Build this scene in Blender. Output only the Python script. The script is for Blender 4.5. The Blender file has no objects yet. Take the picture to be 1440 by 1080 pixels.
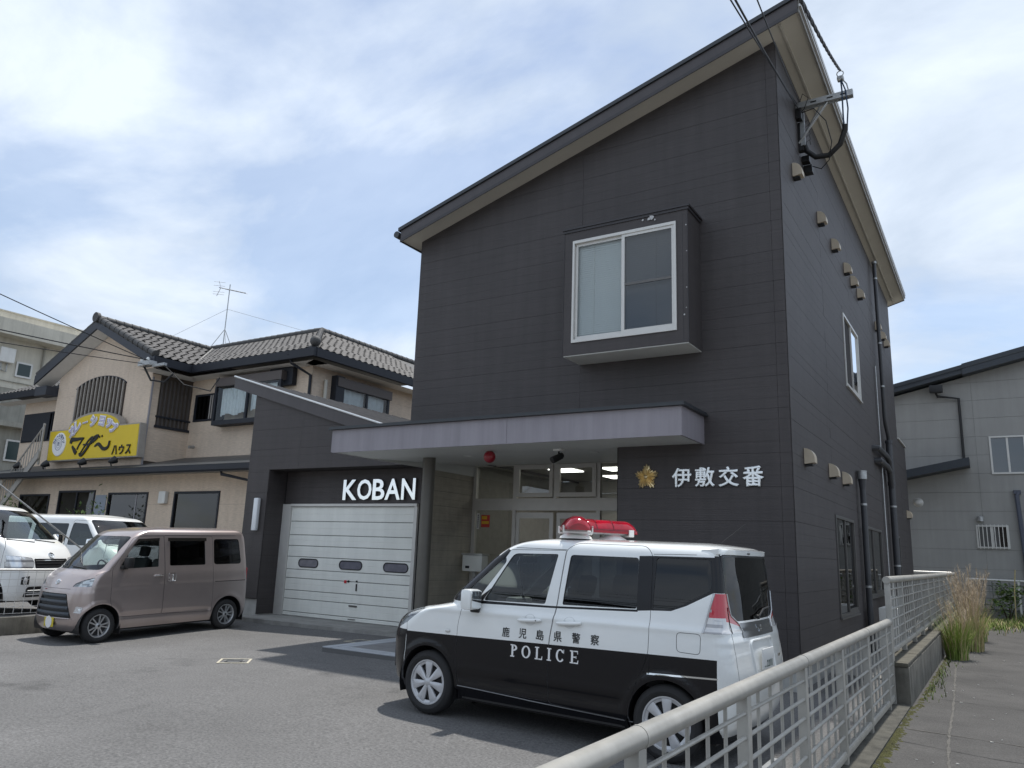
import bpy, bmesh, math, random
import numpy as np
from math import sin, cos, pi, radians, sqrt, atan2
from mathutils import Vector, Matrix, geometry, interpolate
from mathutils.bvhtree import BVHTree
random.seed(7)
SC = bpy.context.scene
COL = SC.collection

# ------------------------------------------------------------------ camera
cam_d = bpy.data.cameras.new('camera')
cam = bpy.data.objects.new('camera', cam_d)
COL.objects.link(cam)
SC.camera = cam
cam_d.sensor_fit = 'HORIZONTAL'
cam_d.sensor_width = 36.0
cam_d.lens = 1080.0 / 1440.0 * 36.0
cam_d.clip_start = 0.05
cam_d.clip_end = 3000
YAW, PIT, ROL = -.563397, .2150128, .0361805
d = Vector((sin(YAW) * cos(PIT), cos(YAW) * cos(PIT), sin(PIT)))
r = Vector((cos(YAW), -sin(YAW), 0))
u = r.cross(d)
r2 = cos(ROL) * r + sin(ROL) * u
u2 = -sin(ROL) * r + cos(ROL) * u
cam.matrix_world = Matrix(((r2.x, u2.x, -d.x, 0), (r2.y, u2.y, -d.y, 0), (r2.z, u2.z, -d.z, 1.6), (0, 0, 0, 1)))

# ------------------------------------------------------------------ world, sun, exposure
W = bpy.data.worlds.new("World")
SC.world = W
W.use_nodes = True
nt = W.node_tree
nt.nodes.clear()
SUN_EL, SUN_AZ = radians(72.5), radians(-1.5)      # the sun stands behind the building (+Y)
out = nt.nodes.new('ShaderNodeOutputWorld')
bg = nt.nodes.new('ShaderNodeBackground')
bg.inputs[1].default_value = 0.12
sky = nt.nodes.new('ShaderNodeTexSky')
sky.sky_type = 'NISHITA'
sky.sun_disc = False
sky.sun_elevation = SUN_EL
sky.sun_rotation = SUN_AZ
sky.air_density = 1.0
sky.dust_density = .9
sky.ozone_density = 1.3
tc = nt.nodes.new('ShaderNodeTexCoord')
# project the view direction onto a cloud deck so that clouds shrink towards the horizon
sep = nt.nodes.new('ShaderNodeSeparateXYZ'); nt.links.new(tc.outputs['Generated'], sep.inputs[0])
zz = nt.nodes.new('ShaderNodeMath'); zz.operation = 'ADD'; zz.inputs[1].default_value = 0.32
zm = nt.nodes.new('ShaderNodeMath'); zm.operation = 'MAXIMUM'; zm.inputs[1].default_value = -0.15
nt.links.new(sep.outputs[2], zm.inputs[0]); nt.links.new(zm.outputs[0], zz.inputs[0])
dx = nt.nodes.new('ShaderNodeMath'); dx.operation = 'DIVIDE'
dy = nt.nodes.new('ShaderNodeMath'); dy.operation = 'DIVIDE'
nt.links.new(sep.outputs[0], dx.inputs[0]); nt.links.new(zz.outputs[0], dx.inputs[1])
nt.links.new(sep.outputs[1], dy.inputs[0]); nt.links.new(zz.outputs[0], dy.inputs[1])
cmb = nt.nodes.new('ShaderNodeCombineXYZ')
nt.links.new(dx.outputs[0], cmb.inputs[0]); nt.links.new(dy.outputs[0], cmb.inputs[1])
def wnoise(scale, detail, rough, dist, off):
    mp = nt.nodes.new('ShaderNodeMapping'); mp.inputs['Location'].default_value = off
    mp.inputs['Scale'].default_value = (1.0, 1.35, 1)
    mp.inputs['Rotation'].default_value = (0, 0, 0.5)
    nt.links.new(cmb.outputs[0], mp.inputs[0])
    n = nt.nodes.new('ShaderNodeTexNoise')
    n.inputs['Scale'].default_value = scale; n.inputs['Detail'].default_value = detail
    n.inputs['Roughness'].default_value = rough; n.inputs['Distortion'].default_value = dist
    nt.links.new(mp.outputs[0], n.inputs['Vector'])
    return n
n1 = wnoise(1.45, 9, .56, .3, (3.1, 1.7, 0))
n2 = wnoise(1.9, 9, .58, .4, (7.3, 2.2, 0))
cov = nt.nodes.new('ShaderNodeValToRGB')
cov.color_ramp.elements[0].position = 0.40
cov.color_ramp.elements[1].position = 0.55
cov.color_ramp.elements[0].color = (.42, .42, .42, 1)
cov.color_ramp.elements[1].color = (1, 1, 1, 1)
nt.links.new(n1.outputs[0], cov.inputs[0])
cc = nt.nodes.new('ShaderNodeValToRGB')
cc.color_ramp.elements[0].position = .36; cc.color_ramp.elements[0].color = (3.9, 4.55, 5.5, 1)
cc.color_ramp.elements[1].position = .62; cc.color_ramp.elements[1].color = (5.55, 6.15, 6.95, 1)
nt.links.new(n2.outputs[0], cc.inputs[0])
mx = nt.nodes.new('ShaderNodeMix'); mx.data_type = 'RGBA'
nt.links.new(cov.outputs[0], mx.inputs[0]); nt.links.new(sky.outputs[0], mx.inputs[6]); nt.links.new(cc.outputs[0], mx.inputs[7])
nt.links.new(mx.outputs[2], bg.inputs[0]); nt.links.new(bg.outputs[0], out.inputs[0])

sd = bpy.data.lights.new('sun', 'SUN')
sd.energy = 3.2; sd.angle = radians(1.2); sd.color = (1.0, .96, .9)
sun = bpy.data.objects.new('sun', sd); COL.objects.link(sun)
sv = Vector((sin(SUN_AZ) * cos(SUN_EL), cos(SUN_AZ) * cos(SUN_EL), sin(SUN_EL)))
sun.rotation_euler = sv.to_track_quat('Z', 'Y').to_euler()
sun.location = (0, 20, 40)
SC.view_settings.view_transform = 'Standard'
SC.view_settings.look = 'None'
SC.view_settings.exposure = 0.45
SC.view_settings.gamma = 1.0
SC.view_settings.use_curve_mapping = False
SC.render.engine = 'CYCLES'
SC.cycles.max_bounces = 8
SC.cycles.transparent_max_bounces = 16

# ------------------------------------------------------------------ materials
MATS = {}
def mat(name, col=(.5, .5, .5), rough=.6, metal=0.0, var=0.0, vscale=6.0, bump=0.0, bscale=60.0, vstretch=(1, 1, 1),
        coat=0.0, spec=.5, streak=0.0, grain=0.0, gscale=(2, 2, 150), spots=0.0, emit=None, rvar=0.0, obj=False):
    if name in MATS: return MATS[name]
    m = bpy.data.materials.new(name); m.use_nodes = True
    t = m.node_tree; N = t.nodes; Lk = t.links.new
    p = N['Principled BSDF']
    p.inputs['Base Color'].default_value = (*col, 1)
    p.inputs['Roughness'].default_value = rough
    p.inputs['Metallic'].default_value = metal
    p.inputs['Specular IOR Level'].default_value = spec
    p.inputs['Coat Weight'].default_value = coat
    p.inputs['Coat Roughness'].default_value = .04
    if emit:
        p.inputs['Emission Color'].default_value = (*emit[:3], 1); p.inputs['Emission Strength'].default_value = emit[3]
    g = N.new('ShaderNodeTexCoord') if obj else N.new('ShaderNodeNewGeometry')
    pos = g.outputs['Object'] if obj else g.outputs['Position']
    cur = None
    def noise(scale, detail=5, vec=None, st=(1, 1, 1)):
        mp = N.new('ShaderNodeMapping'); mp.inputs['Scale'].default_value = st; Lk(vec or pos, mp.inputs[0])
        n = N.new('ShaderNodeTexNoise'); n.inputs['Scale'].default_value = scale; n.inputs['Detail'].default_value = detail
        n.inputs['Roughness'].default_value = .6
        Lk(mp.outputs[0], n.inputs['Vector']); return n.outputs[0]
    def mulby(fac_out, lo, hi, c):
        mr = N.new('ShaderNodeMapRange'); mr.inputs[1].default_value = .3; mr.inputs[2].default_value = .7
        mr.inputs[3].default_value = lo; mr.inputs[4].default_value = hi; Lk(fac_out, mr.inputs[0])
        vm = N.new('ShaderNodeVectorMath'); vm.operation = 'SCALE'
        if c is None: vm.inputs[0].default_value = col
        else: Lk(c, vm.inputs[0])
        Lk(mr.outputs[0], vm.inputs['Scale']); return vm.outputs[0]
    if var: cur = mulby(noise(vscale, 6, None, vstretch), 1 - var, 1 + var, cur)
    if streak: cur = mulby(noise(2.2, 5, None, (3, 3, .22)), 1 - streak, 1 + streak, cur)
    if grain: cur = mulby(noise(1.0, 3, None, gscale), 1 - grain, 1 + grain, cur)
    if spots:
        n = noise(bscale * 1.3, 2)
        mr = N.new('ShaderNodeMapRange'); mr.inputs[1].default_value = .66; mr.inputs[2].default_value = .74
        mr.inputs[3].default_value = 1; mr.inputs[4].default_value = 1 + spots; Lk(n, mr.inputs[0])
        vm = N.new('ShaderNodeVectorMath'); vm.operation = 'SCALE'
        if cur is None: vm.inputs[0].default_value = col
        else: Lk(cur, vm.inputs[0])
        Lk(mr.outputs[0], vm.inputs['Scale']); cur = vm.outputs[0]
    if cur is not None: Lk(cur, p.inputs['Base Color'])
    if rvar:
        n = noise(3.0, 4); mr = N.new('ShaderNodeMapRange'); mr.inputs[1].default_value = .3; mr.inputs[2].default_value = .7
        mr.inputs[3].default_value = max(0, rough - rvar); mr.inputs[4].default_value = min(1, rough + rvar)
        Lk(n, mr.inputs[0]); Lk(mr.outputs[0], p.inputs['Roughness'])
    if bump:
        b = N.new('ShaderNodeBump'); b.inputs['Strength'].default_value = bump; b.inputs['Distance'].default_value = .01
        hgt = noise(bscale, 4)
        if grain:
            a = N.new('ShaderNodeMath'); a.operation = 'ADD'; Lk(hgt, a.inputs[0]); Lk(noise(1.0, 3, None, gscale), a.inputs[1]); hgt = a.outputs[0]
        Lk(hgt, b.inputs['Height']); Lk(b.outputs[0], p.inputs['Normal'])
    MATS[name] = m
    return m

def glassmat(name, tint=(.6, .7, .68), refl=1.0, rough=0.0, wav=0.0):
    """thin pane: what lies behind seen through a tint, sky and street mirrored by the Fresnel law"""
    if name in MATS: return MATS[name]
    m = bpy.data.materials.new(name); m.use_nodes = True
    t = m.node_tree; N = t.nodes; N.clear(); Lk = t.links.new
    o = N.new('ShaderNodeOutputMaterial'); tr = N.new('ShaderNodeBsdfTransparent'); gl = N.new('ShaderNodeBsdfGlossy')
    mxn = N.new('ShaderNodeMixShader'); fr = N.new('ShaderNodeFresnel'); fr.inputs[0].default_value = 1.45
    tr.inputs[0].default_value = (*tint, 1); gl.inputs[0].default_value = (1, 1, 1, 1); gl.inputs[1].default_value = rough
    ma = N.new('ShaderNodeMath'); ma.operation = 'MULTIPLY_ADD'; ma.inputs[1].default_value = 1.5 * refl; ma.inputs[2].default_value = .02 * refl
    ma.use_clamp = True
    Lk(fr.outputs[0], ma.inputs[0]); Lk(ma.outputs[0], mxn.inputs[0]); Lk(tr.outputs[0], mxn.inputs[1]); Lk(gl.outputs[0], mxn.inputs[2])
    if wav:
        g = N.new('ShaderNodeNewGeometry'); n = N.new('ShaderNodeTexNoise'); n.inputs['Scale'].default_value = 1.6
        b = N.new('ShaderNodeBump'); b.inputs['Strength'].default_value = wav; b.inputs['Distance'].default_value = .05
        Lk(g.outputs['Position'], n.inputs['Vector']); Lk(n.outputs[0], b.inputs['Height']); Lk(b.outputs[0], gl.inputs['Normal'])
    Lk(mxn.outputs[0], o.inputs[0]); MATS[name] = m
    return m

M_SID = mat('charcoal_siding', (.056, .049, .049), .60, var=.08, vscale=1.1, streak=.11, grain=.13, gscale=(1.2, 1.2, 130), bump=.25, bscale=45)
M_SIDBACK = mat('siding_joint', (.034, .030, .030), .9)
M_TRIM = mat('charcoal_trim', (.040, .037, .040), .5, var=.08, streak=.08)
M_FASCIA = mat('umber_fascia', (.062, .054, .056), .45, var=.06, streak=.08)
M_ROOFM = mat('dark_roof_metal', (.035, .040, .045), .4, var=.1)
M_SOFF = mat('greige_soffit', (.56, .53, .46), .75, var=.05, vscale=1.5)
M_SOFFC = mat('pale_canopy_soffit', (.66, .67, .64), .45, var=.04, vscale=1.2)
M_LILAC = mat('lilac_grey_panel', (.27, .25, .275), .42, var=.05, vscale=1.8, streak=.12)
M_ALU = mat('aluminium', (.50, .50, .48), .38, metal=.55, var=.05)
M_ALUD = mat('bronze_aluminium', (.13, .125, .12), .4, metal=.4, var=.05)
M_WFRAME = mat('silver_frame', (.62, .61, .58), .4, metal=.2, var=.04)
M_WHITE = mat('white_paint', (.74, .74, .71), .45, var=.05, vscale=3, streak=.05)
M_SHUT = mat('shutter_white', (.80, .81, .76), .42, var=.05, vscale=2, streak=.04)
M_DARK = mat('dark_interior', (.018, .018, .018), .9)
M_BLACK = mat('black_plastic', (.013, .013, .014), .5)
M_RUBBER = mat('rubber', (.022, .022, .023), .82, bump=.3, bscale=120)
M_CONC = mat('concrete', (.27, .265, .25), .88, var=.18, vscale=3, bump=.35, bscale=70, streak=.12)
M_CONCD = mat('stained_concrete', (.125, .118, .10), .9, var=.35, vscale=4, bump=.5, bscale=60, streak=.4)
M_FENCE = mat('grey_fence_paint', (.36, .35, .32), .38, metal=.15, var=.09, vscale=9, streak=.10, rvar=.1)
M_VENT = mat('beige_vent_hood', (.55, .47, .36), .5, var=.06)
M_PIPE = mat('charcoal_pipe', (.05, .052, .058), .38, var=.08, streak=.1)
M_STEEL = mat('galvanised_steel', (.42, .43, .43), .45, metal=.7, var=.15, vscale=20)
M_CHROME = mat('polished_steel', (.78, .80, .80), .07, metal=1.0)
M_GOLD = mat('gold', (.82, .66, .38), .34, metal=.9, var=.1, vscale=30)
M_BEIGE = mat('beige_cladding', (.64, .525, .415), .8, var=.05, vscale=1.2, streak=.05, grain=.13, gscale=(6, 6, 55), bump=.3, bscale=80)
M_BEIGEBACK = mat('beige_joint', (.09, .07, .055), .9)
M_NAVY = mat('blue_black_metal', (.014, .017, .025), .62, var=.1)
M_TILE = mat('weathered_roof_tile', (.085, .080, .076), .7, var=.30, vscale=5, bump=.4, bscale=60)
M_TILED = mat('ridge_tile', (.075, .074, .073), .7, var=.3, vscale=6)
M_GREY = mat('grey_house_cladding', (.32, .315, .30), .75, var=.05, vscale=1.2, streak=.05, bump=.15, bscale=60)
M_GREYBACK = mat('grey_joint', (.20, .20, .195), .9)
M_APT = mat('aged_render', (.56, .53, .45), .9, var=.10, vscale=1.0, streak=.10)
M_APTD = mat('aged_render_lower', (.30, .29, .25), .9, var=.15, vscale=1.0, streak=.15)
M_YEL = mat('yellow_sign_face', (.72, .52, .012), .45, var=.03, vscale=2)
M_CURT = mat('white_curtain', (.80, .84, .86), .9, var=.08, vscale=8)
M_BLIND = mat('window_blind', (.86, .88, .88), .6)
M_WIRE = mat('cable_black', (.012, .013, .016), .6)
M_WIREB = mat('cable_blue', (.02, .045, .09), .5)
M_RED = mat('red_lamp', (.30, .008, .02), .3, coat=.5)
M_PRINTR = mat('red_print', (.55, .02, .03), .6)
M_PRINTW = mat('white_print', (.78, .78, .78), .6)
M_PRINTK = mat('black_print', (.01, .01, .01), .6)
G_WIN = glassmat('window_glass', (.66, .70, .70), 1.4, wav=.03)
G_DARK = glassmat('dark_window_glass', (.10, .11, .12), .55, wav=.04)
G_BLUE = glassmat('reflective_window_glass', (.10, .12, .15), 3.2, wav=.03)
G_CAR = glassmat('car_glass', (.80, .88, .84), .75)
G_CARD = glassmat('privacy_glass', (.13, .14, .16), .6)

# ------------------------------------------------------------------ mesh helpers
def tagobj(o, label=None, cat=None, group=None, kind=None):
    if label: o['label'] = label
    if cat: o['category'] = cat
    if group: o['group'] = group
    if kind: o['kind'] = kind
    return o

def thing(name, label, cat, loc=(0, 0, 0), group=None):
    o = bpy.data.objects.new(name, None); COL.objects.link(o); o.location = loc
    o.empty_display_size = .2
    return tagobj(o, label, cat, group)

def wloc(o):
    v = Vector((0, 0, 0))
    while o is not None: v += o.location; o = o.parent
    return v

def newobj(name, me, parent=None, loc=None):
    o = bpy.data.objects.new(name, me); COL.objects.link(o)
    if parent is not None: o.parent = parent
    if loc is not None: o.location = loc
    return o

class MB:
    def __init__(s): s.v = []; s.f = []; s.m = []; s.sm = []
    def add(s, vs, fs, mi=0, smooth=False):
        b = len(s.v); s.v += [tuple(v) for v in vs]
        for f in fs: s.f.append([i + b for i in f]); s.m.append(mi); s.sm.append(smooth)
        return s
    def box(s, x0, x1, y0, y1, z0, z1, mi=0):
        x0, x1 = min(x0, x1), max(x0, x1); y0, y1 = min(y0, y1), max(y0, y1); z0, z1 = min(z0, z1), max(z0, z1)
        return s.add([(x0, y0, z0), (x1, y0, z0), (x1, y1, z0), (x0, y1, z0), (x0, y0, z1), (x1, y0, z1), (x1, y1, z1), (x0, y1, z1)],
                     [(0, 3, 2, 1), (4, 5, 6, 7), (0, 1, 5, 4), (1, 2, 6, 5), (2, 3, 7, 6), (3, 0, 4, 7)], mi)
    def bbox(s, x0, x1, y0, y1, z0, z1, r=.01, mi=0):
        """box with chamfered edges"""
        x0, x1 = min(x0, x1), max(x0, x1); y0, y1 = min(y0, y1), max(y0, y1); z0, z1 = min(z0, z1), max(z0, z1)
        r = min(r, (x1 - x0) / 2.01, (y1 - y0) / 2.01, (z1 - z0) / 2.01)
        bm = bmesh.new(); bmesh.ops.create_cube(bm, size=1)
        for v in bm.verts: v.co = ((x0 + x1) / 2 + v.co.x * (x1 - x0), (y0 + y1) / 2 + v.co.y * (y1 - y0), (z0 + z1) / 2 + v.co.z * (z1 - z0))
        bmesh.ops.bevel(bm, geom=bm.edges[:], offset=r, segments=2, profile=.6, affect='EDGES')
        bm.verts.index_update()
        s.add([v.co[:] for v in bm.verts], [[v.index for v in f.verts] for f in bm.faces], mi, True); bm.free(); return s
    def prism(s, poly, vec, mi=0):
        """poly: 3D points in a plane, extruded by vec"""
        n = len(poly); vec = Vector(vec); a = [Vector(p) for p in poly]; b = [p + vec for p in a]
        nn = Vector((0, 0, 0))
        for i in range(n): nn += a[i].cross(a[(i + 1) % n])
        fs = [tuple(range(n)), tuple(range(2 * n - 1, n - 1, -1))] + [(i, i + n, (i + 1) % n + n, (i + 1) % n) for i in range(n)]
        if nn.dot(vec) > 0: fs = [tuple(reversed(f)) for f in fs]
        return s.add(a + b, fs, mi)
    def tube(s, pts, r, n=8, mi=0, cap=True, closed=False):
        pts = [Vector(p) for p in pts]; rs = r if isinstance(r, (list, tuple)) else [r] * len(pts)
        rings = []; prev = None
        for i, p in enumerate(pts):
            if closed: t = (pts[(i + 1) % len(pts)] - pts[i - 1])
            else: t = (pts[min(i + 1, len(pts) - 1)] - pts[max(i - 1, 0)])
            t.normalize()
            if prev is None:
                a = t.cross(Vector((0, 0, 1)));
                if a.length < .05: a = t.cross(Vector((1, 0, 0)))
            else: a = prev - t * prev.dot(t)
            a.normalize(); prev = a; b = t.cross(a)
            rings.append([p + a * (rs[i] * cos(2 * pi * k / n)) + b * (rs[i] * sin(2 * pi * k / n)) for k in range(n)])
        vs = [v for q in rings for v in q]; fs = []
        m = len(pts)
        for i in range(m if closed else m - 1):
            j = (i + 1) % m
            for k in range(n): fs.append((i * n + k, i * n + (k + 1) % n, j * n + (k + 1) % n, j * n + k))
        s.add(vs, fs, mi, True)
        if cap and not closed:
            s.add(rings[0], [tuple(range(n - 1, -1, -1))], mi); s.add(rings[-1], [tuple(range(n))], mi)
        return s
    def lathe(s, prof, c=(0, 0, 0), axis='z', n=24, mi=0, smooth=True, a0=0, a1=2 * pi):
        """prof: (radius, height) pairs"""
        vs = []; full = abs(a1 - a0 - 2 * pi) < 1e-6; cnt = n if full else n + 1
        for rr, h in prof:
            for k in range(cnt):
                a = a0 + (a1 - a0) * k / n; x, y = rr * cos(a), rr * sin(a)
                p = {'z': (x, y, h), 'y': (x, h, y), 'x': (h, x, y)}[axis]
                vs.append((p[0] + c[0], p[1] + c[1], p[2] + c[2]))
        fs = []
        for i in range(len(prof) - 1):
            for k in range(n):
                k2 = (k + 1) % cnt
                f = (i * cnt + k, i * cnt + k2, (i + 1) * cnt + k2, (i + 1) * cnt + k)
                fs.append(f if axis != 'y' else tuple(reversed(f)))
        return s.add(vs, fs, mi, smooth)
    def build(s, name, mats, parent=None, local=False, smooth_angle=None):
        me = bpy.data.meshes.new(name)
        off = Vector((0, 0, 0)) if (local or parent is None) else wloc(parent)
        me.from_pydata([(v[0] - off.x, v[1] - off.y, v[2] - off.z) for v in s.v], [], s.f)
        for m in (mats if isinstance(mats, (list, tuple)) else [mats]): me.materials.append(m)
        me.polygons.foreach_set('material_index', s.m); me.polygons.foreach_set('use_smooth', s.sm)
        me.update()
        if any(s.sm): me.set_sharp_from_angle(angle=smooth_angle or radians(38))
        return newobj(name, me, parent)

def shared(name, me, parent, loc, rot=None, scale=None):
    o = newobj(name, me, parent)
    o.location = Vector(loc) - wloc(parent) if parent is not None else loc
    if rot: o.rotation_euler = rot
    if scale: o.scale = scale
    return o

def copy_tree(o, parent=None):
    c = o.copy(); COL.objects.link(c)
    if parent is not None: c.parent = parent
    for ch in list(o.children): copy_tree(ch, c)
    return c

def clip_poly(poly, outline):
    """Sutherland-Hodgman, outline convex CCW (2D)"""
    res = poly
    n = len(outline)
    for i in range(n):
        a, b = outline[i], outline[(i + 1) % n]
        inp = res; res = []
        if not inp: return []
        sd_ = lambda p: (b[0] - a[0]) * (p[1] - a[1]) - (b[1] - a[1]) * (p[0] - a[0])
        for j in range(len(inp)):
            p, q = inp[j], inp[(j + 1) % len(inp)]; sp, sq = sd_(p), sd_(q)
            if sp >= 0: res.append(p)
            if (sp > 0 and sq < 0) or (sp < 0 and sq > 0):
                t = sp / (sp - sq); res.append((p[0] + t * (q[0] - p[0]), p[1] + t * (q[1] - p[1])))
    return res

def boards(parent, O, U, Nn, outline, openings, h, z0, joints, m, name='siding_board', proud=.010, strips=3, gap=.0034, sgap=.0012, maxn=300):
    """cladding boards, one object each, on the plane through O (a along U, height = world z), normal Nn"""
    U = Vector(U); Nn = Vector(Nn); O = Vector(O)
    amin, amax = min(p[0] for p in outline), max(p[0] for p in outline)
    zmax = max(p[1] for p in outline)
    js = [amin] + sorted(j for j in joints if amin < j < amax) + [amax]
    k = 0; z = z0; cnt = 0
    while z < zmax - .01:
        for ji in range(len(js) - 1):
            mb = MB()
            for si in range(strips):
                za = z + h * si / strips + (gap / 2 if si == 0 else sgap / 2); zb = z + h * (si + 1) / strips - (gap / 2 if si == strips - 1 else sgap / 2)
                rects = [(js[ji] + gap / 2, js[ji + 1] - gap / 2, za, zb)]
                for (oa, ob, oc, od) in openings:
                    nr = []
                    for (a, b, c, d_) in rects:
                        if b <= oa or a >= ob or d_ <= oc or c >= od: nr.append((a, b, c, d_)); continue
                        if a < oa: nr.append((a, oa, c, d_))
                        if b > ob: nr.append((ob, b, c, d_))
                        if c < oc: nr.append((max(a, oa), min(b, ob), c, oc))
                        if d_ > od: nr.append((max(a, oa), min(b, ob), od, d_))
                    rects = nr
                for (a, b, c, d_) in rects:
                    pl = clip_poly([(a, c), (b, c), (b, d_), (a, d_)], outline)
                    if len(pl) < 3: continue
                    pr = proud + random.uniform(-.0012, .0012)
                    mb.prism([O + U * p[0] + Vector((0, 0, p[1])) + Nn * pr for p in pl], -Nn * (pr - .001))
            if mb.v:
                mb.build(name, m, parent); cnt += 1
        z += h; k += 1
    return cnt

def gz(x, y):
    xs = [-16, -13.3, -9, -4.9, -2.3, 0]; ys = [-40, 0, 3, 7.4, 10.2, 12.5]
    T = [[-.16, -.14, -.13, -.11, -.03, .03], [-.15, -.14, -.13, -.105, -.02, .04], [-.12, -.09, -.06, -.02, .02, .055],
         [-.10, -.04, -.01, .03, .03, .05], [-.10, -.06, -.03, .0, .0, .01], [-.10, -.07, -.04, -.01, 0, 0]]
    def fi(v, a):
        v = min(max(v, a[0]), a[-1])
        for i in range(len(a) - 1):
            if v <= a[i + 1]: return i, (v - a[i]) / (a[i + 1] - a[i])
    i, s = fi(x, xs); j, t = fi(y, ys)
    s = s * s * (3 - 2 * s); t = t if j == 0 else t * t * (3 - 2 * t)
    return (T[i][j] * (1 - s) + T[i + 1][j] * s) * (1 - t) + (T[i][j + 1] * (1 - s) + T[i + 1][j + 1] * s) * t

def rounded(pts, r, n=4):
    """2D polygon with rounded corners; r number or list"""
    res = []; m = len(pts)
    for i in range(m):
        p0, p, p1 = Vector(pts[i - 1]), Vector(pts[i]), Vector(pts[(i + 1) % m])
        rr = r[i] if isinstance(r, (list, tuple)) else r
        if rr <= 0: res.append(tuple(p)); continue
        a = (p0 - p); b = (p1 - p); l = min(rr, a.length * .49, b.length * .49)
        A = p + a.normalized() * l; B = p + b.normalized() * l
        for k in range(n + 1):
            t = k / n; q = A * (1 - t) ** 2 + p * (2 * t * (1 - t)) + B * t * t; res.append((q.x, q.y))
    return res

def text_mesh(name, body, size, depth, m, parent, M, bold=0.0, center=False, xs=1.0, fit=None, offs=0.0):
    """flat lettering turned to mesh; M places it (text x -> col0, y -> col1, out -> col2)"""
    c = bpy.data.curves.new(name, 'FONT'); c.body = body; c.size = size; c.extrude = .01; c.bevel_depth = bold; c.offset = offs; c.bevel_resolution = 0; c.resolution_u = 3
    if center: c.align_x = 'CENTER'; c.align_y = 'CENTER'
    o = bpy.data.objects.new(name, c); COL.objects.link(o)
    dg = bpy.context.evaluated_depsgraph_get(); dg.update()
    me = bpy.data.meshes.new_from_object(o.evaluated_get(dg)); me.name = name
    bpy.data.objects.remove(o); bpy.data.curves.remove(c)
    n = len(me.vertices); co = np.empty(n * 3); me.vertices.foreach_get('co', co); co = co.reshape(-1, 3)
    co[:, 0] *= xs; za_ = np.abs(co[:, 2]); zh = za_.max(); zr_ = max(1e-6, zh - za_.min()); co[:, 2] = np.sign(co[:, 2]) * (.78 + .22 * (za_ - za_.min()) / zr_) * depth / 2 if bold else np.sign(co[:, 2]) * depth / 2
    if fit:   # (width, height): scale glyph to a box with its lower left at the origin
        mn = co.min(0); mxx = co.max(0); co[:, :2] -= mn[:2]
        co[:, 0] *= fit[0] / (mxx[0] - mn[0]); co[:, 1] *= fit[1] / (mxx[1] - mn[1])
        if center: co[:, 0] -= fit[0] / 2; co[:, 1] -= fit[1] / 2
    me.vertices.foreach_set('co', co.ravel())
    me.transform(M)
    me.materials.clear(); me.materials.append(m); me.update()
    return newobj(name, me, parent)

def frameM(o, ux, uy, uz):
    ux, uy, uz = Vector(ux), Vector(uy), Vector(uz)
    return Matrix(((ux.x, uy.x, uz.x, o[0]), (ux.y, uy.y, uz.y, o[1]), (ux.z, uy.z, uz.z, o[2]), (0, 0, 0, 1)))
# ------------------------------------------------------------------ ground
M_ASPH = mat('asphalt', (.140, .138, .136), .88, var=.10, vscale=.6, bump=1.0, bscale=75, spots=1.3, rvar=.06, grain=.38, gscale=(42, 42, 42))
M_ASPHO = mat('old_asphalt', (.070, .067, .064), .9, var=.24, vscale=1.3, bump=.8, bscale=90, spots=.6, grain=.25, gscale=(50, 50, 50))
M_SOIL = mat('bare_ground', (.15, .14, .12), .95, var=.3, vscale=2, bump=.6, bscale=60)
M_LINE = mat('worn_pale_paint', (.50, .46, .36), .7, var=.2, vscale=25)

def sheet(name, x0, x1, y0, y1, nx, ny, zf, m, label=None):
    vs = [(x0 + (x1 - x0) * i / nx, y0 + (y1 - y0) * j / ny) for j in range(ny + 1) for i in range(nx + 1)]
    vs = [(x, y, zf(x, y)) for x, y in vs]
    fs = [(j * (nx + 1) + i, j * (nx + 1) + i + 1, (j + 1) * (nx + 1) + i + 1, (j + 1) * (nx + 1) + i) for j in range(ny) for i in range(nx)]
    me = bpy.data.meshes.new(name); me.from_pydata(vs, [], fs); me.materials.append(m)
    me.polygons.foreach_set('use_smooth', [True] * len(fs)); me.update()
    return tagobj(newobj(name, me), kind='structure')
def stain(m, dark=.62, sc=.9, lo=.60, hi=.72):
    t = m.node_tree; N = t.nodes; Lk = t.links.new; p = N['Principled BSDF']; src = p.inputs['Base Color'].links[0].from_socket
    g = N.new('ShaderNodeNewGeometry'); cur = src
    for (s_, a, b, f, st) in ((sc, lo, hi, dark, (1, 1, 1)), (5.5, .66, .74, .70, (1, 1, 1)), (.35, .42, .66, .84, (1, 1, 1)), (1.1, .60, .68, .86, (.25, 2.6, 1))):
        mp = N.new('ShaderNodeMapping'); mp.inputs['Scale'].default_value = st; mp.inputs['Rotation'].default_value = (0, 0, .5 if st[0] < 1 else 0); Lk(g.outputs['Position'], mp.inputs[0])
        n = N.new('ShaderNodeTexNoise'); n.inputs['Scale'].default_value = s_; n.inputs['Detail'].default_value = 6; n.inputs['Roughness'].default_value = .62; Lk(mp.outputs[0], n.inputs['Vector'])
        r_ = N.new('ShaderNodeMapRange'); r_.inputs[1].default_value = a; r_.inputs[2].default_value = b; r_.inputs[3].default_value = 1; r_.inputs[4].default_value = f; Lk(n.outputs[0], r_.inputs[0])
        v = N.new('ShaderNodeVectorMath'); v.operation = 'SCALE'; Lk(cur, v.inputs[0]); Lk(r_.outputs[0], v.inputs['Scale']); cur = v.outputs[0]
    Lk(cur, p.inputs['Base Color'])
stain(M_ASPH); stain(M_ASPHO, .7, 1.3)
sheet('ground', -600, 600, -400, 800, 24, 24, lambda x, y: -.25, M_SOIL)
sheet('parking_lot', -14.62, -1.29, -14, 12.6, 60, 110, gz, M_ASPH)
sheet('restaurant_lot', -48, -14.72, -14, 19, 12, 12, lambda x, y: .15, M_ASPH)
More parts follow.
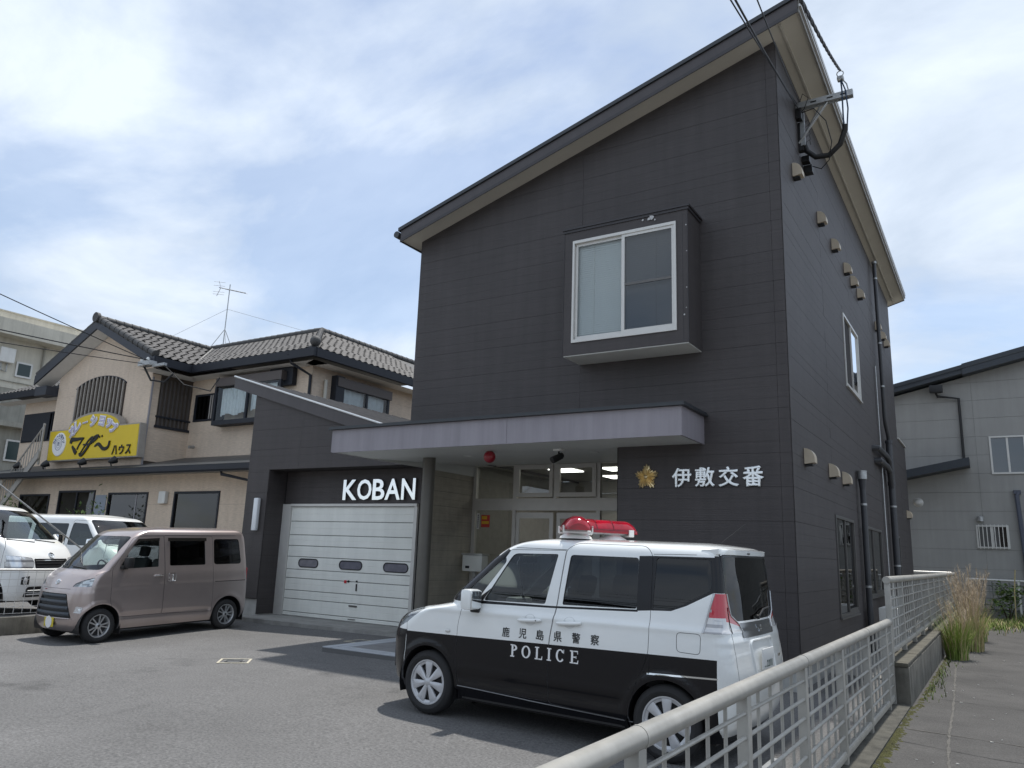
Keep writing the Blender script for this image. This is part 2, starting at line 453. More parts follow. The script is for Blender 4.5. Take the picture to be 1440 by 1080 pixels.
sheet('road', -1.02, 6.0, -16, 29.4, 10, 40, lambda x, y: .0 + .0017 * max(0, y) , M_ASPHO)
sheet('street', -60, 60, -34, -14.02, 12, 4, lambda x, y: -.17, M_ASPH)
def strip(name, x0, x1, y0, y1, z0, z1, m):
    mb = MB(); mb.box(x0, x1, y0, y1, z0, z1); return tagobj(mb.build(name, m), kind='structure')
strip('fence_footing', -1.29, -1.02, -3, 10.5, -.2, .035, mat('dark_footing', (.075, .072, .06), .95, var=.45, vscale=7, bump=.9, bscale=60))
strip('passage', -2.6, -1.26, 12.62, 26.9, -.2, .03, M_CONC)
strip('garage_apron', -13.7, -9.02, 11.15, 12.22, -.2, .085, M_CONC)
# joints and cracks in the old asphalt of the road
ck = MB()
def crack(pts, w):
    P = [Vector((p[0], p[1])) for p in pts]; q = []
    for i in range(len(P) - 1):
        n = max(2, int((P[i + 1] - P[i]).length / .12))
        for k in range(n): q.append(P[i].lerp(P[i + 1], k / n) + Vector((random.uniform(-.006, .006), random.uniform(-.006, .006))))
    q.append(P[-1]); L_, R_ = [], []
    for i, p in enumerate(q):
        t = (q[min(i + 1, len(q) - 1)] - q[max(0, i - 1)]).normalized(); nn = Vector((-t.y, t.x)) * w * random.uniform(.3, 1.2) / 2
        L_.append(p + nn); R_.append(p - nn)
    for i in range(len(q) - 1):
        z = lambda p: .0017 * max(0, p.y) + .004
        ck.add([(*L_[i], z(L_[i])), (*L_[i + 1], z(L_[i + 1])), (*R_[i + 1], z(R_[i + 1])), (*R_[i], z(R_[i]))], [(0, 3, 2, 1)])
for yy in (6.1, 8.3, 11.2, 14.4, 18.2, 22.6):
    crack([(-.95, yy + .15), (-.2, yy + random.uniform(-.1, .2)), (.8, yy - .1), (2.6, yy - .35), (4.0, yy - .4)], .012)
tagobj(ck.build('asphalt_crack', mat('crack_black', (.03, .03, .03), .95)), kind='structure')
ck = MB()
crack([(-.35, 4.4), (-.42, 6.2), (-.55, 8.5), (-.62, 11.0), (-.75, 14.5), (-.80, 16.2)], .03)
crack([(-.95, 9.1), (-.1, 9.0), (1.2, 8.7)], .03)
tagobj(ck.build('sandy_seam', mat('pale_grit', (.100, .095, .086), .95, var=.3, vscale=30, bump=.5)), kind='structure')

# moss growing along the foot of the fence and wall
M_MOSS = mat('moss', (.055, .055, .014), .95, var=.5, vscale=14, bump=.8, bscale=110)
mm = MB()
for i in range(1500):
    y = random.uniform(3.0, 17) if i % 2 else random.uniform(3.0, 9); x = -1.02 + abs(random.gauss(0, .035)) + .01 + (.03 if y > 10.5 else 0)
    s_ = random.uniform(.008, .026); z = .0017 * y
    mm.add([(x - s_, y - s_, z), (x + s_, y - s_ * .7, z), (x + s_ * .8, y + s_, z), (x - s_, y + s_, z), (x, y, z + s_ * .55)], [(0, 1, 4), (1, 2, 4), (2, 3, 4), (3, 0, 4)], 0, True)
tagobj(mm.build('moss', M_MOSS), kind='stuff')
# litter: pale chips lying on the road
lt = MB()
for i in range(46):
    x = -.95 + abs(random.gauss(0, .9)); y = random.uniform(4.2, 20); s_ = random.uniform(.006, .016); z = .0017 * y + .004
    a = random.uniform(0, 6)
    lt.prism([(x + s_ * cos(a + k * 2.1) * 1.4, y + s_ * sin(a + k * 2.1), z) for k in range(3)], (0, 0, .006))
tagobj(lt.build('litter_chips', mat('pale_litter', (.5, .49, .45), .8)), kind='stuff')

# manhole cover marks
def manhole(cx, cy, label, rot):
    t = thing('manhole_cover', label, 'manhole cover', (cx, cy, gz(cx, cy)), 'painted manhole covers on the asphalt')
    t.rotation_euler = (0, 0, rot)
    mb = MB(); h = .21
    for (a, b, c, e) in ((-h, h, -h, -h + .03), (-h, h, h - .03, h), (-h, -h + .03, -h + .03, h - .03), (h - .03, h, -h + .03, h - .03)):
        mb.box(a, b, c, e, .002, .007)
    mb.build('painted_frame', M_LINE, t, local=True)
    mb = MB(); mb.lathe([(0, .012), (.13, .012), (.14, .008), (.14, .002)], n=24)
    for k in range(-3, 4): mb.box(-.11, .11, k * .032 - .006, k * .032 + .006, .012, .015)
    mb.build('cover', mat('cast_iron', (.15, .15, .148), .75, metal=.1, bump=.3, var=.2, vscale=20), t, local=True)
manhole(-9.16, 7.55, 'small round cover in a square pale painted frame on the open asphalt', .75)
manhole(-9.35, 10.3, 'small round cover in a pale painted frame close to the garage apron', .0)

# porch paving under the canopy
M_PAVE = mat('porch_stone', (.20, .20, .205), .6, var=.12, vscale=8)
M_PAVEL = mat('porch_edge_stone', (.38, .40, .43), .5, var=.08)
porch = strip('porch_floor', -8.95, -4.76, 9.0, 14.1, -.15, .07, mat('mortar', (.12, .12, .12), .9))
k = 0
mbt = {}
for j in range(6):
    for i in range(10):
        x0 = -8.60 + i * .4; y0 = 9.28 + j * .4
        if x0 > -4.8: continue
        me = mbt.get('t')
        if me is None:
            q = MB(); q.box(0, .392, 0, .392, -.01, .012); o = q.build('paving_tile', M_PAVE); me = o.data; mbt['t'] = me
            o.parent = porch; o.location = (x0, y0, .07); continue
        o = newobj('paving_tile', me, porch); o.location = (x0, y0, .07)
for (a, b, c, e) in ((-8.95, -8.78, 9.0, 14.0), (-8.76, -8.62, 9.16, 14.0), (-8.76, -4.76, 9.0, 9.12), (-8.6, -4.76, 9.14, 9.26)):
    q = MB(); q.bbox(a, b, c, e, .06, .086, .006); q.build('edge_stone', M_PAVEL, porch)

# ------------------------------------------------------------------ the police box
YF, XR_, XL_ = 10.6, -2.25, -8.82
SL = .299
zr = lambda x: 9.236 + SL * (x - XR_)          # underside of the roof over the facade
kb = thing('police_box_building', 'tall charcoal clad two-storey police box with one slanting shed roof', 'building', (-6, 12, 0))
q = MB()
# cores: upper storey block, ground floor right part, wing, all 2 cm behind the cladding
def slab_block(x0, x1, y0, y1, z0, zt0, zt1):
    q.add([(x0, y0, z0), (x1, y0, z0), (x1, y1, z0), (x0, y1, z0), (x0, y0, zt0), (x1, y0, zt1), (x1, y1, zt1), (x0, y1, zt0)],
          [(0, 3, 2, 1), (4, 5, 6, 7), (0, 1, 5, 4), (1, 2, 6, 5), (2, 3, 7, 6), (3, 0, 4, 7)])
slab_block(XL_ + .01, XR_ - .012, YF + .012, 24.28, 3.46, zr(XL_), zr(XR_))
slab_block(-4.75, XR_ - .012, YF + .012, 14.06, .3, 3.46, 3.46)
slab_block(-2.9, XR_ - .012, 14.06, 24.28, .3, 3.46, 3.46)
slab_block(-5.5, XR_ - .012, 24.28, 26.3, .3, 5.15, 5.15)
slab_block(-14.39, -9.99, 12.25, 18.6, .3, 4.9, 3.60)
slab_block(-14.39, -13.70, 11.712, 12.24, .41, 4.9, 4.70)
slab_block(-13.70, -9.82, 11.712, 12.24, 3.2, 4.69, 3.55)
q.build('wall_core', M_SIDBACK, kb)
q = MB(); q.box(-4.75, XR_ - .03, YF + .03, 12, -.1, .3); q.box(-3, XR_ - .03, 12, 26.2, -.1, .3)
q.build('foundation', mat('pale_foundation', (.42, .42, .40), .85, var=.1, streak=.1), kb)
q = MB(); q.box(-14.37, -13.7, 11.74, 13, -.1, .41); q.box(-14.37, -14.0, 13, 18.5, -.1, .41)
q.build('foundation', mat('pale_foundation', (.42, .42, .40), .85, var=.1, streak=.1), kb)
# facade boards
H = .455
o1 = [(0, 3.2), (6.57, 3.2), (6.57, zr(XR_)), (0, zr(XL_))]
boards(kb, (XL_, YF, 0), (1, 0, 0), (0, -1, 0), o1, [(3.40, 5.36, 4.58, 6.56)], H, .30 - H + H * 0 + 3.185 - .3 - H * 5, [3.4, 6.42], M_SID)
o2 = [(4.06, .3), (6.57, .3), (6.57, 3.2), (4.06, 3.2)]
boards(kb, (XL_, YF, 0), (1, 0, 0), (0, -1, 0), o2, [], H, .30, [6.42], M_SID)
o3 = [(0, .3), (13.7, .3), (13.7, 9.236), (0, 9.236)]
WS = [(4.92, 6.78, 4.95, 6.40), (2.92, 4.78, .76, 2.38), (5.95, 8.62, .98, 2.36), (10.75, 12.35, .98, 2.36)]
boards(kb, (XR_, YF, 0), (0, 1, 0), (1, 0, 0), o3, WS, H, .30, [2.9, 5.93, 8.96, 11.99], M_SID)
boards(kb, (XR_, 24.3, 0), (0, 1, 0), (1, 0, 0), [(0, .3), (2.0, .3), (2.0, 5.15), (0, 5.15)], [], H, .30, [], M_SID)
# wing boards
zw = lambda x: 5.13 - SL * (x + 15.0)
boards(kb, (-14.4, 11.70, 0), (1, 0, 0), (0, -1, 0), [(0, 3.2), (4.58, 3.2), (4.58, zw(-9.82)), (0, zw(-14.4))], [], H, 3.2, [1.6], M_SID)
boards(kb, (-14.4, 11.70, 0), (1, 0, 0), (0, -1, 0), [(0, .42), (.70, .42), (.70, 3.2), (0, 3.2)], [], H, .42 , [], M_SID)
boards(kb, (-13.70, 11.70, 0), (0, 1, 0), (1, 0, 0), [(0, .1), (.5, .1), (.5, 3.2), (0, 3.2)], [], H, .42 - H, [], M_SID)
boards(kb, (-13.70, 12.24, 0), (1, 0, 0), (0, -1, 0), [(0, 2.48), (3.9, 2.48), (3.9, 3.2), (0, 3.2)], [], .36, 2.48, [], M_SID)
boards(kb, (-14.4, 11.70, 0), (0, 1, 0), (-1, 0, 0), [(0, .42), (6.8, .42), (6.8, 4.9), (0, 4.9)], [], H, .42, [3], M_SID)
# the wing's wall that faces the porch
M_SIDLIT = mat('soffit_lit_siding', (.46, .425, .35), .62, var=.08, streak=.08, grain=.12, gscale=(1.2, 1.2, 130), bump=.2, bscale=45)  # siding with light bounced off the soffit put into its olive base colour
q = MB(); q.box(-9.98, -9.815, 12.58, 14.2, .07, 3.46); q.box(-9.98, -9.80, 12.25, 12.58, .07, 3.2); q.build('porch_side_wall', M_SIDBACK, kb)
boards(kb, (-9.80, 12.6, 0), (0, 1, 0), (1, 0, 0), [(0, .08), (1.5, .08), (1.5, 3.22), (0, 3.22)], [], .30, .08, [], M_SIDLIT, proud=.012, strips=2)
q = MB(); q.box(-9.80, -9.765, 11.69, 14.1, 3.20, 3.245); q.build('edge_trim', M_ROOFM, kb)
q = MB(); q.box(-2.40, -2.239, YF - .016, YF + .0, .3, .302)
# roof
rx0, rx1, ry0, ry1 = -9.05, -1.83, 10.24, 24.65
q = MB()
q.add([(rx0, ry0, zr(rx0)), (rx1, ry0, zr(rx1)), (rx1, ry1, zr(rx1)), (rx0, ry1, zr(rx0))], [(0, 3, 2, 1)])
q.build('soffit', M_SOFF, kb)
q = MB()
t_ = .20
def rake(mb, y0, y1, dz0, dz1, xa=rx0, xb=rx1, mi=0):
    mb.add([(xa, y0, zr(xa) + dz0), (xb, y0, zr(xb) + dz0), (xb, y0, zr(xb) + dz1), (xa, y0, zr(xa) + dz1),
            (xa, y1, zr(xa) + dz0), (xb, y1, zr(xb) + dz0), (xb, y1, zr(xb) + dz1), (xa, y1, zr(xa) + dz1)],
           [(0, 1, 2, 3), (5, 4, 7, 6), (3, 2, 6, 7), (1, 0, 4, 5), (0, 3, 7, 4), (2, 1, 5, 6)], mi)
rake(q, ry0 - .025, ry0, -.02, .19, rx0 + .02, rx1 - .002)
q.build('rake_fascia', M_FASCIA, kb); q = MB()
rake(q, ry1, ry1 + .025, -.02, .19, rx0 + .02, rx1 - .002)
q.build('rake_fascia', M_FASCIA, kb)
q = MB(); rake(q, ry0 - .040, ry0 - .026, -.045, .015, rx0 + .02, rx1 - .002); q.build('lower_fascia_board', M_TRIM, kb)
q = MB(); rake(q, ry0 - .055, ry1 + .055, .195, .26, rx0 - .03, rx1 + .03); q.build('roof', M_ROOFM, kb)
q = MB(); q.box(rx1, rx1 + .02, ry0, ry1, zr(rx1) - .03, zr(rx1) + .20); q.build('eave_fascia', mat('pale_fascia', (.30, .29, .27), .5, streak=.1), kb)
q = MB(); q.box(rx1 + .022, rx1 + .05, ry0 - .03, ry1, zr(rx1) + .045, zr(rx1) + .085); q.box(rx1 + .022, rx1 + .055, ry0 - .03, ry1, zr(rx1) + .12, zr(rx1) + .2); q.build('eave_flashing', mat('bright_flashing', (.50, .49, .47), .4, metal=.3), kb)
q = MB(); q.box(rx0 - .0, rx0 + .02, ry0, ry1, zr(rx0) - .02, zr(rx0) + .19); q.build('lower_eave_fascia', M_TRIM, kb)
q = MB(); q.tube([(rx0 - .07, ry0 - .05, zr(rx0) + .13), (rx0 - .07, ry1, zr(rx0) + .13)], .065, 10); q.build('gutter', M_ROOFM, kb)
q = MB(); q.box(XR_ + .14, XR_ + .17, ry0 + .05, ry1 - .1, zr(XR_) + .02, zr(XR_) + .045); q.build('vent_strip', M_SOFF, kb)
# wing roof
w0, w1, wy0, wy1 = -15.14, -9.2, 11.62, 18.7
zt = lambda x: zw(x) + .27
q = MB()
q.add([(w0, wy0, zw(w0)), (w1, wy0, zw(w1)), (w1, wy0, zt(w1)), (w0, wy0, zt(w0)), (w0, wy1, zw(w0)), (w1, wy1, zw(w1)), (w1, wy1, zt(w1)), (w0, wy1, zt(w0))],
      [(0, 1, 2, 3), (5, 4, 7, 6), (3, 2, 6, 7), (1, 0, 4, 5), (0, 3, 7, 4), (2, 1, 5, 6)])
q.build('wing_fascia', M_FASCIA, kb)
q = MB()
for i in range(16):
    y0 = wy0 + .0 + i * .44; y1 = min(y0 + .40, wy1)
    q.add([(w0 - .02, y0, zt(w0) + .012), (w1, y0, zt(w1) + .012), (w1, y1, zt(w1) + .012), (w0 - .02, y1, zt(w0) + .012)], [(0, 1, 2, 3)])
    q.add([(w0 - .02, y1, zt(w0) + .012), (w1, y1, zt(w1) + .012), (w1, y1 + .02, zt(w1) + .045), (w0 - .02, y1 + .02, zt(w0) + .045)], [(0, 1, 2, 3)])
    q.add([(w0 - .02, y1 + .02, zt(w0) + .045), (w1, y1 + .02, zt(w1) + .045), (w1, y1 + .04, zt(w1) + .012), (w0 - .02, y1 + .04, zt(w0) + .012)], [(0, 1, 2, 3)])
q.build('wing_roof', mat('brown_seam_roof', (.075, .068, .062), .4, var=.2, vscale=3, streak=.2), kb)
q = MB(); q.tube([(w0, wy0 - .02, zt(w0) + .01), (w1, wy0 - .02, zt(w1) + .01)], .022, 6); q.build('rake_edge', M_CHROME if False else mat('bright_edge', (.66, .68, .69), .3, metal=.4), kb)
# canopy
cx0, cx1, cy0 = -9.8, -3.43, 9.66
zs = lambda y: 3.195 + max(0, y - 10.64) * .068
q = MB()
for (a, b) in ((cx0 + .03, -6.17), (-6.165, cx1 - .004)):
    q.box(a, b, cy0, cy0 + .03, 3.18, 3.575)
q.build('canopy_fascia', M_LILAC, kb)
q = MB(); q.box(cx1 - .03, cx1, cy0 + .004, YF - .0, 3.18, 3.575); q.build('canopy_end', M_LILAC, kb)
q = MB(); q.box(cx0, cx0 + .026, cy0 + .004, 11.69, 3.19, 3.60); q.build('canopy_end', M_LILAC, kb)
q = MB(); q.box(cx0 - .05, cx1 + .06, cy0 - .06, YF - .0, 3.578, 3.60); q.box(cx0 - .05, cx1 + .04, cy0 - .035, YF - .003, 3.601, 3.632)
q.box(cx0 - .05, XL_ - .0, YF, 11.6, 3.578, 3.60)
q.build('canopy_roof', M_ROOFM, kb)
q = MB()
ys = [cy0 + .03, YF + .04, 11.7, 14.1]
for i in range(3):
    a, b = (-9.77, -3.46) if i == 0 else (-9.77, -4.76)
    y0, y1 = ys[i], ys[i + 1]
    q.add([(a, y0, zs(y0)), (b, y0, zs(y0)), (b, y1, zs(y1)), (a, y1, zs(y1))], [(0, 3, 2, 1)])
q.build('canopy_soffit', M_SOFFC, kb)
q = MB(); q.box(-9.765, -9.755, cy0 + .03, 14.08, 3.19, 3.46); q.build('soffit_edge', M_SOFFC, kb)
q = MB(); q.box(-4.79, -4.745, 10.63, 14.1, .07, 3.46); q.build('porch_return_wall', M_SIDBACK, kb)
q = MB(); q.lathe([(.115, .07), (.115, 3.24)], c=(-8.70, 11.05, 0), n=28); q.lathe([(.14, .07), (.14, .11), (.115, .115)], c=(-8.70, 11.05, 0), n=28)
q.build('column', mat('bronze_column', (.13, .122, .105), .42, var=.06, streak=.08), kb)
q = MB()
for (lx, ly) in ((-7.8, 11.0), (-5.5, 11.3), (-7.8, 12.9)):
    q = MB(); z = zs(ly) - .004; q.lathe([(0, z), (.055, z), (.075, z - .006), (.078, z)], c=(lx, ly, 0), n=20); q.build('downlight', M_WHITE, kb)

# garage door
gd = MB()
q = MB(); q.box(-13.69, -13.425, 12.17, 12.23, .08, 2.47); q.box(-13.425, -9.82, 12.15, 12.225, 2.42, 2.475); q.box(-9.90, -9.82, 12.17, 12.23, .08, 2.42)
q.build('garage_frame', M_WFRAME, kb)
seams = [.085, .17, .44, .62, .875, 1.06, 1.33, 1.565, 1.80, 2.095, 2.415]
door = None
q = MB(); q.box(-13.42, -9.9, 12.215, 12.23, .08, 2.42); door = q.build('garage_door', mat('door_backing', (.12, .12, .12), .8), kb)  # dark grey backing that shows in the seams between door panels
for i in range(len(seams) - 1):
    a, b = seams[i], seams[i + 1]; q = MB()
    mid = (a + b) / 2
    pr = [(-.002, a + .006), (-.012, a + .014), (-.012, mid - .006), (-.007, mid), (-.012, mid + .006), (-.012, b - .012), (-.002, b - .005)]
    hs = [(-13.055, -12.472), (-11.843, -11.204), (-10.62, -9.985)] if i == 5 else []
    q.add([(-13.42, 12.215 + y, z) for y, z in pr] + [(-9.9, 12.215 + y, z) for y, z in pr], [(k, k + len(pr), k + 1 + len(pr), k + 1) for k in range(len(pr) - 1)])
    q.build('door_panel', M_SHUT, door)
for (a, b) in ((-13.055, -12.47), (-11.84, -11.205), (-10.62, -9.985)):
    zc = 1.205; r_ = .085; pts = []
    for k in range(9): an = pi / 2 + pi * k / 8; pts.append((a + r_ + r_ * cos(an), zc + r_ * sin(an)))
    for k in range(9): an = -pi / 2 + pi * k / 8; pts.append((b - r_ + r_ * cos(an), zc + r_ * sin(an)))
    q = MB(); q.tube([(x, 12.198, z) for x, z in pts], .012, 6, closed=True); q.build('window_rim', M_BLACK, door)
    q = MB(); q.add([(x, 12.20, z) for x, z in reversed(pts)], [tuple(range(len(pts)))]); q.build('window_pane', G_BLUE if False else mat('dull_acrylic', (.16, .16, .19), .15, var=.15, vscale=9), door)
q = MB(); q.box(-11.66, -11.60, 12.19, 12.203, .84, .90); q.build('lock_plate', M_PRINTR, door)
q = MB(); q.lathe([(0, -.02), (.022, -.02), (.025, 0)], c=(-11.54, 12.20, .88), axis='y', n=12); q.box(-11.32, -11.30, 12.18, 12.203, .70, .84); q.lathe([(0, -.02), (.018, -.02), (.02, 0)], c=(-11.31, 12.20, .89), axis='y', n=12); q.build('lock', M_BLACK, door)
q = MB(); q.box(-11.48, -11.26, 12.186, 12.203, .38, .41); q.box(-11.48, -11.28, 12.19, 12.203, .125, .14); q.build('handle', M_ALUD, door)

# entrance glazing
ey = 14.1
en = MB()
AL = mat('entrance_aluminium', (.60, .58, .54), .38, metal=.25, var=.04)
en.box(-9.78, -9.70, ey - .07, ey + .03, .07, 3.46)
for x in (-8.70, -6.73): en.box(x - .04, x + .04, ey - .07, ey + .03, .07, 3.45)
en.box(-7.755, -7.685, ey - .069, ey + .03, 2.70, 3.45)
en.box(-9.70, -4.79, ey - .08, ey + .03, 2.46, 2.71)
en.box(-9.70, -4.79, ey - .06, ey + .03, 3.41, 3.455)
en.box(-9.70, -8.74, ey - .06, ey + .03, .07, .18); en.box(-6.69, -4.79, ey - .06, ey + .03, .07, .18)
ent = en.build('entrance_frame', AL, kb)
for (a, b) in ((-8.66, -7.76), (-7.68, -6.77)):
    q = MB(); w_ = .085
    q.box(a, b, ey - .10, ey - .05, 2.74, 2.74 + w_); q.box(a, b, ey - .10, ey - .05, 3.38 - w_ + .03, 3.41)
    q.box(a, a + w_, ey - .10, ey - .05, 2.74 + w_, 3.38 - w_ + .03); q.box(b - w_, b, ey - .10, ey - .05, 2.74 + w_, 3.38 - w_ + .03); q.build('hopper_window', AL, ent)
    q = MB(); q.box(a, b, ey - .045, ey - .005, 2.30, 2.42); q.box(a, a + .09, ey - .045, ey - .005, .09, 2.30); q.box(b - .09, b, ey - .045, ey - .005, .09, 2.30); q.box(a, b, ey - .045, ey - .005, .08, .25); q.build('sliding_door', AL, ent)
def pane(x0, x1, z0, z1, y, m, parent, name='pane'):
    q = MB(); q.add([(x0, y, z0), (x1, y, z0), (x1, y, z1), (x0, y, z1)], [(0, 1, 2, 3)]); return q.build(name, m, parent)
for (a, b, c, e) in ((-9.70, -8.74, .18, 2.46), (-8.57, -7.85, .25, 2.30), (-7.59, -6.86, .25, 2.30), (-6.69, -4.79, .18, 2.46), (-9.70, -8.74, 2.71, 3.41), (-8.60, -7.83, 2.80, 3.34), (-7.60, -6.84, 2.80, 3.34), (-6.69, -4.79, 2.71, 3.41)):
    pane(a, b, c, e, ey - .03, G_WIN, ent)
# lobby behind the glass
q = MB(); M_LOB = mat('lobby_wall', (.40, .39, .36), .8, var=.1)
q.add([(-9.8, ey + .05, .07), (-4.8, ey + .05, .07), (-4.8, 18, .07), (-9.8, 18, .07)], [(0, 1, 2, 3)])
q.add([(-9.8, ey + .05, 3.455), (-4.8, ey + .05, 3.455), (-4.8, 18, 3.455), (-9.8, 18, 3.455)], [(0, 3, 2, 1)])
q.add([(-9.8, 18, .07), (-4.8, 18, .07), (-4.8, 18, 3.45), (-9.8, 18, 3.45)], [(0, 1, 2, 3)])
q.add([(-9.8, ey + .05, .07), (-9.8, 18, .07), (-9.8, 18, 3.45), (-9.8, ey + .05, 3.45)], [(0, 1, 2, 3)])
q.add([(-4.8, ey + .05, .07), (-4.8, 18, .07), (-4.8, 18, 3.45), (-4.8, ey + .05, 3.45)], [(0, 3, 2, 1)])
q.build('lobby', M_LOB, kb)
q = MB(); q.box(-9.2, -5.4, 16.0, 16.5, .07, 1.05); q.box(-9.3, -5.3, 15.95, 16.55, 1.05, 1.09); q.build('counter', mat('counter', (.25, .18, .12), .5), kb)
for (x, y) in ((-8.2, 15.4), (-6.9, 15.4), (-7.6, 17)):
    q = MB(); q.box(x - .3, x + .3, y - .3, y + .3, 3.43, 3.45); q.build('ceiling_light', mat('lit_panel', (.9, .9, .9), .5, emit=(1, .97, .9, 3.5)), kb)
q = MB(); q.box(-9.66, -9.60, ey - .037, ey - .033, 2.06, 2.40); st = q.build('sticker', M_PRINTW, ent)
q = MB()
for k in range(7): q.box(-9.645, -9.615, ey - .040, ey - .038, 2.09 + k * .042, 2.115 + k * .042)
q.build('print', M_PRINTK, ent)
q = MB(); q.box(-9.55, -9.33, ey - .037, ey - .033, 2.10, 2.36); q.build('poster', mat('poster_red', (.55, .05, .04), .6), ent)
q = MB(); q.box(-9.53, -9.35, ey - .040, ey - .038, 2.17, 2.23); q.box(-9.53, -9.40, ey - .040, ey - .038, 2.27, 2.34); q.build('print', mat('poster_yellow', (.75, .45, .03), .6), ent)

# bay window
bx0, bx1, by, bz0, bz1 = -5.44, -3.44, 10.02, 4.545, 6.58
q = MB()
wx0, wx1, wz0, wz1 = -5.285, -3.61, 4.735, 6.385
for (a, b, c, e) in ((bx0, bx1, bz0, wz0), (bx0, bx1, wz1, bz1), (bx0, wx0, wz0, wz1), (wx1, bx1, wz0, wz1)):
    q.box(a, b, by, by + .03, c, e)
q.box(bx0, bx0 + .03, by + .03, YF - .015, bz0, bz1); q.box(bx1 - .03, bx1, by + .03, YF - .015, bz0, bz1)
bay = q.build('bay_window', M_SID, kb)
q = MB(); q.box(bx0 + .01, bx1 - .01, by + .01, YF, bz0 - .012, bz0 + .0); q.build('bay_underside', M_SOFFC, bay)
q = MB(); q.box(bx0 - .03, bx1 + .04, by - .03, YF - .015, bz1 + .002, bz1 + .03); q.box(bx0 - .015, bx1 + .02, by - .015, YF - .016, bz1 - .04, bz1); q.build('bay_cap', M_TRIM, bay)
q = MB()
for x in (bx0, bx1): q.box(x - .004, x + .004, by - .006, by + .004, bz0, bz1 - .045)
q.box(bx1 - .08, bx1 - .074, by - .003, by + .001, bz0, bz1); q.build('bay_corner_trim', M_TRIM, bay)
q = MB(); F = .045
q.box(wx0, wx1, by - .02, by + .05, wz0, wz0 + F); q.box(wx0, wx1, by - .02, by + .05, wz1 - F, wz1); q.box(wx0, wx0 + F * .7, by - .02, by + .05, wz0 + F, wz1 - F); q.box(wx1 - F * .7, wx1, by - .02, by + .05, wz0 + F, wz1 - F)
q.build('window_frame', M_WFRAME, bay)
mx_ = -4.435
q = MB(); q.box(wx0 + .04, mx_ + .03, by + .025, by + .05, wz0 + F, wz0 + .10); q.box(wx0 + .04, mx_ + .03, by + .025, by + .05, wz1 - .09, wz1 - F); q.box(wx0 + .035, wx0 + .075, by + .024, by + .05, wz0 + .1, wz1 - .09); q.box(mx_ - .01, mx_ + .03, by + .024, by + .05, wz0 + .1, wz1 - .09); q.build('sash', M_WFRAME, bay)
q = MB(); q.box(mx_ - .03, wx1 - .03, by - .005, by + .02, wz0 + F, wz0 + .105); q.box(mx_ - .03, wx1 - .03, by - .005, by + .02, wz1 - .09, wz1 - F); q.box(mx_ - .03, mx_ + .02, by - .006, by + .02, wz0 + .105, wz1 - .09); q.box(wx1 - .07, wx1 - .03, by - .006, by + .02, wz0 + .105, wz1 - .09); q.build('sash', M_WFRAME, bay)
q = MB(); q.box(mx_ + .02, wx1 - .07, by - .003, by + .004, 5.52, 5.56); q.build('screen_rail', M_ALUD, bay)
pane(wx0 + .075, mx_ - .01, wz0 + .10, wz1 - .09, by + .035, glassmat('clear_glass', (.8, .84, .84), .45), bay)
pane(mx_ + .02, wx1 - .07, wz0 + .105, wz1 - .09, by + .008, G_BLUE if False else glassmat('screened_glass', (.34, .36, .38), .9, wav=.05), bay)
q = MB()
for k in range(46):
    z = 4.80 + k * .034; q.add([(wx0 + .05, by + .075, z), (wx1 - .05, by + .075, z), (wx1 - .05, by + .088, z + .036), (wx0 + .05, by + .088, z + .036)], [(0, 1, 2, 3)])
bl = q.build('venetian_blind', M_BLIND, bay)
q = MB(); q.box(-4.95, -4.945, by + .068, by + .072, 4.8, 6.3); q.box(-3.95, -3.945, by + .068, by + .072, 4.8, 6.3); q.build('blind_cord', M_WHITE, bay)
q = MB(); q.box(bx0 + .05, bx1 - .05, by + .12, by + .14, bz0 + .02, bz1 - .02); q.build('room_wall', M_BLIND, bay)
# worn paint spots on the bay
q = MB()
for (x, z, s_) in ((-3.98, 6.52, .045), (-4.02, 6.50, .03), (-4.12, 6.50, .02), (-3.93, 6.47, .018), (-3.46, 6.3, .014), (-3.455, 5.9, .01), (-3.46, 5.35, .012), (-3.50, 4.95, .016), (-3.47, 5.05, .01)):
    q.prism([(x + s_ * cos(a) * random.uniform(.5, 1), by - .016 if z > 6.4 else by - .0035, z + s_ * sin(a) * random.uniform(.5, 1)) for a in [k * pi / 4 for k in range(8)]], (0, .002, 0))
q.build('paint_chip', mat('pale_chip', (.5, .5, .5), .8), bay)

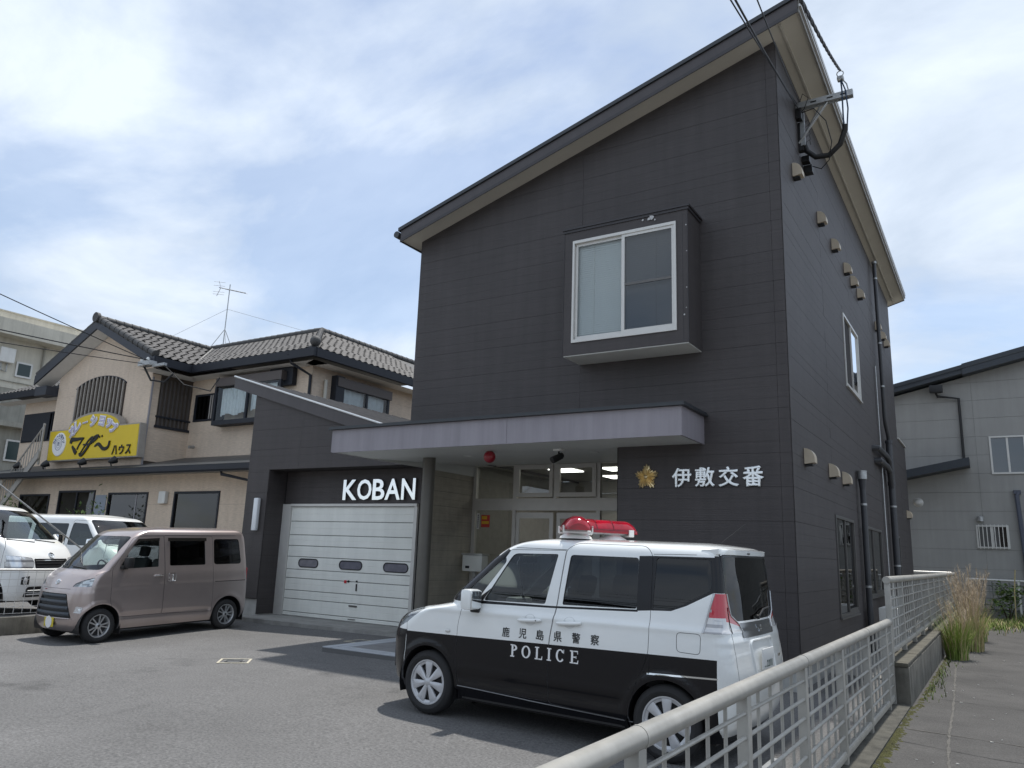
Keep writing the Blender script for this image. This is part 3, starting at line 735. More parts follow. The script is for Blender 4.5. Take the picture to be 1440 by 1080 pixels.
# side windows
def side_window(y0, y1, z0, z1, m, leaves=2, grille=0, opened=False):
    q = MB(); x = XR_; f = .05
    q.box(x - .02, x + .03, y0, y1, z0, z0 + f); q.box(x - .02, x + .03, y0, y1, z1 - f, z1); q.box(x - .02, x + .03, y0, y0 + f, z0 + f, z1 - f); q.box(x - .02, x + .03, y1 - f, y1, z0 + f, z1 - f)
    q.box(x + .0, x + .05, y0 - .01, y1 + .01, z0 - .03, z0 - .001)
    w = q.build('side_window', m, kb)
    ym = (y0 + y1) / 2
    q = MB(); q.box(x - .01, x + .02, ym - .025, ym + .025, z0 + f, z1 - f); q.box(x + .002, x + .024, ym, y1 - f, z0 + f, z0 + f + .05); q.build('sash', m, w)
    for (a, b, g) in ((y0 + f, ym - .025, G_DARK), (ym + .025, y1 - f, G_BLUE if opened else G_DARK)):
        if opened and a < ym - .1: continue
        q = MB(); q.add([(x + .0, a, z0 + f), (x + .0, b, z0 + f), (x + .0, b, z1 - f), (x + .0, a, z1 - f)], [(0, 1, 2, 3)]); q.build('pane', g if grille == 0 or True else g, w)
    q = MB(); q.box(x - .28, x - .05, y0 + .02, y1 - .02, z0 + .02, z1 - .02); q.build('window_recess', M_DARK, w)
    for k in range(grille):
        yy = y0 + .12 + (y1 - y0 - .24) * k / (grille - 1); q = MB(); q.box(x + .03, x + .045, yy - .008, yy + .008, z0 + .02, z1 - .02); q.build('grille_bar', m, w)
side_window(15.52, 17.38, 4.95, 6.40, M_WFRAME, opened=True)
side_window(13.52, 15.38, .76, 2.38, M_ALUD)
side_window(16.55, 19.22, .98, 2.36, M_ALUD)
side_window(21.35, 22.95, .98, 2.36, M_ALUD)

# vent hoods
def vent_mesh():
    q = MB(); n = 8; w = .085; pts = [(0, -.10), (0, .125)]
    for k in range(n + 1):
        a = pi / 2 - (pi / 2) * k / n; pts.append((.005 + .135 * cos(a), -.03 + .15 * sin(a)))
    pts.append((.14, -.085)); pts.append((.02, -.10))
    L_ = [(x, -w, z) for x, z in pts]; R_ = [(x, w, z) for x, z in pts]
    m_ = len(pts)
    q.add(L_ + R_, [tuple(range(m_)), tuple(reversed(range(m_, 2 * m_)))] + [(i, i + m_, (i + 1) % m_ + m_, (i + 1) % m_) for i in range(m_)])
    q.box(.0, .10, -.06, .06, -.125, -.101, 1)
    return q
vm = None
for (y, z) in [(11.49, 7.5), (13.43, 7.5), (14.77, 7.5), (16.15, 7.5), (17.0, 7.5), (17.9, 7.5), (20.83, 7.55), (21.8, 7.55), (22.6, 7.55), (11.39, 3.055), (13.28, 3.055), (14.53, 3.055), (25.5, 3.07)]:
    if vm is None:
        o = vent_mesh().build('vent_hood', [M_VENT, M_BLACK], kb, local=True); bm_ = bmesh.new(); bm_.from_mesh(o.data); bmesh.ops.recalc_face_normals(bm_, faces=bm_.faces); bm_.to_mesh(o.data); bm_.free(); vm = o.data
        o.location = Vector((XR_ + .015, y, z)) - kb.location
    else: shared('vent_hood', vm, kb, (XR_ + .015, y, z))
# pipes
q = MB(); q.tube([(-2.14, 16.1, -.05), (-2.14, 16.1, 2.85), (-2.14, 16.1, 3.1)], .055, 12); q.tube([(-2.14, 16.1, 3.0), (-2.14, 16.1, 3.2)], [.055, .075], 12)
for z in (2.72, 1.2): q.tube([(-2.14, 16.1, z - .02), (-2.14, 16.1, z + .02)], .061, 12, 1)
q.tube([(-2.20, 16.28, -.05), (-2.20, 16.28, 2.3)], .022, 8)
p1 = q.build('drain_pipe', [M_PIPE, M_STEEL], kb)
q = MB(); q.tube([(-2.14, 16.1, 3.2), (-2.14, 16.1, 3.34)], .088, 16); q.tube([(-2.14, 16.1, 3.34), (-2.14, 16.1, 3.36)], .094, 16); q.build('pipe_cap', M_STEEL, p1)
q = MB(); yb = 21.0
q.tube([(-2.13, 20.45, 9.1), (-2.13, 20.47, 5.15), (-2.13, 20.55, 4.95), (-2.12, 20.85, 4.72), (-2.12, 20.9, 4.55)], .045, 12)
q.tube([(-2.12, 20.9, 4.6), (-2.12, 20.9, -.05)], .075, 14)
q.tube([(-2.12, 20.9, 4.62), (-2.12, 20.9, 4.54)], .09, 14); q.tube([(-2.12, 20.9, 3.6), (-2.12, 20.9, 3.5)], .086, 14)
for (z0, dy) in ((4.15, 0), (3.9, .25)):
    q.tube([(-2.28, 18.7 + dy, z0), (-2.13, 18.7 + dy, z0), (-2.12, 18.9 + dy, z0), (-2.12, 20.2, z0), (-2.12, 20.65, z0 - .06), (-2.12, 20.85, z0 - .35), (-2.12, 20.9, z0 - .5)], .065, 12)
for z in (8.7, 7.0, 5.9): q.tube([(-2.13, 20.455, z - .02), (-2.13, 20.455, z + .02)], .052, 12, 1)
for z in (3.0, 1.6): q.tube([(-2.12, 20.9, z - .02), (-2.12, 20.9, z + .02)], .082, 12, 1)
p2 = q.build('vent_stack', [M_PIPE, M_STEEL], kb)
q = MB(); q.tube([(-2.13, 20.45, 9.1), (-2.13, 20.45, 9.16)], .062, 12); q.build('pipe_cap', M_STEEL, p2)
q = MB(); q.tube([(-2.2, 19.9, 6.3), (-2.2, 19.9, .1)], .018, 6); q.build('cable_conduit', M_STEEL, kb)
# little roof edge of the rear block
q = MB(); q.box(-5.5, -2.2, 24.3, 26.36, 5.152, 5.19); q.build('rear_parapet_cap', M_WFRAME, kb)

# lettering
let = thing('station_name_lettering', 'four polished steel characters naming the police box on the dark wall beside the gold emblem', 'wall lettering', (-3.28, YF - .02, 2.56))
for i, ch in enumerate('伊敷交番'):
    x = -3.91 + i * .335
    me = text_mesh('character', ch, 1, .03, mat('satin_steel_letters', (.80, .82, .82), .2, metal=.75), let, frameM((x + .0, YF - .03, 2.575), (1, 0, 0), (0, 0, 1), (0, -1, 0)), bold=.030, fit=(.29, .285))
    me.data.transform(Matrix.Translation(-let.location))
let = thing('koban_lettering', 'white steel letters KOBAN above the garage door', 'wall lettering', (-10.8, 12.2, 2.55))
for ch, x0, w_ in (('K', -11.88, .40), ('O', -11.47, .40), ('B', -11.04, .33), ('A', -10.70, .41), ('N', -10.26, .36)):
    me = text_mesh('letter', ch, 1, .04, mat('brushed_pale_steel', (.90, .91, .90), .10, metal=.95), let, frameM((x0, 12.19, 2.555), (1, 0, 0), (0, 0, 1), (0, -1, 0)), offs=.018, fit=(w_, .43))
    me.data.transform(Matrix.Translation(-let.location))
# emblem: five-pointed rising-sun crest
em = thing('gold_police_emblem', 'gold star shaped crest on the dark wall left of the steel characters', 'emblem', (-4.30, YF - .02, 2.735))
q = MB()
for k in range(25):
    a = pi / 2 + k * 2 * pi / 25; g_ = k % 5; g_ = min(g_, 5 - g_)      # 0 = long middle ray of a point
    rt = (.192, .172, .135)[g_]; rn0 = (.155, .155, .125)[g_]; h_ = 2 * pi / 50
    gn = (.158, .130, .105)
    def nr(kk): m0, m1 = min(kk % 5, 5 - kk % 5), min((kk + 1) % 5, 5 - (kk + 1) % 5); return gn[min(2, (m0 + m1) // 2 + (1 if m0 == m1 else 0))]
    rl_, rr_ = nr(k - 1), nr(k)
    A_ = Vector((cos(a - h_) * rl_, -.004, sin(a - h_) * rl_)); B_ = Vector((cos(a + h_) * rr_, -.004, sin(a + h_) * rr_)); T_ = Vector((cos(a) * rt, -.010, sin(a) * rt))
    q.add([(0, -.042, 0), A_, T_, B_, (cos(a) * rt * .55, -.036, sin(a) * rt * .55)], [(0, 1, 4), (1, 2, 4), (2, 3, 4), (3, 0, 4)])
    q.add([A_, T_, B_, A_ + Vector((0, .02, 0)), T_ + Vector((0, .02, 0)), B_ + Vector((0, .02, 0))], [(0, 3, 4, 1), (1, 4, 5, 2)])
q.build('rays', M_GOLD, em, local=True)
q = MB(); q.lathe([(0, -.058), (.018, -.054), (.03, -.04), (.034, -.02), (.04, -.018)], axis='y', n=20); q.build('boss', M_GOLD, em, local=True)

# red lamp, camera, wall light, post box
rl = thing('red_globe_lamp', 'red globe lamp hanging from the canopy soffit', 'lamp', (-6.95, 10.4, 3.23))
q = MB(); q.lathe([(.055, 0), (.055, -.03), (.035, -.035)], n=20); q.build('lamp_base', M_STEEL, rl, local=True)
q = MB(); q.lathe([(.1 * sin(pi * k / 12), -.13 - .1 * cos(pi * k / 12) * -1) for k in range(13)], n=28); q.build('globe', M_RED, rl, local=True)
sc_ = thing('security_camera', 'small black security camera on a white box under the canopy', 'security camera', (-5.75, 10.55, 3.24))
q = MB(); q.bbox(-.07, .07, -.07, .07, -.075, 0, .01); q.build('mount_box', M_WHITE, sc_, local=True)
q = MB(); q.tube([(0, 0, -.075), (0, 0, -.14), (-.01, -.03, -.17)], .014, 8); q.build('bracket', M_BLACK, sc_, local=True)
q = MB(); q.tube([(.02, .05, -.15), (-.04, -.12, -.24)], .042, 14); q.tube([(.025, .06, -.13), (-.045, -.14, -.222)], .045, 14); q.build('camera_body', M_BLACK, sc_, local=True)
wl = thing('wall_light', 'tall white rectangular light on the dark wall left of the garage', 'wall light', (-13.93, 11.69, 1.86))
q = MB(); q.bbox(-.07, .07, -.10, -.02, 0, .71, .02); q.build('diffuser', mat('opal_acrylic', (.75, .78, .80), .3), wl, local=True)
q = MB(); q.box(-.05, .05, -.02, .0, .03, .68); q.build('back_plate', M_ALU, wl, local=True)
pb = thing('post_box', 'pale grey metal letter box on a post at the left of the entrance', 'letter box', (-9.45, 13.75, .07))
q = MB(); q.bbox(-.25, .25, -.12, .12, 1.10, 1.43, .02); q.build('box_body', M_SHUT, pb, local=True)
q = MB(); q.bbox(-.27, .27, -.14, .14, 1.43, 1.47, .01); q.build('lid', M_ALU, pb, local=True)
q = MB(); q.box(-.16, -.06, -.125, -.119, 1.16, 1.21); q.build('latch', M_BLACK, pb, local=True)
q = MB(); q.box(-.04, .04, -.04, .04, 0, 1.10); q.build('post', M_ALU, pb, local=True)

# service bracket and cables at the high corner
sb = thing('service_drop_bracket', 'galvanised steel arm holding power cables at the high corner of the police box', 'cable bracket', (-2.2, 11.9, 8.8))
q = MB(); q.box(-2.23, -1.37, 11.86, 11.94, 8.80, 8.90); q.box(-2.23, -1.37, 11.93, 11.94, 8.78, 8.92)
q.build('arm', M_STEEL, sb)
q = MB()
for x in (-2.0, -1.75, -1.55): q.box(x, x + .09, 11.856, 11.859, 8.835, 8.86)
q.build('arm_slot', M_BLACK, sb)
q = MB(); q.tube([(-1.75, 11.9, 8.80), (-2.05, 11.95, 8.45), (-2.23, 12.0, 8.25)], .018, 8); q.tube([(-1.85, 11.93, 8.80), (-2.23, 12.15, 8.35)], .016, 8)
q.build('brace', M_STEEL, sb)
q = MB(); q.box(-2.235, -2.15, 11.85, 11.98, 8.62, 8.80); q.box(-2.235, -2.16, 12.0, 12.10, 8.12, 8.62, 0); q.box(-2.235, -2.12, 12.2, 12.34, 8.02, 8.12); q.box(-2.235, -2.11, 12.35, 12.5, 7.9, 8.02); q.build('junction_box', M_BLACK, sb)
q = MB(); q.box(-2.20, -2.13, 11.99, 12.02, 8.2, 8.78); q.build('rail', M_STEEL, sb)
q = MB(); q.tube([(-2.18, 12.05, 8.32), (-2.12, 12.08, 8.12), (-2.0, 12.1, 8.0), (-1.8, 12.1, 7.98), (-1.62, 12.05, 8.1), (-1.53, 12.0, 8.3), (-1.52, 11.97, 8.38)], .045, 10)
q.build('cable_boot', M_BLACK, sb)
q = MB()
for dx_ in (-.02, .03):
    q.tube([(-1.52 + dx_, 11.97, 8.36), (-1.50 + dx_ * 1.5, 11.9, 8.6), (-1.50 + dx_, 11.85, 8.9), (-1.53, 11.85, 9.12)], .012, 6)
q.build('service_cable', M_WIREB, sb)
q = MB(); q.tube([(-1.53 + .05 * cos(a), 11.84, 9.20 + .05 * sin(a)) for a in [k * pi / 6 for k in range(12)]], .008, 6, closed=True); q.tube([(-1.53, 11.85, 9.14), (-1.45, 11.88, 9.02), (-1.43, 11.9, 8.9)], .01, 6); q.bbox(-1.58, -1.48, 11.80, 11.90, 9.08, 9.15, .02); q.build('tension_clamp', M_STEEL, sb)
q = MB(); q.tube([(-2.2, 11.95, 8.75), (-1.95, 11.85, 8.72), (-1.78, 11.85, 8.45), (-1.72, 11.9, 8.1), (-1.8, 12.1, 7.9), (-1.95, 12.25, 7.85), (-2.1, 12.35, 7.98)], .008, 5)
q.tube([(-2.18, 11.9, 8.9), (-2.10, 11.8, 9.0), (-2.02, 11.8, 8.9), (-2.1, 11.85, 8.75), (-2.2, 11.9, 8.7)], .006, 5)
for k in range(5): q.tube([(-2.12, 12.0, 8.6 - k * .09), (-2.06, 11.97, 8.62 - k * .09), (-2.05, 12.0, 8.54 - k * .09)], .005, 4)
q.build('loose_wire', M_WIRE, sb)
def wire(name, label, pts, r_, m=None, sag=0, n=18, group='cables overhead', cat='cable'):
    q = MB(); a, b = Vector(pts[0]), Vector(pts[1])
    q.tube([a.lerp(b, i / n) - Vector((0, 0, sag * 4 * (i / n) * (1 - i / n))) for i in range(n + 1)], r_, 5)
    return tagobj(q.build(name, m or M_WIRE), label, cat, group)
WA, WB, WC, WD = (-1.419, 4, 5.794), (-1.491, 4, 5.83), (-1.167, 4, 5.668), (-1.01, 4, 5.772)
for (a, b, r_) in (((-2.19, 11.9, 8.80), 0, .011), ((-2.21, 11.9, 8.9), 1, .008), ((-2.18, 11.95, 8.95), 2, .007)):
    e = (WA, WB, WC)[b]
    wire('overhead_cable', ('twisted black cable running from the bracket over the camera side, lowest of three', 'thin cable left of the twisted one from the bracket to the street', 'thinnest cable crossing the roof edge towards the bracket')[b], (a, e), r_, sag=.05)
q = MB(); a, b = Vector((-1.53, 11.84, 9.26)), Vector(WD)
for ph in (0, 2.1, 4.2):
    q.tube([a.lerp(b, i / 90) + Vector((.010 * cos(i * .55 + ph), 0, .010 * sin(i * .55 + ph))) - Vector((0, 0, .5 * (i / 90) * (1 - i / 90))) for i in range(91)], .012, 6)
tagobj(q.build('service_cable', mat('cable_grey', (.045, .045, .05), .6)), 'thick twisted grey service cable from the clamp up past the roof corner', 'cable', 'cables overhead')

# ------------------------------------------------------------------ fences
def fence(y_posts, X, ztop, zbot, nh, dz, label, x_extra=0, end_cap=True, bars_per=4):
    t = thing('mesh_fence', label, 'fence', (X, y_posts[0], 0))
    y0, y1 = y_posts[0] - .04, y_posts[-1] + .05
    q = MB(); n = 14; pts = [(X, y0 - .02 + (y1 - y0 + .04) * k / n, ztop - .043) for k in range(n + 1)]
    q.tube(pts, .043, 20); q.build('top_rail', M_FENCE, t)
    pm = None
    for y in y_posts[::2]:
        q = MB(); q.tube([(X, y + .02, ztop - .043), (X, y + .035, ztop - .043)], .0455, 20); q.build('rail_joint', M_FENCE, t)
    for i, y in enumerate(y_posts):
        if pm is None:
            q = MB(); q.bbox(-.03, .03, -.038, .038, zbot - .10, ztop - .07, .006); o = q.build('post', M_FENCE, t, local=True); pm = o.data
            o.location = (0, y - y_posts[0], 0)
        else: shared('post', pm, t, (X, y, 0))
    q = MB(); q.bbox(X - .025, X + .025, y0 + .03, y1 - .03, zbot - .02, zbot + .035, .004); q.box(X + .026, X + .030, y0 + .03, y1 - .03, zbot + .0, zbot + .02); q.build('bottom_rail', M_FENCE, t)
    vm_ = None
    for i in range(len(y_posts) - 1):
        a, b = y_posts[i] + .033, y_posts[i + 1] - .033; L_ = b - a
        hm = None
        for k in range(nh):
            z = ztop - .155 - k * dz
            if hm is None:
                q = MB(); q.tube([(0, 0, 0), (0, L_, 0)], .0112, 8); o = q.build('horizontal_bar', M_FENCE, t, local=True); hm = o.data; o.location = Vector((X + .012, a, z)) - t.location
            else: shared('horizontal_bar', hm, t, (X + .012, a, z))
        for k in range(bars_per):
            y = a + L_ * (k + 1) / (bars_per + 1) if bars_per > 1 else a
            if vm_ is None:
                q = MB(); q.tube([(0, 0, zbot + .03), (0, 0, ztop - .09)], .0102, 8); o = q.build('vertical_bar', M_FENCE, t, local=True); vm_ = o.data; o.location = (-.006, y - y_posts[0], 0)
            else: shared('vertical_bar', vm_, t, (X - .006, y, 0))
    return t
fence([-.02, 1.4, 2.84, 4.27, 5.68, 7.11, 8.56, 9.98, 10.47], -1.2, .985, .095, 7, .1175, 'light grey pipe and grid fence nearest the camera beside the police car')
fence([10.56 + 1.45 * k for k in range(12)], -1.2, 1.47, .60, 7, .1175, 'higher light grey grid fence standing on the concrete wall beside the police box')
bw = thing('retaining_wall', 'low stained concrete wall carrying the higher grid fence', 'wall', (-1.1, 18, 0))
q = MB(); q.bbox(-1.26, -1.02, 10.52, 27.0, -.2, .44, .012); q.build('wall_body', M_CONCD, bw)
M_COP = mat('coping_stone', (.095, .088, .068), .9, var=.3, vscale=6, bump=.6, bscale=70)
cm = None
for i in range(27):
    y = 10.5 + i * .61
    if cm is None:
        q = MB(); q.bbox(-.125, .125, .004, .606, .442, .49, .012); o = q.build('coping_block', M_COP, bw, local=True); cm = o.data; o.location = Vector((-1.15, y, 0)) - bw.location
    else: shared('coping_block', cm, bw, (-1.15 + random.uniform(-.003, .003), y, random.uniform(-.002, .002)))
# fence across the end of the road
t = thing('end_fence', 'pale rail fence across the far end of the road in front of the grey house', 'fence', (1, 29.6, 0))
q = MB(); q.tube([(-3.2, 27.1, 1.44), (-1.3, 27.1, 1.44)], .04, 10); q.tube([(-1.0, 29.5, 1.27), (6, 29.5, 1.22)], .035, 10); q.build('rail', M_WFRAME, t)
q = MB()
for k in range(6): q.box(-1.0 + k * 1.4 - .03, -1.0 + k * 1.4 + .03, 29.47, 29.53, 0, 1.25)
q.build('post', M_WFRAME, t)
q = MB()
for k in range(30): q.tube([(-1.0 + k * .23, 29.5, .2), (-1.0 + k * .23, 29.5, 1.22)], .012, 4)
for k in range(5): q.tube([(-1.0, 29.5, .3 + k * .2), (6, 29.5, .3 + k * .2)], .01, 4)
tagobj(q.build('mesh', mat('dull_mesh', (.12, .13, .12), .6), t), kind='stuff')

# equipment in the passage
ac = thing('outdoor_unit', 'white air conditioner outdoor unit in the passage behind the grid fence', 'air conditioner', (-1.85, 16.6, .03))
q = MB(); q.bbox(-.16, .16, -.42, .42, .06, .80, .015); q.build('casing', M_WHITE, ac, local=True)
q = MB()
for k in range(7): q.tube([(.165, .1 + (.03 + k * .038) * cos(a), .43 + (.03 + k * .038) * sin(a)) for a in [j * pi / 10 for j in range(20)]], .005, 4, closed=True)
q.build('fan_grille', M_ALUD, ac, local=True)
q = MB(); q.lathe([(0, .161), (.25, .161)], c=(0, .1, .43), axis='x', n=20); q.box(-.14, .14, -.36, -.28, 0, .06); q.box(-.14, .14, .28, .36, 0, .06); q.build('fan_opening', M_BLACK, ac, local=True)
gm = thing('gas_meter', 'small white meter with a yellow tag on pipes behind the grid fence', 'meter', (-1.95, 18.3, .03))
q = MB(); q.bbox(-.09, .09, -.14, .14, .62, .95, .03); q.build('meter_body', M_WHITE, gm, local=True)
q = MB(); q.tube([(0, -.08, .95), (0, -.08, 1.3)], .02, 8); q.tube([(0, .08, 0), (0, .08, .62)], .02, 8); q.build('pipe', M_WHITE, gm, local=True)
q = MB(); q.box(.095, .10, -.10, .06, .98, 1.16); q.build('tag', mat('tag_yellow', (.45, .40, .12), .6), gm, local=True)
ws = thing('wheel_stop', 'low steel parking stop behind the police car', 'parking stop', (-1.55, 5.6, 0))
q = MB(); q.bbox(-1.62, -1.54, 4.9, 6.5, .06, .13, .01); q.build('beam', M_STEEL, ws)
q = MB(); q.box(-1.6, -1.56, 5.1, 5.16, -.02, .06); q.box(-1.6, -1.56, 6.25, 6.31, -.02, .06); q.build('foot', M_STEEL, ws)

# left mesh fence on its low wall
lw = thing('kerb_wall', 'low stained concrete wall left of the mauve van', 'wall', (-14.67, 4, -.12))
q = MB(); q.bbox(-14.72, -14.60, -10, 9.0, -.3, .19, .01); q.build('wall_body', M_CONCD, lw)
t = thing('net_fence', 'white wire net fence on the low wall in front of the white van', 'fence', (-14.66, 4, .2))
q = MB(); q.tube([(-14.66, -10, .985), (-14.66, 8.6, .985)], .022, 10); q.build('top_rail', M_WFRAME, t)
q = MB()
for k in range(10): q.tube([(-14.69, -9.5 + 2 * k, .15), (-14.69, -9.5 + 2 * k, 1.0)], .022, 8)
q.build('post', M_WFRAME, t)
for k in range(42):
    y = 8.55 - k * .145; q = MB(); q.tube([(-14.66, y, .24), (-14.66, y, .97)], .0045, 5); q.build('vertical_wire', M_WFRAME, t)
for k in range(7):
    q = MB(); q.tube([(-14.655, 0, .25 + k * .115), (-14.655, 8.6, .25 + k * .115)], .004, 5); q.build('horizontal_wire', M_WFRAME, t)
tagobj((lambda q: (q.tube([(-14.2, 4.2, 3.9), (-14.65, 8.3, 1.35)], .014, 6), q.build('stay_wire', M_STEEL))[1])(MB()), 'thin grey stay wire slanting down behind the mauve van', 'stay wire')

# ------------------------------------------------------------------ restaurant house
rs = thing('restaurant_house', 'beige two-storey house with weathered tiled roofs and a restaurant downstairs', 'building', (-24, 16, .15))
q = MB()
q.box(-30.6, -14.6, 14.012, 20, .15, 3.7); q.box(-27.73, -22.262, 14.012, 22, 3.8, 7.0)
q.add([(-27.73, 14.012, 7.0), (-22.262, 14.012, 6.96), (-25.03, 14.012, 8.25), (-27.73, 22, 7.0), (-22.262, 22, 6.96), (-25.03, 22, 8.25)], [(0, 1, 2), (0, 2, 5, 3), (2, 1, 4, 5)])
q.box(-22.27, -16.732, 15.512, 24, 3.8, 6.9); q.box(-33.0, -27.73, 15.512, 24, .15, 6.95)
q.build('wall_core', M_BEIGEBACK, rs)
Hb = 1.0
W1 = [(10.25, 12.3, .6, 2.97), (6.9, 8.98, .6, 2.97), (4.0, 6.15, .3, 3.06), (1.5, 3.45, .6, 2.96)]
boards(rs, (-30.6, 14.0, 0), (1, 0, 0), (0, -1, 0), [(0, .2), (16.2, .2), (16.2, 3.70), (0, 3.70)], W1, 1.2, .2, [1.6, 3.5, 6.5, 9.2, 12.7, 14.2], M_BEIGE, name='cladding_panel', strips=1, proud=.012)
boards(rs, (-27.73, 14.0, 0), (1, 0, 0), (0, -1, 0), [(0, 3.78), (5.48, 3.78), (5.48, 6.98), (2.70, 8.26), (0, 7.02)], [(1.22, 4.12, 4.95, 6.83)], 1.3, 3.7, [1.2, 4.15], M_BEIGE, name='cladding_panel', strips=1, proud=.012)
boards(rs, (-22.25, 14.0, 0), (0, 1, 0), (1, 0, 0), [(0, 3.95), (1.52, 3.95), (1.52, 6.7), (0, 6.7)], [(.28, 1.46, 5.05, 6.7)], 1.3, 3.66, [.0], M_BEIGE, name='cladding_panel', strips=1, proud=.012)
boards(rs, (-22.25, 15.5, 0), (1, 0, 0), (0, -1, 0), [(0, 3.95), (5.53, 3.95), (5.53, 6.8), (0, 6.8)], [(.2, 1.75, 5.36, 6.27)], 1.3, 3.68, [2.1], M_BEIGE, name='cladding_panel', strips=1, proud=.012)
boards(rs, (-16.72, 15.5, 0), (0, 1, 0), (1, 0, 0), [(0, 3.9), (8, 3.9), (8, 6.8), (0, 6.8)], [], 1.3, 3.68, [3.4, 6.2], M_BEIGE, name='cladding_panel', strips=1, proud=.012)
boards(rs, (-33.0, 15.5, 0), (1, 0, 0), (0, -1, 0), [(0, .3), (5.3, .3), (5.3, 6.9), (0, 6.9)], [(.1, 4.3, 5.15, 6.3)], 1.3, .3, [], M_BEIGE, name='cladding_panel', strips=1, proud=.012)
def navy_window(x0, x1, z0, z1, y, split=1, g=G_DARK, deep=.25, m=M_NAVY, curtain=None, f=.06, parent=rs):  # curtain: material of the sheet behind the pane, painted sky reflection on grey house
    q = MB(); q.box(x0, x1, y - .03, y + .05, z0, z0 + f); q.box(x0, x1, y - .03, y + .05, z1 - f, z1); q.box(x0, x0 + f, y - .03, y + .05, z0 + f, z1 - f); q.box(x1 - f, x1, y - .03, y + .05, z0 + f, z1 - f)
    for k in range(1, split): xm = x0 + (x1 - x0) * k / split; q.box(xm - .03, xm + .03, y - .01, y + .04, z0 + f, z1 - f)
    w = q.build('window', m, parent); pane(x0 + f, x1 - f, z0 + f, z1 - f, y + .02, g, w)
    q = MB(); q.add([(x0 + f, y + deep, z0), (x1 - f, y + deep, z0), (x1 - f, y + deep, z1), (x0 + f, y + deep, z1)], [(0, 1, 2, 3)]); q.build('room_or_sky_sheet', M_DARK if curtain is None else curtain, w)  # curtain only sets this sheet's material; grey house passes a painted sky reflection
    return w
for (a, b, c, e) in W1[:2] + W1[3:]:
    w = navy_window(-30.6 + a, -30.6 + b, c, e, 13.99, 1, glassmat('shop_glass', (.30, .31, .30), .7, wav=.03), .6)
    q = MB(); q.box(-30.6 + a + .1, -30.6 + b - .1, 14.1, 14.13, e - .30, e - .14); q.build('roller_blind', mat('cream_blind', (.45, .42, .34), .8), w)
w = navy_window(-26.6, -24.45, .3, 3.06, 13.99, 2, glassmat('shop_glass', (.30, .31, .30), .7), .6)
q = MB(); q.box(-26.4, -24.6, 14.1, 14.13, 2.62, 2.80); q.build('roller_blind', mat('cream_blind', (.45, .42, .34), .8), w)
q = MB(); q.box(-26.35, -26.15, 13.93, 13.95, 1.95, 2.25); q.box(-25.6, -25.3, 13.93, 13.95, 1.6, 2.0); q.build('notice', M_PRINTW, w)
q = MB(); q.box(-24.4, -23.8, 13.97, 13.985, .3, 2.9); q.build('pale_panel', mat('blue_grey_panel', (.28, .32, .38), .5), rs)
q = MB(); q.bbox(-20.95, -20.62, 13.86, 13.985, 2.62, 2.98, .03); q.build('wall_lamp', M_WHITE, rs)
# arched grille in the gable
def arch_z(x): return 6.12 + .72 * sqrt(max(0, 1 - ((x + 25.06) / 1.75) ** 2))
q = MB(); xs = [-26.51 + 2.9 * k / 16 for k in range(17)]
q.add([(x, 14.06, 4.96) for x in xs] + [(x, 14.06, arch_z(x)) for x in xs], [(i, i + 1, i + 18, i + 17) for i in range(16)])
gr = q.build('arched_opening', M_DARK, rs)
q = MB()
for i in range(16):
    x0, x1 = xs[i], xs[i + 1]; q.prism([(x0, 13.985, 6.85), (x0, 13.985, arch_z(x0)), (x1, 13.985, arch_z(x1)), (x1, 13.985, 6.85)], (0, .03, 0))
q.build('arch_infill', M_BEIGE, rs)
q = MB(); q.tube([(x, 13.98, arch_z(x)) for x in xs], .03, 6); q.build('arch_frame', M_NAVY, gr)
M_BAR = mat('grille_taupe', (.33, .30, .265), .6, var=.1)
for k in range(13):
    x = -26.4 + 2.68 * k / 12; q = MB(); q.box(x - .026, x + .026, 13.93, 13.97, 4.97, arch_z(x) + .0); q.build('grille_bar', M_BAR, gr)
q = MB(); q.box(-26.5, -23.62, 13.94, 13.985, 5.2, 5.26); q.build('grille_rail', M_BAR, gr)
q = MB(); q.box(-22.30, -22.27, 14.28, 15.46, 5.05, 6.7); sg = q.build('side_opening', M_DARK, rs)
for k in range(8):
    y = 14.36 + 1.02 * k / 7; q = MB(); q.box(-22.27, -22.22, y - .03, y + .03, 5.08, 6.6); q.build('grille_bar', mat('dark_taupe', (.09, .08, .075), .6), sg)
q = MB(); q.box(-22.25, -22.19, 14.25, 15.5, 5.02, 5.10); q.box(-22.25, -22.19, 14.25, 15.5, 5.35, 5.40); q.build('grille_rail', M_NAVY, sg)
q = MB(); q.box(-22.27, -22.22, 14.0, 14.05, .2, 6.6); q.build('corner_trim', mat('lilac_trim', (.33, .32, .34), .6), rs)
# shuttered window and bay window of the set-back wall
w = navy_window(-22.05, -20.52, 5.37, 6.26, 15.49, 2, G_DARK, .2)
q = MB()
for k in range(7): q.box(-21.25 + k * .1, -21.2 + k * .1, 15.44, 15.455, 5.43, 6.2)
q.build('slat', mat('pale_slat', (.36, .34, .32), .6), w)
q = MB(); q.box(-20.6, -17.6, 15.1, 15.48, 6.35, 6.62); by_ = q.build('bay_hood', mat('umber_shutter_box', (.10, .085, .08), .6), rs)
q = MB(); q.box(-20.6, -17.6, 15.1, 15.48, 5.12, 5.26)
for x in (-20.6, -19.1, -17.68): q.box(x, x + .08, 15.1, 15.17, 5.26, 6.35)
q.box(-20.6, -20.53, 15.17, 15.47, 5.26, 6.35); q.build('bay_frame', M_NAVY, by_)
pane(-20.52, -17.7, 5.26, 6.35, 15.14, glassmat('clear_glass', (.8, .84, .84), .45), by_)
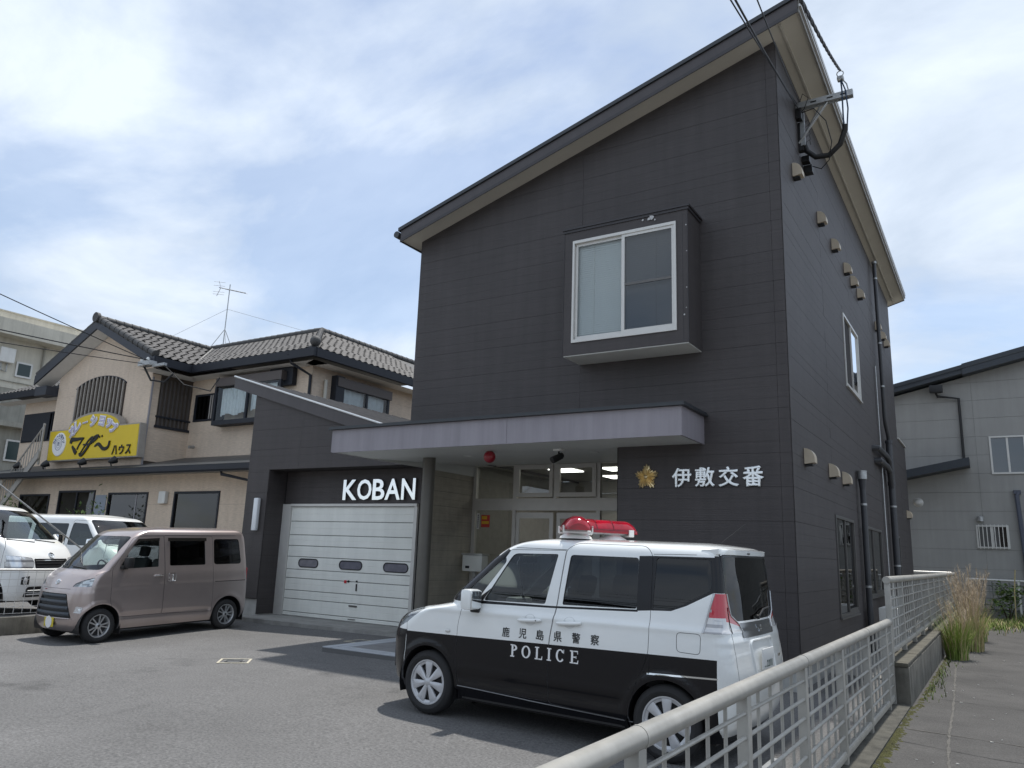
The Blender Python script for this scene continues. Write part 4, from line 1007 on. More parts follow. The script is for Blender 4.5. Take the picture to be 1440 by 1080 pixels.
def curtain(x0, x1, z0, z1, y, parent, along='x', n=40):
    q = MB(); A = [(x0 + (x1 - x0) * k / n, .03 * sin(k * 1.25)) for k in range(n + 1)]
    f = (lambda a, o, z: (a, y + o, z)) if along == 'x' else (lambda a, o, z: (y + o, a, z))
    q.add([f(a, o, z0 + .04 * sin(a * 9)) for a, o in A] + [f(a, o * .4, z1) for a, o in A], [(i, i + 1, i + n + 2, i + n + 1) for i in range(n)], 0, True); q.build('curtain', M_CURT, parent)
curtain(-20.4, -19.2, 5.45, 6.3, 15.25, by_); curtain(-19.0, -17.9, 5.55, 6.3, 15.25, by_)
q = MB(); q.box(-18.35, -17.35, 15.3, 15.46, 6.2, 6.75); q.build('ventilator_box', M_NAVY, rs)
w = navy_window(-32.9, -28.75, 5.15, 6.29, 15.49, 2, G_DARK, .3)
q = MB(); q.box(-32.85, -30.9, 15.43, 15.47, 5.2, 6.25); q.build('shutter', M_NAVY, w)
# window in the wall that faces the police box
q = MB(); q.box(-16.71, -16.45, 16.3, 18.75, 6.28, 6.56); fw = q.build('shutter_box', mat('umber_shutter_box', (.10, .085, .08), .6), rs)
q = MB(); q.box(-16.71, -16.48, 16.25, 16.6, 5.0, 6.6); q.box(-16.71, -16.5, 16.6, 18.7, 4.95, 5.05); q.box(-16.71, -16.5, 17.6, 17.68, 5.05, 6.28); q.box(-16.71, -16.5, 18.6, 18.7, 5.05, 6.28); q.build('window', M_NAVY, fw)
q = MB(); q.add([(-16.52, 16.6, 5.05), (-16.52, 18.6, 5.05), (-16.52, 18.6, 6.28), (-16.52, 16.6, 6.28)], [(0, 1, 2, 3)]); q.build('pane', glassmat('clear_glass', (.8, .84, .84), .45), fw)
curtain(16.65, 18.55, 5.1, 6.27, -16.62, fw, 'y')
q = MB(); q.tube([(-16.62, 15.95, 3.9), (-16.62, 15.95, 6.4)], .05, 10); q.build('pale_pipe', mat('cream_pipe', (.55, .53, .46), .5), rs)
q = MB(); q.tube([(-17.1, 14.85, 7.0), (-17.1, 15.0, 6.75), (-16.75, 15.44, 6.45), (-16.75, 15.44, 3.9)], .045, 8); q.build('downpipe', M_NAVY, rs)
q = MB(); q.tube([(-21.7, 15.38, 4.52), (-21.7, 15.2, 4.5)], .05, 10); q.build('wall_camera', M_STEEL, rs)

# lower lean-to roof with gutter
q = MB(); q.add([(-31.2, 13.2, 3.62), (-14.5, 13.2, 3.62), (-14.5, 15.5, 4.2), (-31.2, 15.5, 4.2), (-31.2, 13.2, 3.56), (-14.5, 13.2, 3.56), (-14.5, 15.5, 4.12), (-31.2, 15.5, 4.12)], [(0, 1, 2, 3), (4, 7, 6, 5), (0, 4, 5, 1)])
q.build('lean_to_roof', M_ROOFM, rs)
q = MB(); q.box(-31.25, -14.5, 13.12, 13.2, 3.46, 3.60); q.box(-31.2, -14.5, 13.2, 13.23, 3.42, 3.62); q.build('eave_gutter', M_NAVY, rs)
q = MB(); q.box(-31.2, -14.5, 13.23, 14.0, 3.48, 3.50); q.build('eave_soffit', mat('eave_soffit_paint', (.30, .28, .25), .8), rs)
q = MB(); q.tube([(-17.45, 13.25, 3.55), (-17.45, 13.3, 3.35), (-16.2, 13.85, 3.1), (-16.2, 13.9, .2)], .045, 8); q.build('downpipe', M_NAVY, rs)
q = MB(); q.box(-16.0, -14.6, 13.9, 14.0, .2, 3.5); q.build('dark_side_wall', M_NAVY, rs)

# tiled roofs
M_BARGE = mat('barge_board', (.030, .035, .048), .5, var=.1)
roof = MB()
def plane4(mb, a, b, c, e): mb.add([a, b, c, e], [(0, 1, 2, 3)])
GX, GZ, ex0, ex1, gy = -25.05, 8.72, -28.5, -21.6, 13.55
ez = 7.12
# sheathing under the tiles
plane4(roof, (GX, gy, GZ), (ex0, gy, ez), (ex0, 18, ez), (GX, 18, GZ))
plane4(roof, (ex1, gy, ez), (GX, gy, GZ), (GX, 18.0, GZ), (ex1, 14.95, ez))
MZ, my, mx0, mx1 = 8.75, 18.0, -34.5, -16.15
plane4(roof, (-21.6, 14.95, ez), (mx1, 14.95, ez), (-19.2, my, MZ), (GX, my, MZ))
plane4(roof, (mx1, 14.95, ez), (mx1, 26, ez), (-19.2, 26, MZ), (-19.2, my, MZ))
plane4(roof, (mx0, 14.95, ez), (ex0, 14.95, ez), (GX, my, MZ), (mx0 + 3, my, MZ))
plane4(roof, (mx0, 24, ez), (mx0, 14.95, ez), (mx0 + 3, my, MZ), (mx0 + 3, 24, MZ))
plane4(roof, (GX, my, MZ), (-19.2, my, MZ), (-19.2, 26, MZ - .02), (mx0 + 3, 26, MZ - .02))
rf = roof.build('roof', M_TILED, rs)
sf = MB()
plane4(sf, (ex0, gy, ez - .16), (ex1, gy, ez - .16), (ex1, 14.0, ez - .16), (ex0, 14.0, ez - .16)) if False else None
for (a, b) in ((ex0, GX), (GX, ex1)):
    za, zb = (ez, GZ) if a == ex0 else (GZ, ez)
    sf.add([(a, gy + .02, za - .33), (b, gy + .02, zb - .33), (b, 14.02, zb - .45), (a, 14.02, za - .45)], [(0, 3, 2, 1)])
sf.add([(ex1, gy, ez - .40), (-22.24, gy, ez - .40), (-22.24, 15.5, ez - .40), (ex1, 14.95, ez - .40)], [(0, 1, 2, 3)])
sf.add([(-22.24, 14.95, ez - .37), (mx1, 14.95, ez - .37), (mx1, 15.5, ez - .37), (-22.24, 15.52, ez - .37)], [(0, 3, 2, 1)])
sf.add([(mx1, 14.95, ez - .37), (mx1, 26, ez - .37), (-16.73, 26, ez - .37), (-16.73, 15.2, ez - .37)], [(0, 3, 2, 1)])
sf.add([(mx0, 14.95, ez - .37), (-27.7, 14.95, ez - .37), (-27.7, 15.52, ez - .37), (mx0, 15.52, ez - .37)], [(0, 3, 2, 1)])
sf.build('soffit', mat('eave_soffit_pale', (.66, .64, .60), .75, var=.05), rs)
q = MB()
for (a, b) in ((ex0 - .05, GX), (GX, ex1 + .05)):
    za, zb = (ez - .03, GZ) if a < GX - 1 else (GZ, ez - .03)
    q.prism([(a, gy - .03, za - .32), (b, gy - .03, zb - .32), (b, gy - .03, zb + .0), (a, gy - .03, za + .0)], (0, .05, 0))
q.box(ex0, -27.75, gy + .03, 14.0, ez - .75, ez - .425)
q.build('barge_board', M_BARGE, rs)
q = MB()
q.box(ex1 - .02, ex1 + .08, gy, 14.95, ez - .28, ez - .03); q.box(ex1 + .08, mx1 + .1, 14.83, 14.95, ez - .28, ez - .03); q.box(mx1, mx1 + .12, 14.95, 26, ez - .28, ez - .03)
q.build('eave_gutter', M_NAVY, rs); q = MB(); q.box(mx0, ex0 + .7, 14.83, 14.95, ez - .28, ez - .03)
q.build('eave_gutter', M_NAVY, rs)
# individual tiles: shallow S curved pans, 0.27 wide, 0.26 to the weather
def tile_mesh():
    q = MB(); n = 6; W_, L_ = .272, .31
    top, bot = [], []
    for k in range(n + 1):
        t = k / n; h = .024 * sin(t * 2 * pi - .6); top.append((t * W_, 0, .034 + h)); bot.append((t * W_, L_, .014 + h))
    q.add(top + bot, [(i, i + 1, i + n + 2, i + n + 1) for i in range(n)], 0, True)
    q.add(top + [(x, y, z - .018) for x, y, z in top], [(i + n + 1, i + n + 2, i + 1, i) for i in range(n)])
    return q
o = tile_mesh().build('roof_tile', M_TILE, rf, local=True); tm = o.data; bpy.data.objects.remove(o)
tiles = []
def tile_plane(org, ax, up, width_fn, rows, rowlen=.262):
    """org eave corner, ax along the eave, up the slope; width_fn(s) -> (a0,a1) along ax"""
    ax = Vector(ax).normalized(); up = Vector(up).normalized(); nn = ax.cross(up)
    for r_ in range(rows):
        a0, a1 = width_fn(r_ * rowlen + .1); n_ = int((a1 - a0) / .272 + .5)
        for c_ in range(n_):
            a = a0 + (a1 - a0 - n_ * .272) / 2 + c_ * .272
            p = Vector(org) + ax * a + up * (r_ * rowlen - .03) + nn * random.uniform(-.003, .005)
            M_ = Matrix(((ax.x, up.x, nn.x, p.x), (ax.y, up.y, nn.y, p.y), (ax.z, up.z, nn.z, p.z), (0, 0, 0, 1)))
            if random.random() < .5: M_ = M_ @ Matrix.Rotation(random.uniform(-.02, .02), 4, 'Z')
            tiles.append(M_)
gl_ = sqrt(3.45 ** 2 + (GZ - ez) ** 2)
# right slope of the gable: valley shortens nothing towards the ridge, widens with height
tile_plane((ex1, gy, ez), (0, 1, 0), (GX - ex1, 0, GZ - ez), lambda s: (.12, 1.4 + 3.05 * s / gl_), int(gl_ / .262))
ml = sqrt(3.05 ** 2 + (MZ - ez) ** 2)
n_near = len(tiles)
tile_plane((-21.6, 14.95, ez), (1, 0, 0), (0, 3.05, MZ - ez), lambda s: (-3.45 * s / ml, 5.45 - 3.05 * s / ml), int(ml / .262))
tile_plane((mx1, 14.95, ez), (0, 1, 0), (-3.05, 0, MZ - ez), lambda s: (3.05 * s / ml, 6.6), int(ml / .262))
tile_plane((-34.2, 14.95, ez), (1, 0, 0), (0, 3.05, MZ - ez), lambda s: (3 * s / ml, 5.9), 5)
roofloc = wloc(rf)
tiles.sort(key=lambda M_: M_.translation.length)
for M_ in tiles[:300]:
    o = bpy.data.objects.new('roof_tile', tm); COL.objects.link(o); o.parent = rf; M2 = M_.copy(); M2.translation -= roofloc; o.matrix_basis = M2
q = MB(); tv = [v.co.copy() for v in tm.vertices]; tf = [tuple(p.vertices) for p in tm.polygons]
for M_ in tiles[300:]: q.add([M_ @ v for v in tv], tf, 0, True)
if q.v: tagobj(q.build('roof_tiles', M_TILE, rf), kind='stuff')
# ridge, verge and hip tiles
def caps(name, a, b, r_, step=.3, m=M_TILED):
    a, b = Vector(a), Vector(b); n_ = max(1, int((b - a).length / step)); me_ = None
    dirv = (b - a).normalized()
    for i in range(n_):
        p0 = a.lerp(b, i / n_); p1 = a.lerp(b, (i + .96) / n_)
        q = MB(); q.tube([p0, p1], [r_ * 1.08, r_ * .96], 12); q.build(name, m, rf)
caps('ridge_tile', (GX, gy - .05, GZ + .05), (GX, 18, GZ + .05), .11)
caps('ridge_tile', (GX, 18, MZ + .05), (-19.2, 18, MZ + .05), .11)
caps('ridge_tile', (-19.2, 18, MZ + .05), (-19.2, 24, MZ + .05), .11)
caps('hip_tile', (mx1 - .1, 15.05, ez + .1), (-19.2, 18, MZ + .06), .10)
caps('verge_tile', (ex1, gy + .03, ez + .05), (GX, gy + .03, GZ + .03), .115, .31)
caps('verge_tile', (ex0, gy + .03, ez + .05), (GX, gy + .03, GZ + .03), .07, .31)
caps('valley_edge', (-21.6, 14.98, ez + .03), (GX + .2, 17.9, MZ), .03, .4, mat('valley_mortar', (.30, .29, .27), .9))
q = MB(); q.lathe([(.16 * sin(pi * k / 10), ez + .22 - .16 * cos(pi * k / 10)) for k in range(11)], c=(mx1 - .12, 15.07, 0), n=18); q.build('hip_end_ball', M_TILED, rf)
q = MB(); q.lathe([(.17, gy - .13), (.17, gy - .02)], c=(GX, 0, GZ + .06), axis='y', n=18); q.lathe([(0, gy - .13), (.17, gy - .13)], c=(GX, 0, GZ + .06), axis='y', n=18); q.build('ridge_end_tile', M_TILED, rf)

# stairs at the left of the restaurant
M_STAIR = mat('stair_grey', (.36, .34, .31), .5)
stt = thing('outdoor_staircase', 'pale steel outdoor staircase with barred railing left of the yellow sign', 'staircase', (-28.5, 13.6, .15))
for (yy, nm) in ((13.45, 'railing'),):
    q = MB(); q.tube([(-27.15, yy, 5.25), (-29.0, yy, 3.62), (-31.4, yy, 1.5)], .03, 6); q.tube([(-27.15, yy, 4.5), (-31.4, yy, .75)], .03, 6); q.build('handrail', M_STAIR, stt)
    for k in range(26):
        x = -27.2 - k * .165; zt_ = 5.23 + (x + 27.15) * .882; q = MB(); q.tube([(x, yy, zt_ - .74), (x, yy, zt_)], .014, 5); q.build('baluster', M_STAIR, stt)
q = MB(); q.prism([(-27.1, 13.35, 4.35), (-31.4, 13.35, .55), (-31.4, 13.35, .3), (-27.1, 13.35, 4.1)], (0, .06, 0)); q.build('stringer', M_STAIR, stt)
q = MB(); q.tube([(-27.2, 13.45, 3.9), (-27.2, 13.45, 5.3)], .04, 8); q.build('post', M_STAIR, stt)

# yellow sign
ys_ = 13.7
ss = thing('yellow_restaurant_sign', 'big yellow arched sign with black brush lettering above the restaurant eave', 'sign', (-24.6, ys_, 4.0))
arc = [(-23.15 - (.0) + -1.5 + 1.5 * cos(a), 5.08 + .50 * sin(a)) for a in [pi * k / 14 for k in range(15)]]
arc = [(-24.65 + 1.48 * cos(pi * k / 14), 5.08 + .50 * sin(pi * k / 14)) for k in range(15)]
outl = [(-27.2, 4.02), (-22.02, 4.02), (-22.08, 5.08)] + arc + [(-27.25, 5.08)]
q = MB(); q.prism([(x, ys_, z) for x, z in outl], (0, .22, 0)); q.build('sign_box', M_BAR, ss)
cx_, cz_ = -24.6, 4.6
q = MB(); inn = []
for x, z in outl: inn.append((cx_ + (x - cx_) * .982, 4.52 + (z - 4.52) * .93))
q.prism([(x, ys_ - .012, z) for x, z in inn], (0, .01, 0)); q.build('sign_face', M_YEL, ss)
def sign_text(name, ch, x, z, size, m, bold, ang=0, fit=None, dep=.02):
    R_ = Matrix.Rotation(ang, 4, 'Z'); fm = frameM((x, ys_ - .02 - dep / 2, z), (1, 0, 0), (0, 0, 1), (0, -1, 0)) @ R_
    me = text_mesh(name, ch, size, dep, m, ss, fm, bold=bold, center=True, fit=fit); me.data.transform(Matrix.Translation(-ss.location)); return me
M_LILT = mat('lilac_print', (.50, .46, .66), .6)
for i, ch in enumerate('カレーショップ'):
    a = radians(156 - i * 22); x = -24.63 + 1.30 * cos(a); z = 4.78 + .50 * sin(a)
    if ch == 'ー': fitb = None
    rot = radians((3 - i) * 8)
    s_ = .42 if ch not in 'ョッ' else .36
    f_ = (s_, s_) if ch != 'ー' else (.3, .07)
    sign_text('letter', ch, x, z, 1, M_PRINTW, .10 if ch not in 'ー' else .05, rot, f_, .02)
    sign_text('letter_core', ch, x, z, 1, M_LILT, .0, rot, (f_[0] * .80, f_[1] * .80 if ch != 'ー' else .03), .032)
def brush(mb, pts, ws):
    P = [Vector(p) for p in pts]; L_, R_ = [], []; n = len(P)
    Q = []; WW = []
    for i in range(n - 1):     # Catmull-Rom
        p0, p1, p2, p3 = P[max(0, i - 1)], P[i], P[i + 1], P[min(n - 1, i + 2)]
        for k in range(6):
            t = k / 6; Q.append(.5 * ((2 * p1) + (p2 - p0) * t + (2 * p0 - 5 * p1 + 4 * p2 - p3) * t * t + (3 * p1 - p0 - 3 * p2 + p3) * t ** 3)); WW.append(ws[i] * (1 - t) + ws[i + 1] * t)
    Q.append(P[-1]); WW.append(ws[-1])
    for i, p in enumerate(Q):
        t = (Q[min(i + 1, len(Q) - 1)] - Q[max(0, i - 1)]).normalized(); nn = Vector((-t.y, t.x)) * WW[i] / 2; L_.append(p + nn); R_.append(p - nn)
    for i in range(len(Q) - 1):
        e0 = -.0004 * i; e1 = e0 - .0004
        mb.add([(L_[i].x, e0, L_[i].y), (L_[i + 1].x, e1, L_[i + 1].y), (R_[i + 1].x, e1, R_[i + 1].y), (R_[i].x, e0, R_[i].y),
                (L_[i].x, .02, L_[i].y), (L_[i + 1].x, .02, L_[i + 1].y), (R_[i + 1].x, .02, R_[i + 1].y), (R_[i].x, .02, R_[i].y)], [(0, 1, 2, 3), (3, 2, 1, 0)][:1] + [(4, 7, 6, 5), (0, 4, 5, 1), (3, 2, 6, 7)])
# crop coordinates of the brush strokes -> sign plane
def SP(cx, cy): return (-27.2 + (cx - 75) / (1290 - 75) * 5.15, 4.05 + ((750 - (cx - 75) * .058) - cy) / 400 * 1.0)
q = MB()
def strokes():
    global q
    o = q.build('brush_character', M_PRINTK, ss, local=True); o.location = Vector((0, ys_ - .034, 0)) - ss.location; q = MB()
brush(q, [SP(405, 520), SP(415, 470), SP(480, 465), SP(580, 450)], [.12, .15, .12, .05])
brush(q, [SP(570, 455), SP(530, 530), SP(505, 600)], [.06, .06, .05])
brush(q, [SP(430, 555), SP(470, 610), SP(500, 650)], [.06, .13, .13])
strokes()
brush(q, [SP(555, 660), SP(590, 590), SP(650, 480), SP(700, 440), SP(670, 530), SP(610, 640), SP(570, 680), SP(550, 650)], [.05, .05, .05, .06, .08, .09, .07, .04])
brush(q, [SP(580, 535), SP(660, 530), SP(740, 470), SP(770, 420), SP(720, 440), SP(690, 530)], [.05, .06, .10, .08, .05, .04])
brush(q, [SP(790, 425), SP(795, 450)], [.04, .05]); brush(q, [SP(820, 415), SP(826, 440)], [.04, .05])
strokes()
brush(q, [SP(740, 560), SP(790, 530), SP(860, 590), SP(920, 570), SP(935, 490)], [.04, .11, .11, .09, .07])
strokes()
for i, ch in enumerate('ハウス'): sign_text('letter', ch, -23.22 + i * .36, 4.27, 1, M_PRINTK, .02, 0, (.27, .3))
q = MB(); q.lathe([(0, -.03), (.38, -.03), (.40, -.012), (.40, 0)], c=(-26.52, ys_ - .01, 4.58), axis='y', n=32); q.build('badge', M_PRINTW, ss)
q = MB(); q.lathe([(.19, -.002), (.205, -.002)], c=(-26.52, ys_ - .043, 4.58), axis='y', n=32); q.lathe([(.12, -.002), (.13, -.002)], c=(-26.52, ys_ - .043, 4.58), axis='y', n=24)
q.box(-26.57, -26.54, ys_ - .046, ys_ - .043, 4.53, 4.63); q.box(-26.50, -26.47, ys_ - .046, ys_ - .043, 4.53, 4.63); q.box(-26.57, -26.47, ys_ - .046, ys_ - .043, 4.62, 4.65); q.build('badge_print', mat('blue_print', (.02, .05, .16), .6), ss)
for i, ch in enumerate('カレーショップ'):
    a = radians(165 - i * 25); 
    fm = frameM((-26.52 + .295 * cos(a), ys_ - .046, 4.58 + .295 * sin(a)), (1, 0, 0), (0, 0, 1), (0, -1, 0)) @ Matrix.Rotation(a - pi / 2, 4, 'Z')
    me = text_mesh('badge_letter', ch, 1, .004, mat('blue_print', (.02, .05, .16), .6), ss, fm, bold=.03, center=True, fit=(.10, .12) if ch != 'ー' else (.09, .025)); me.data.transform(Matrix.Translation(-ss.location))
lbl = ['leftmost black floodlight on the restaurant eave by the staircase', 'black floodlight under the left corner of the yellow sign', 'black floodlight below the middle of the yellow sign', 'rightmost black floodlight below the lettering of the yellow sign']
for x, l_ in zip((-28.5, -26.7, -24.5, -22.8), lbl):
    fl = thing('floodlight', l_, 'floodlight', (x, 13.4, 3.72), 'floodlights along the restaurant eave')
    q = MB(); q.tube([(0, 0, 0), (0, -.05, .12)], .02, 6); q.build('stem', M_BLACK, fl, local=True)
    q = MB(); q.tube([(.02, .10, .22), (0, -.02, .15), (-.02, -.1, .12)], [.12, .09, .03], 12); q.build('lamp_head', M_BLACK, fl, local=True)

# TV aerial
an = thing('tv_aerial', 'tall thin television aerial on the restaurant roof ridge', 'aerial', (-24.4, 18, 8.8))
q = MB(); q.tube([(-24.4, 18, 8.9), (-24.4, 18, 11.3)], .02, 6)
q.tube([(-24.8, 17.8, 8.85), (-24.4, 18, 9.5)], .012, 5); q.tube([(-24.0, 17.8, 8.85), (-24.4, 18, 9.5)], .012, 5); q.tube([(-24.4, 18.4, 8.85), (-24.4, 18, 9.5)], .012, 5); q.build('mast', M_STEEL, an)
q = MB(); q.tube([(-25.05, 18, 11.28), (-23.3, 17.9, 10.75)], .018, 6)
for k in range(16):
    t_1 = k / 15; x, y, z = -24.8 + 1.45 * t_1, 18 - .09 * t_1, 11.2 - .44 * t_1; q.tube([(x, y - .13, z), (x, y + .13, z)], .006, 4)
q.tube([(-25.1, 18, 11.55), (-24.95, 18, 11.25), (-25.15, 18, 10.95)], .012, 4)
for zz in (11.5, 11.35, 11.1, 11.0): q.tube([(-25.2, 17.85, zz), (-24.9, 18.15, zz)], .007, 4)
q.build('antenna', M_STEEL, an)
for (e, l_) in (((-30, 16, 7.6), 'left stay of the aerial'), ((-19.0, 19, 8.6), 'right stay of the aerial')):
    q = MB(); q.tube([(-24.4, 18, 10.3), e], .006, 4); q.build('stay', M_STEEL, an)

# service box at the gable corner with its cables
bx = thing('service_box', 'cable junction on the restaurant gable corner under the tiled eave', 'cable bracket', (-21.7, 13.5, 6.8))
q = MB(); q.box(-22.1, -21.5, 13.35, 13.6, 6.78, 6.92); q.box(-21.5, -20.9, 13.45, 13.55, 6.72, 6.80); q.build('arm', M_STEEL, bx)
q = MB()
for x in (-22.05, -21.75): q.lathe([(.05, 6.92), (.06, 7.0), (.03, 7.05), (0, 7.06)], c=(x, 13.45, 0), n=10)
q.build('insulator', M_WHITE, bx)
q = MB(); q.tube([(-22.0, 13.5, 6.8), (-21.7, 13.6, 6.35), (-21.3, 13.8, 6.3), (-21.1, 13.95, 6.6)], .03, 6); q.tube([(-21.0, 13.5, 6.75), (-20.6, 14, 6.2), (-20.0, 14.5, 6.05), (-19.9, 14.7, 6.5)], .018, 6); q.build('drip_loop', M_WIRE, bx)
for (a, b, r_, l_) in (((-21.95, 13.4, 7.02), (-21.53, 9, 7.74), .014, 'highest cable running from the far left to the restaurant gable'), ((-21.7, 13.4, 6.95), (-21.17, 9, 6.73), .016, 'middle cable running from the far left to the restaurant gable'), ((-21.9, 13.4, 6.85), (-21.05, 9, 6.38), .012, 'lowest cable running from the far left to the restaurant gable')):
    a = Vector(a); b = Vector(b); wire('overhead_cable', l_, (a, a + (b - a) * 2.2), r_, sag=.06)

# ------------------------------------------------------------------ old apartment block at the far left
ap = thing('apartment_block', 'aged cream concrete apartment block with a deep eave slab at the far left', 'building', (-47, 20, .15))
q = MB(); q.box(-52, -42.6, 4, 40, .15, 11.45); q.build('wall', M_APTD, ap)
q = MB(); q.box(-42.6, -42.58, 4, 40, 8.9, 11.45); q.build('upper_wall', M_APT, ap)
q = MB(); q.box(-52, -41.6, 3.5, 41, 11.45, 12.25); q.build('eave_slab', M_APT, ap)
q = MB(); q.box(-52, -42.2, 4, 40, 12.25, 12.7); q.box(-42.25, -42.15, 4, 40, 12.70, 12.76); q.build('parapet', M_APT, ap)
for (y0, y1, z0, z1) in ((19.15, 19.95, 9.55, 10.35), (21.8, 22.6, 9.55, 10.35), (19.3, 20.1, 5.2, 6.3), (21.5, 22.5, 5.2, 6.3)):
    q = MB(); q.box(-42.57, -42.50, y0, y1, z0, z1); w = q.build('window', M_WFRAME, ap)
    q = MB(); q.box(-42.505, -42.49, y0 + .09, y1 - .09, z0 + .09, z1 - .09); q.build('pane', mat('green_dark_pane', (.02, .04, .04), .15), w)
for (y, l_) in ((18.2, 0), (16.9, 1), (22.9, 1)):
    q = MB(); q.bbox(-42.55, -42.25, y, y + .72, 10.15, 10.9, .02); q.build('boiler_unit', M_WHITE, ap)
    q = MB(); q.tube([(-42.5, y + .2, 10.15), (-42.5, y + .25, 9.75), (-42.5, y + .5, 9.7), (-42.5, y + .5, 10.15)], .03, 6); q.build('boiler_pipe', M_STEEL, ap)
for z in (6.9, 4.0):
    q = MB(); q.box(-42.6, -42.0, 4, 40, z, z + .25); q.build('balcony_slab', M_APTD, ap)
q = MB(); q.tube([(-42.5, 20.4, .2), (-42.5, 20.4, 11.4)], .06, 6); q.tube([(-42.52, 4, 9.3), (-42.52, 30, 9.2)], .025, 5); q.build('pipe', M_APTD, ap)

# ------------------------------------------------------------------ grey house behind the road
gh = thing('grey_house', 'light grey clad house with dark sloping roof edge behind the end of the road', 'building', (3, 33, 0))
Y0 = 29.9
k_ = Y0 / 29.0
zg = lambda x: 7.85 + (x + 2.7) * .235
q = MB()
q.add([(-7, Y0 + .02, 0), (9, Y0 + .02, 0), (9, 40, 0), (-7, 40, 0), (-7, Y0 + .02, zg(-7) - .35), (9, Y0 + .02, zg(9) - .35), (9, 40, zg(9) - .35), (-7, 40, zg(-7) - .35)], [(0, 3, 2, 1), (4, 5, 6, 7), (0, 1, 5, 4), (1, 2, 6, 5), (2, 3, 7, 6), (3, 0, 4, 7)])
q.build('wall_core', M_GREYBACK, gh)
GW = [(6.98, 7.99, 4.66, 5.92), (6.38, 7.29, 2.26, 3.0)]
boards(gh, (-7, Y0, 0), (1, 0, 0), (0, -1, 0), [(0, .0), (15.9, .0), (15.9, zg(8.9) - .36), (0, zg(-7) - .36)], GW, .62, .35, [3.0, 6.6, 9.9, 13.2], M_GREY, name='cladding_panel', strips=1, proud=.014, gap=.007)
q = MB()
def slope(mb, x0, x1, y0, y1, f, dz0, dz1):
    mb.add([(x0, y0, f(x0) + dz0), (x1, y0, f(x1) + dz0), (x1, y0, f(x1) + dz1), (x0, y0, f(x0) + dz1), (x0, y1, f(x0) + dz0), (x1, y1, f(x1) + dz0), (x1, y1, f(x1) + dz1), (x0, y1, f(x0) + dz1)],
           [(0, 1, 2, 3), (5, 4, 7, 6), (3, 2, 6, 7), (1, 0, 4, 5), (0, 3, 7, 4), (2, 1, 5, 6)])
slope(q, -7.2, -.6, Y0 - .45, Y0 + 8, zg, -.30, 0); slope(q, -.598, 9.4, Y0 - .5, Y0 + 8, zg, -.36, .02)
q.build('roof', mat('dark_slate_fascia', (.035, .042, .052), .5, var=.1), gh)
q = MB(); slope(q, -7.2, 9.4, Y0 - .52, Y0 - .502, zg, -.14, -.10); q.build('roof_edge_line', M_ROOFM, gh)
zl = lambda x: 4.75 + (x + 2.5) * .2
q = MB(); slope(q, -7, -.62, Y0 - .8, Y0 - .001, zl, -.24, .03); q.build('lean_to_roof', mat('dark_slate_fascia', (.035, .042, .052), .5, var=.1), gh)
q = MB(); q.bbox(-1.62, -1.22, Y0 - .42, Y0 - .24, 7.45, 7.72, .03); q.tube([(-1.45, Y0 - .3, 7.5), (-1.4, Y0 - .2, 7.35), (-.78, Y0 - .1, 7.25), (-.78, Y0 - .08, 5.2)], .045, 8); q.build('downpipe', M_BLACK, gh)
w = navy_window(-.02, .99, 4.66, 5.92, Y0 - .02, 2, glassmat('sky_blue_glass', (.75, .85, .95), 1.2), .25, M_WFRAME, mat('painted_sky_reflection', (.22, .42, .85), .8), .055, gh)  # sky reflection painted as a blue sheet behind the pane, no curtain there
w = navy_window(-.62, .29, 2.26, 3.0, Y0 - .02, 2, G_DARK, .25, M_WFRAME, None, .05, gh)
for k in range(8):
    q = MB(); q.box(-.55 + k * .11, -.525 + k * .11, Y0 - .10, Y0 - .08, 2.24, 3.02); q.build('grille_bar', M_WFRAME, w)
q = MB(); q.lathe([(.0, -.10), (.075, -.09), (.10, -.06), (.13, -.03), (.16, 0)], c=(-2.25, Y0 - .016, 3.74), axis='y', n=20); q.build('round_vent', M_WFRAME, gh)
q = MB(); q.lathe([(.0, 3.12), (.10, 3.12), (.10, 3.26), (.04, 3.30), (0, 3.3)], c=(-.47, Y0 - .12, 0), n=14); q.build('wall_lamp', M_STEEL, gh)
q = MB(); q.tube([(.66, Y0 - .1, 4.05), (.60, Y0 - .12, 3.95), (.72, Y0 - .12, .2)], .07, 8); q.box(.52, .72, Y0 - .16, Y0 - .02, 4.0, 4.12); q.build('pipe', mat('slate_pipe', (.07, .08, .11), .4), gh)

# ------------------------------------------------------------------ plants
M_STRAW = mat('dry_grass', (.46, .38, .20), .85, var=.3, vscale=9)
M_STRAW2 = mat('grass_plume', (.50, .41, .30), .9, var=.3, vscale=12)
M_GRN = mat('fresh_grass', (.19, .27, .045), .7, var=.35, vscale=7)
M_GRN2 = mat('grass_green', (.085, .12, .028), .8, var=.4, vscale=5)
def blade(mb, base, az, h, lean, w, mi, seg=5):
    dirx, diry = cos(az), sin(az); px_, py_ = -diry, dirx; vs = []
    for k in range(seg + 1):
        t = k / seg; o_ = lean * t ** 1.9; z = h * (t - .28 * (lean / max(h, .1)) * t ** 2.4); ww = w * (1 - t ** 1.6) * .5 + .0006
        x, y = base[0] + dirx * o_, base[1] + diry * o_
        vs += [(x - px_ * ww, y - py_ * ww, base[2] + z), (x + px_ * ww, y + py_ * ww, base[2] + z)]
    mb.add(vs, [(2 * k, 2 * k + 1, 2 * k + 3, 2 * k + 2) for k in range(seg)], mi, True); return vs[-1]
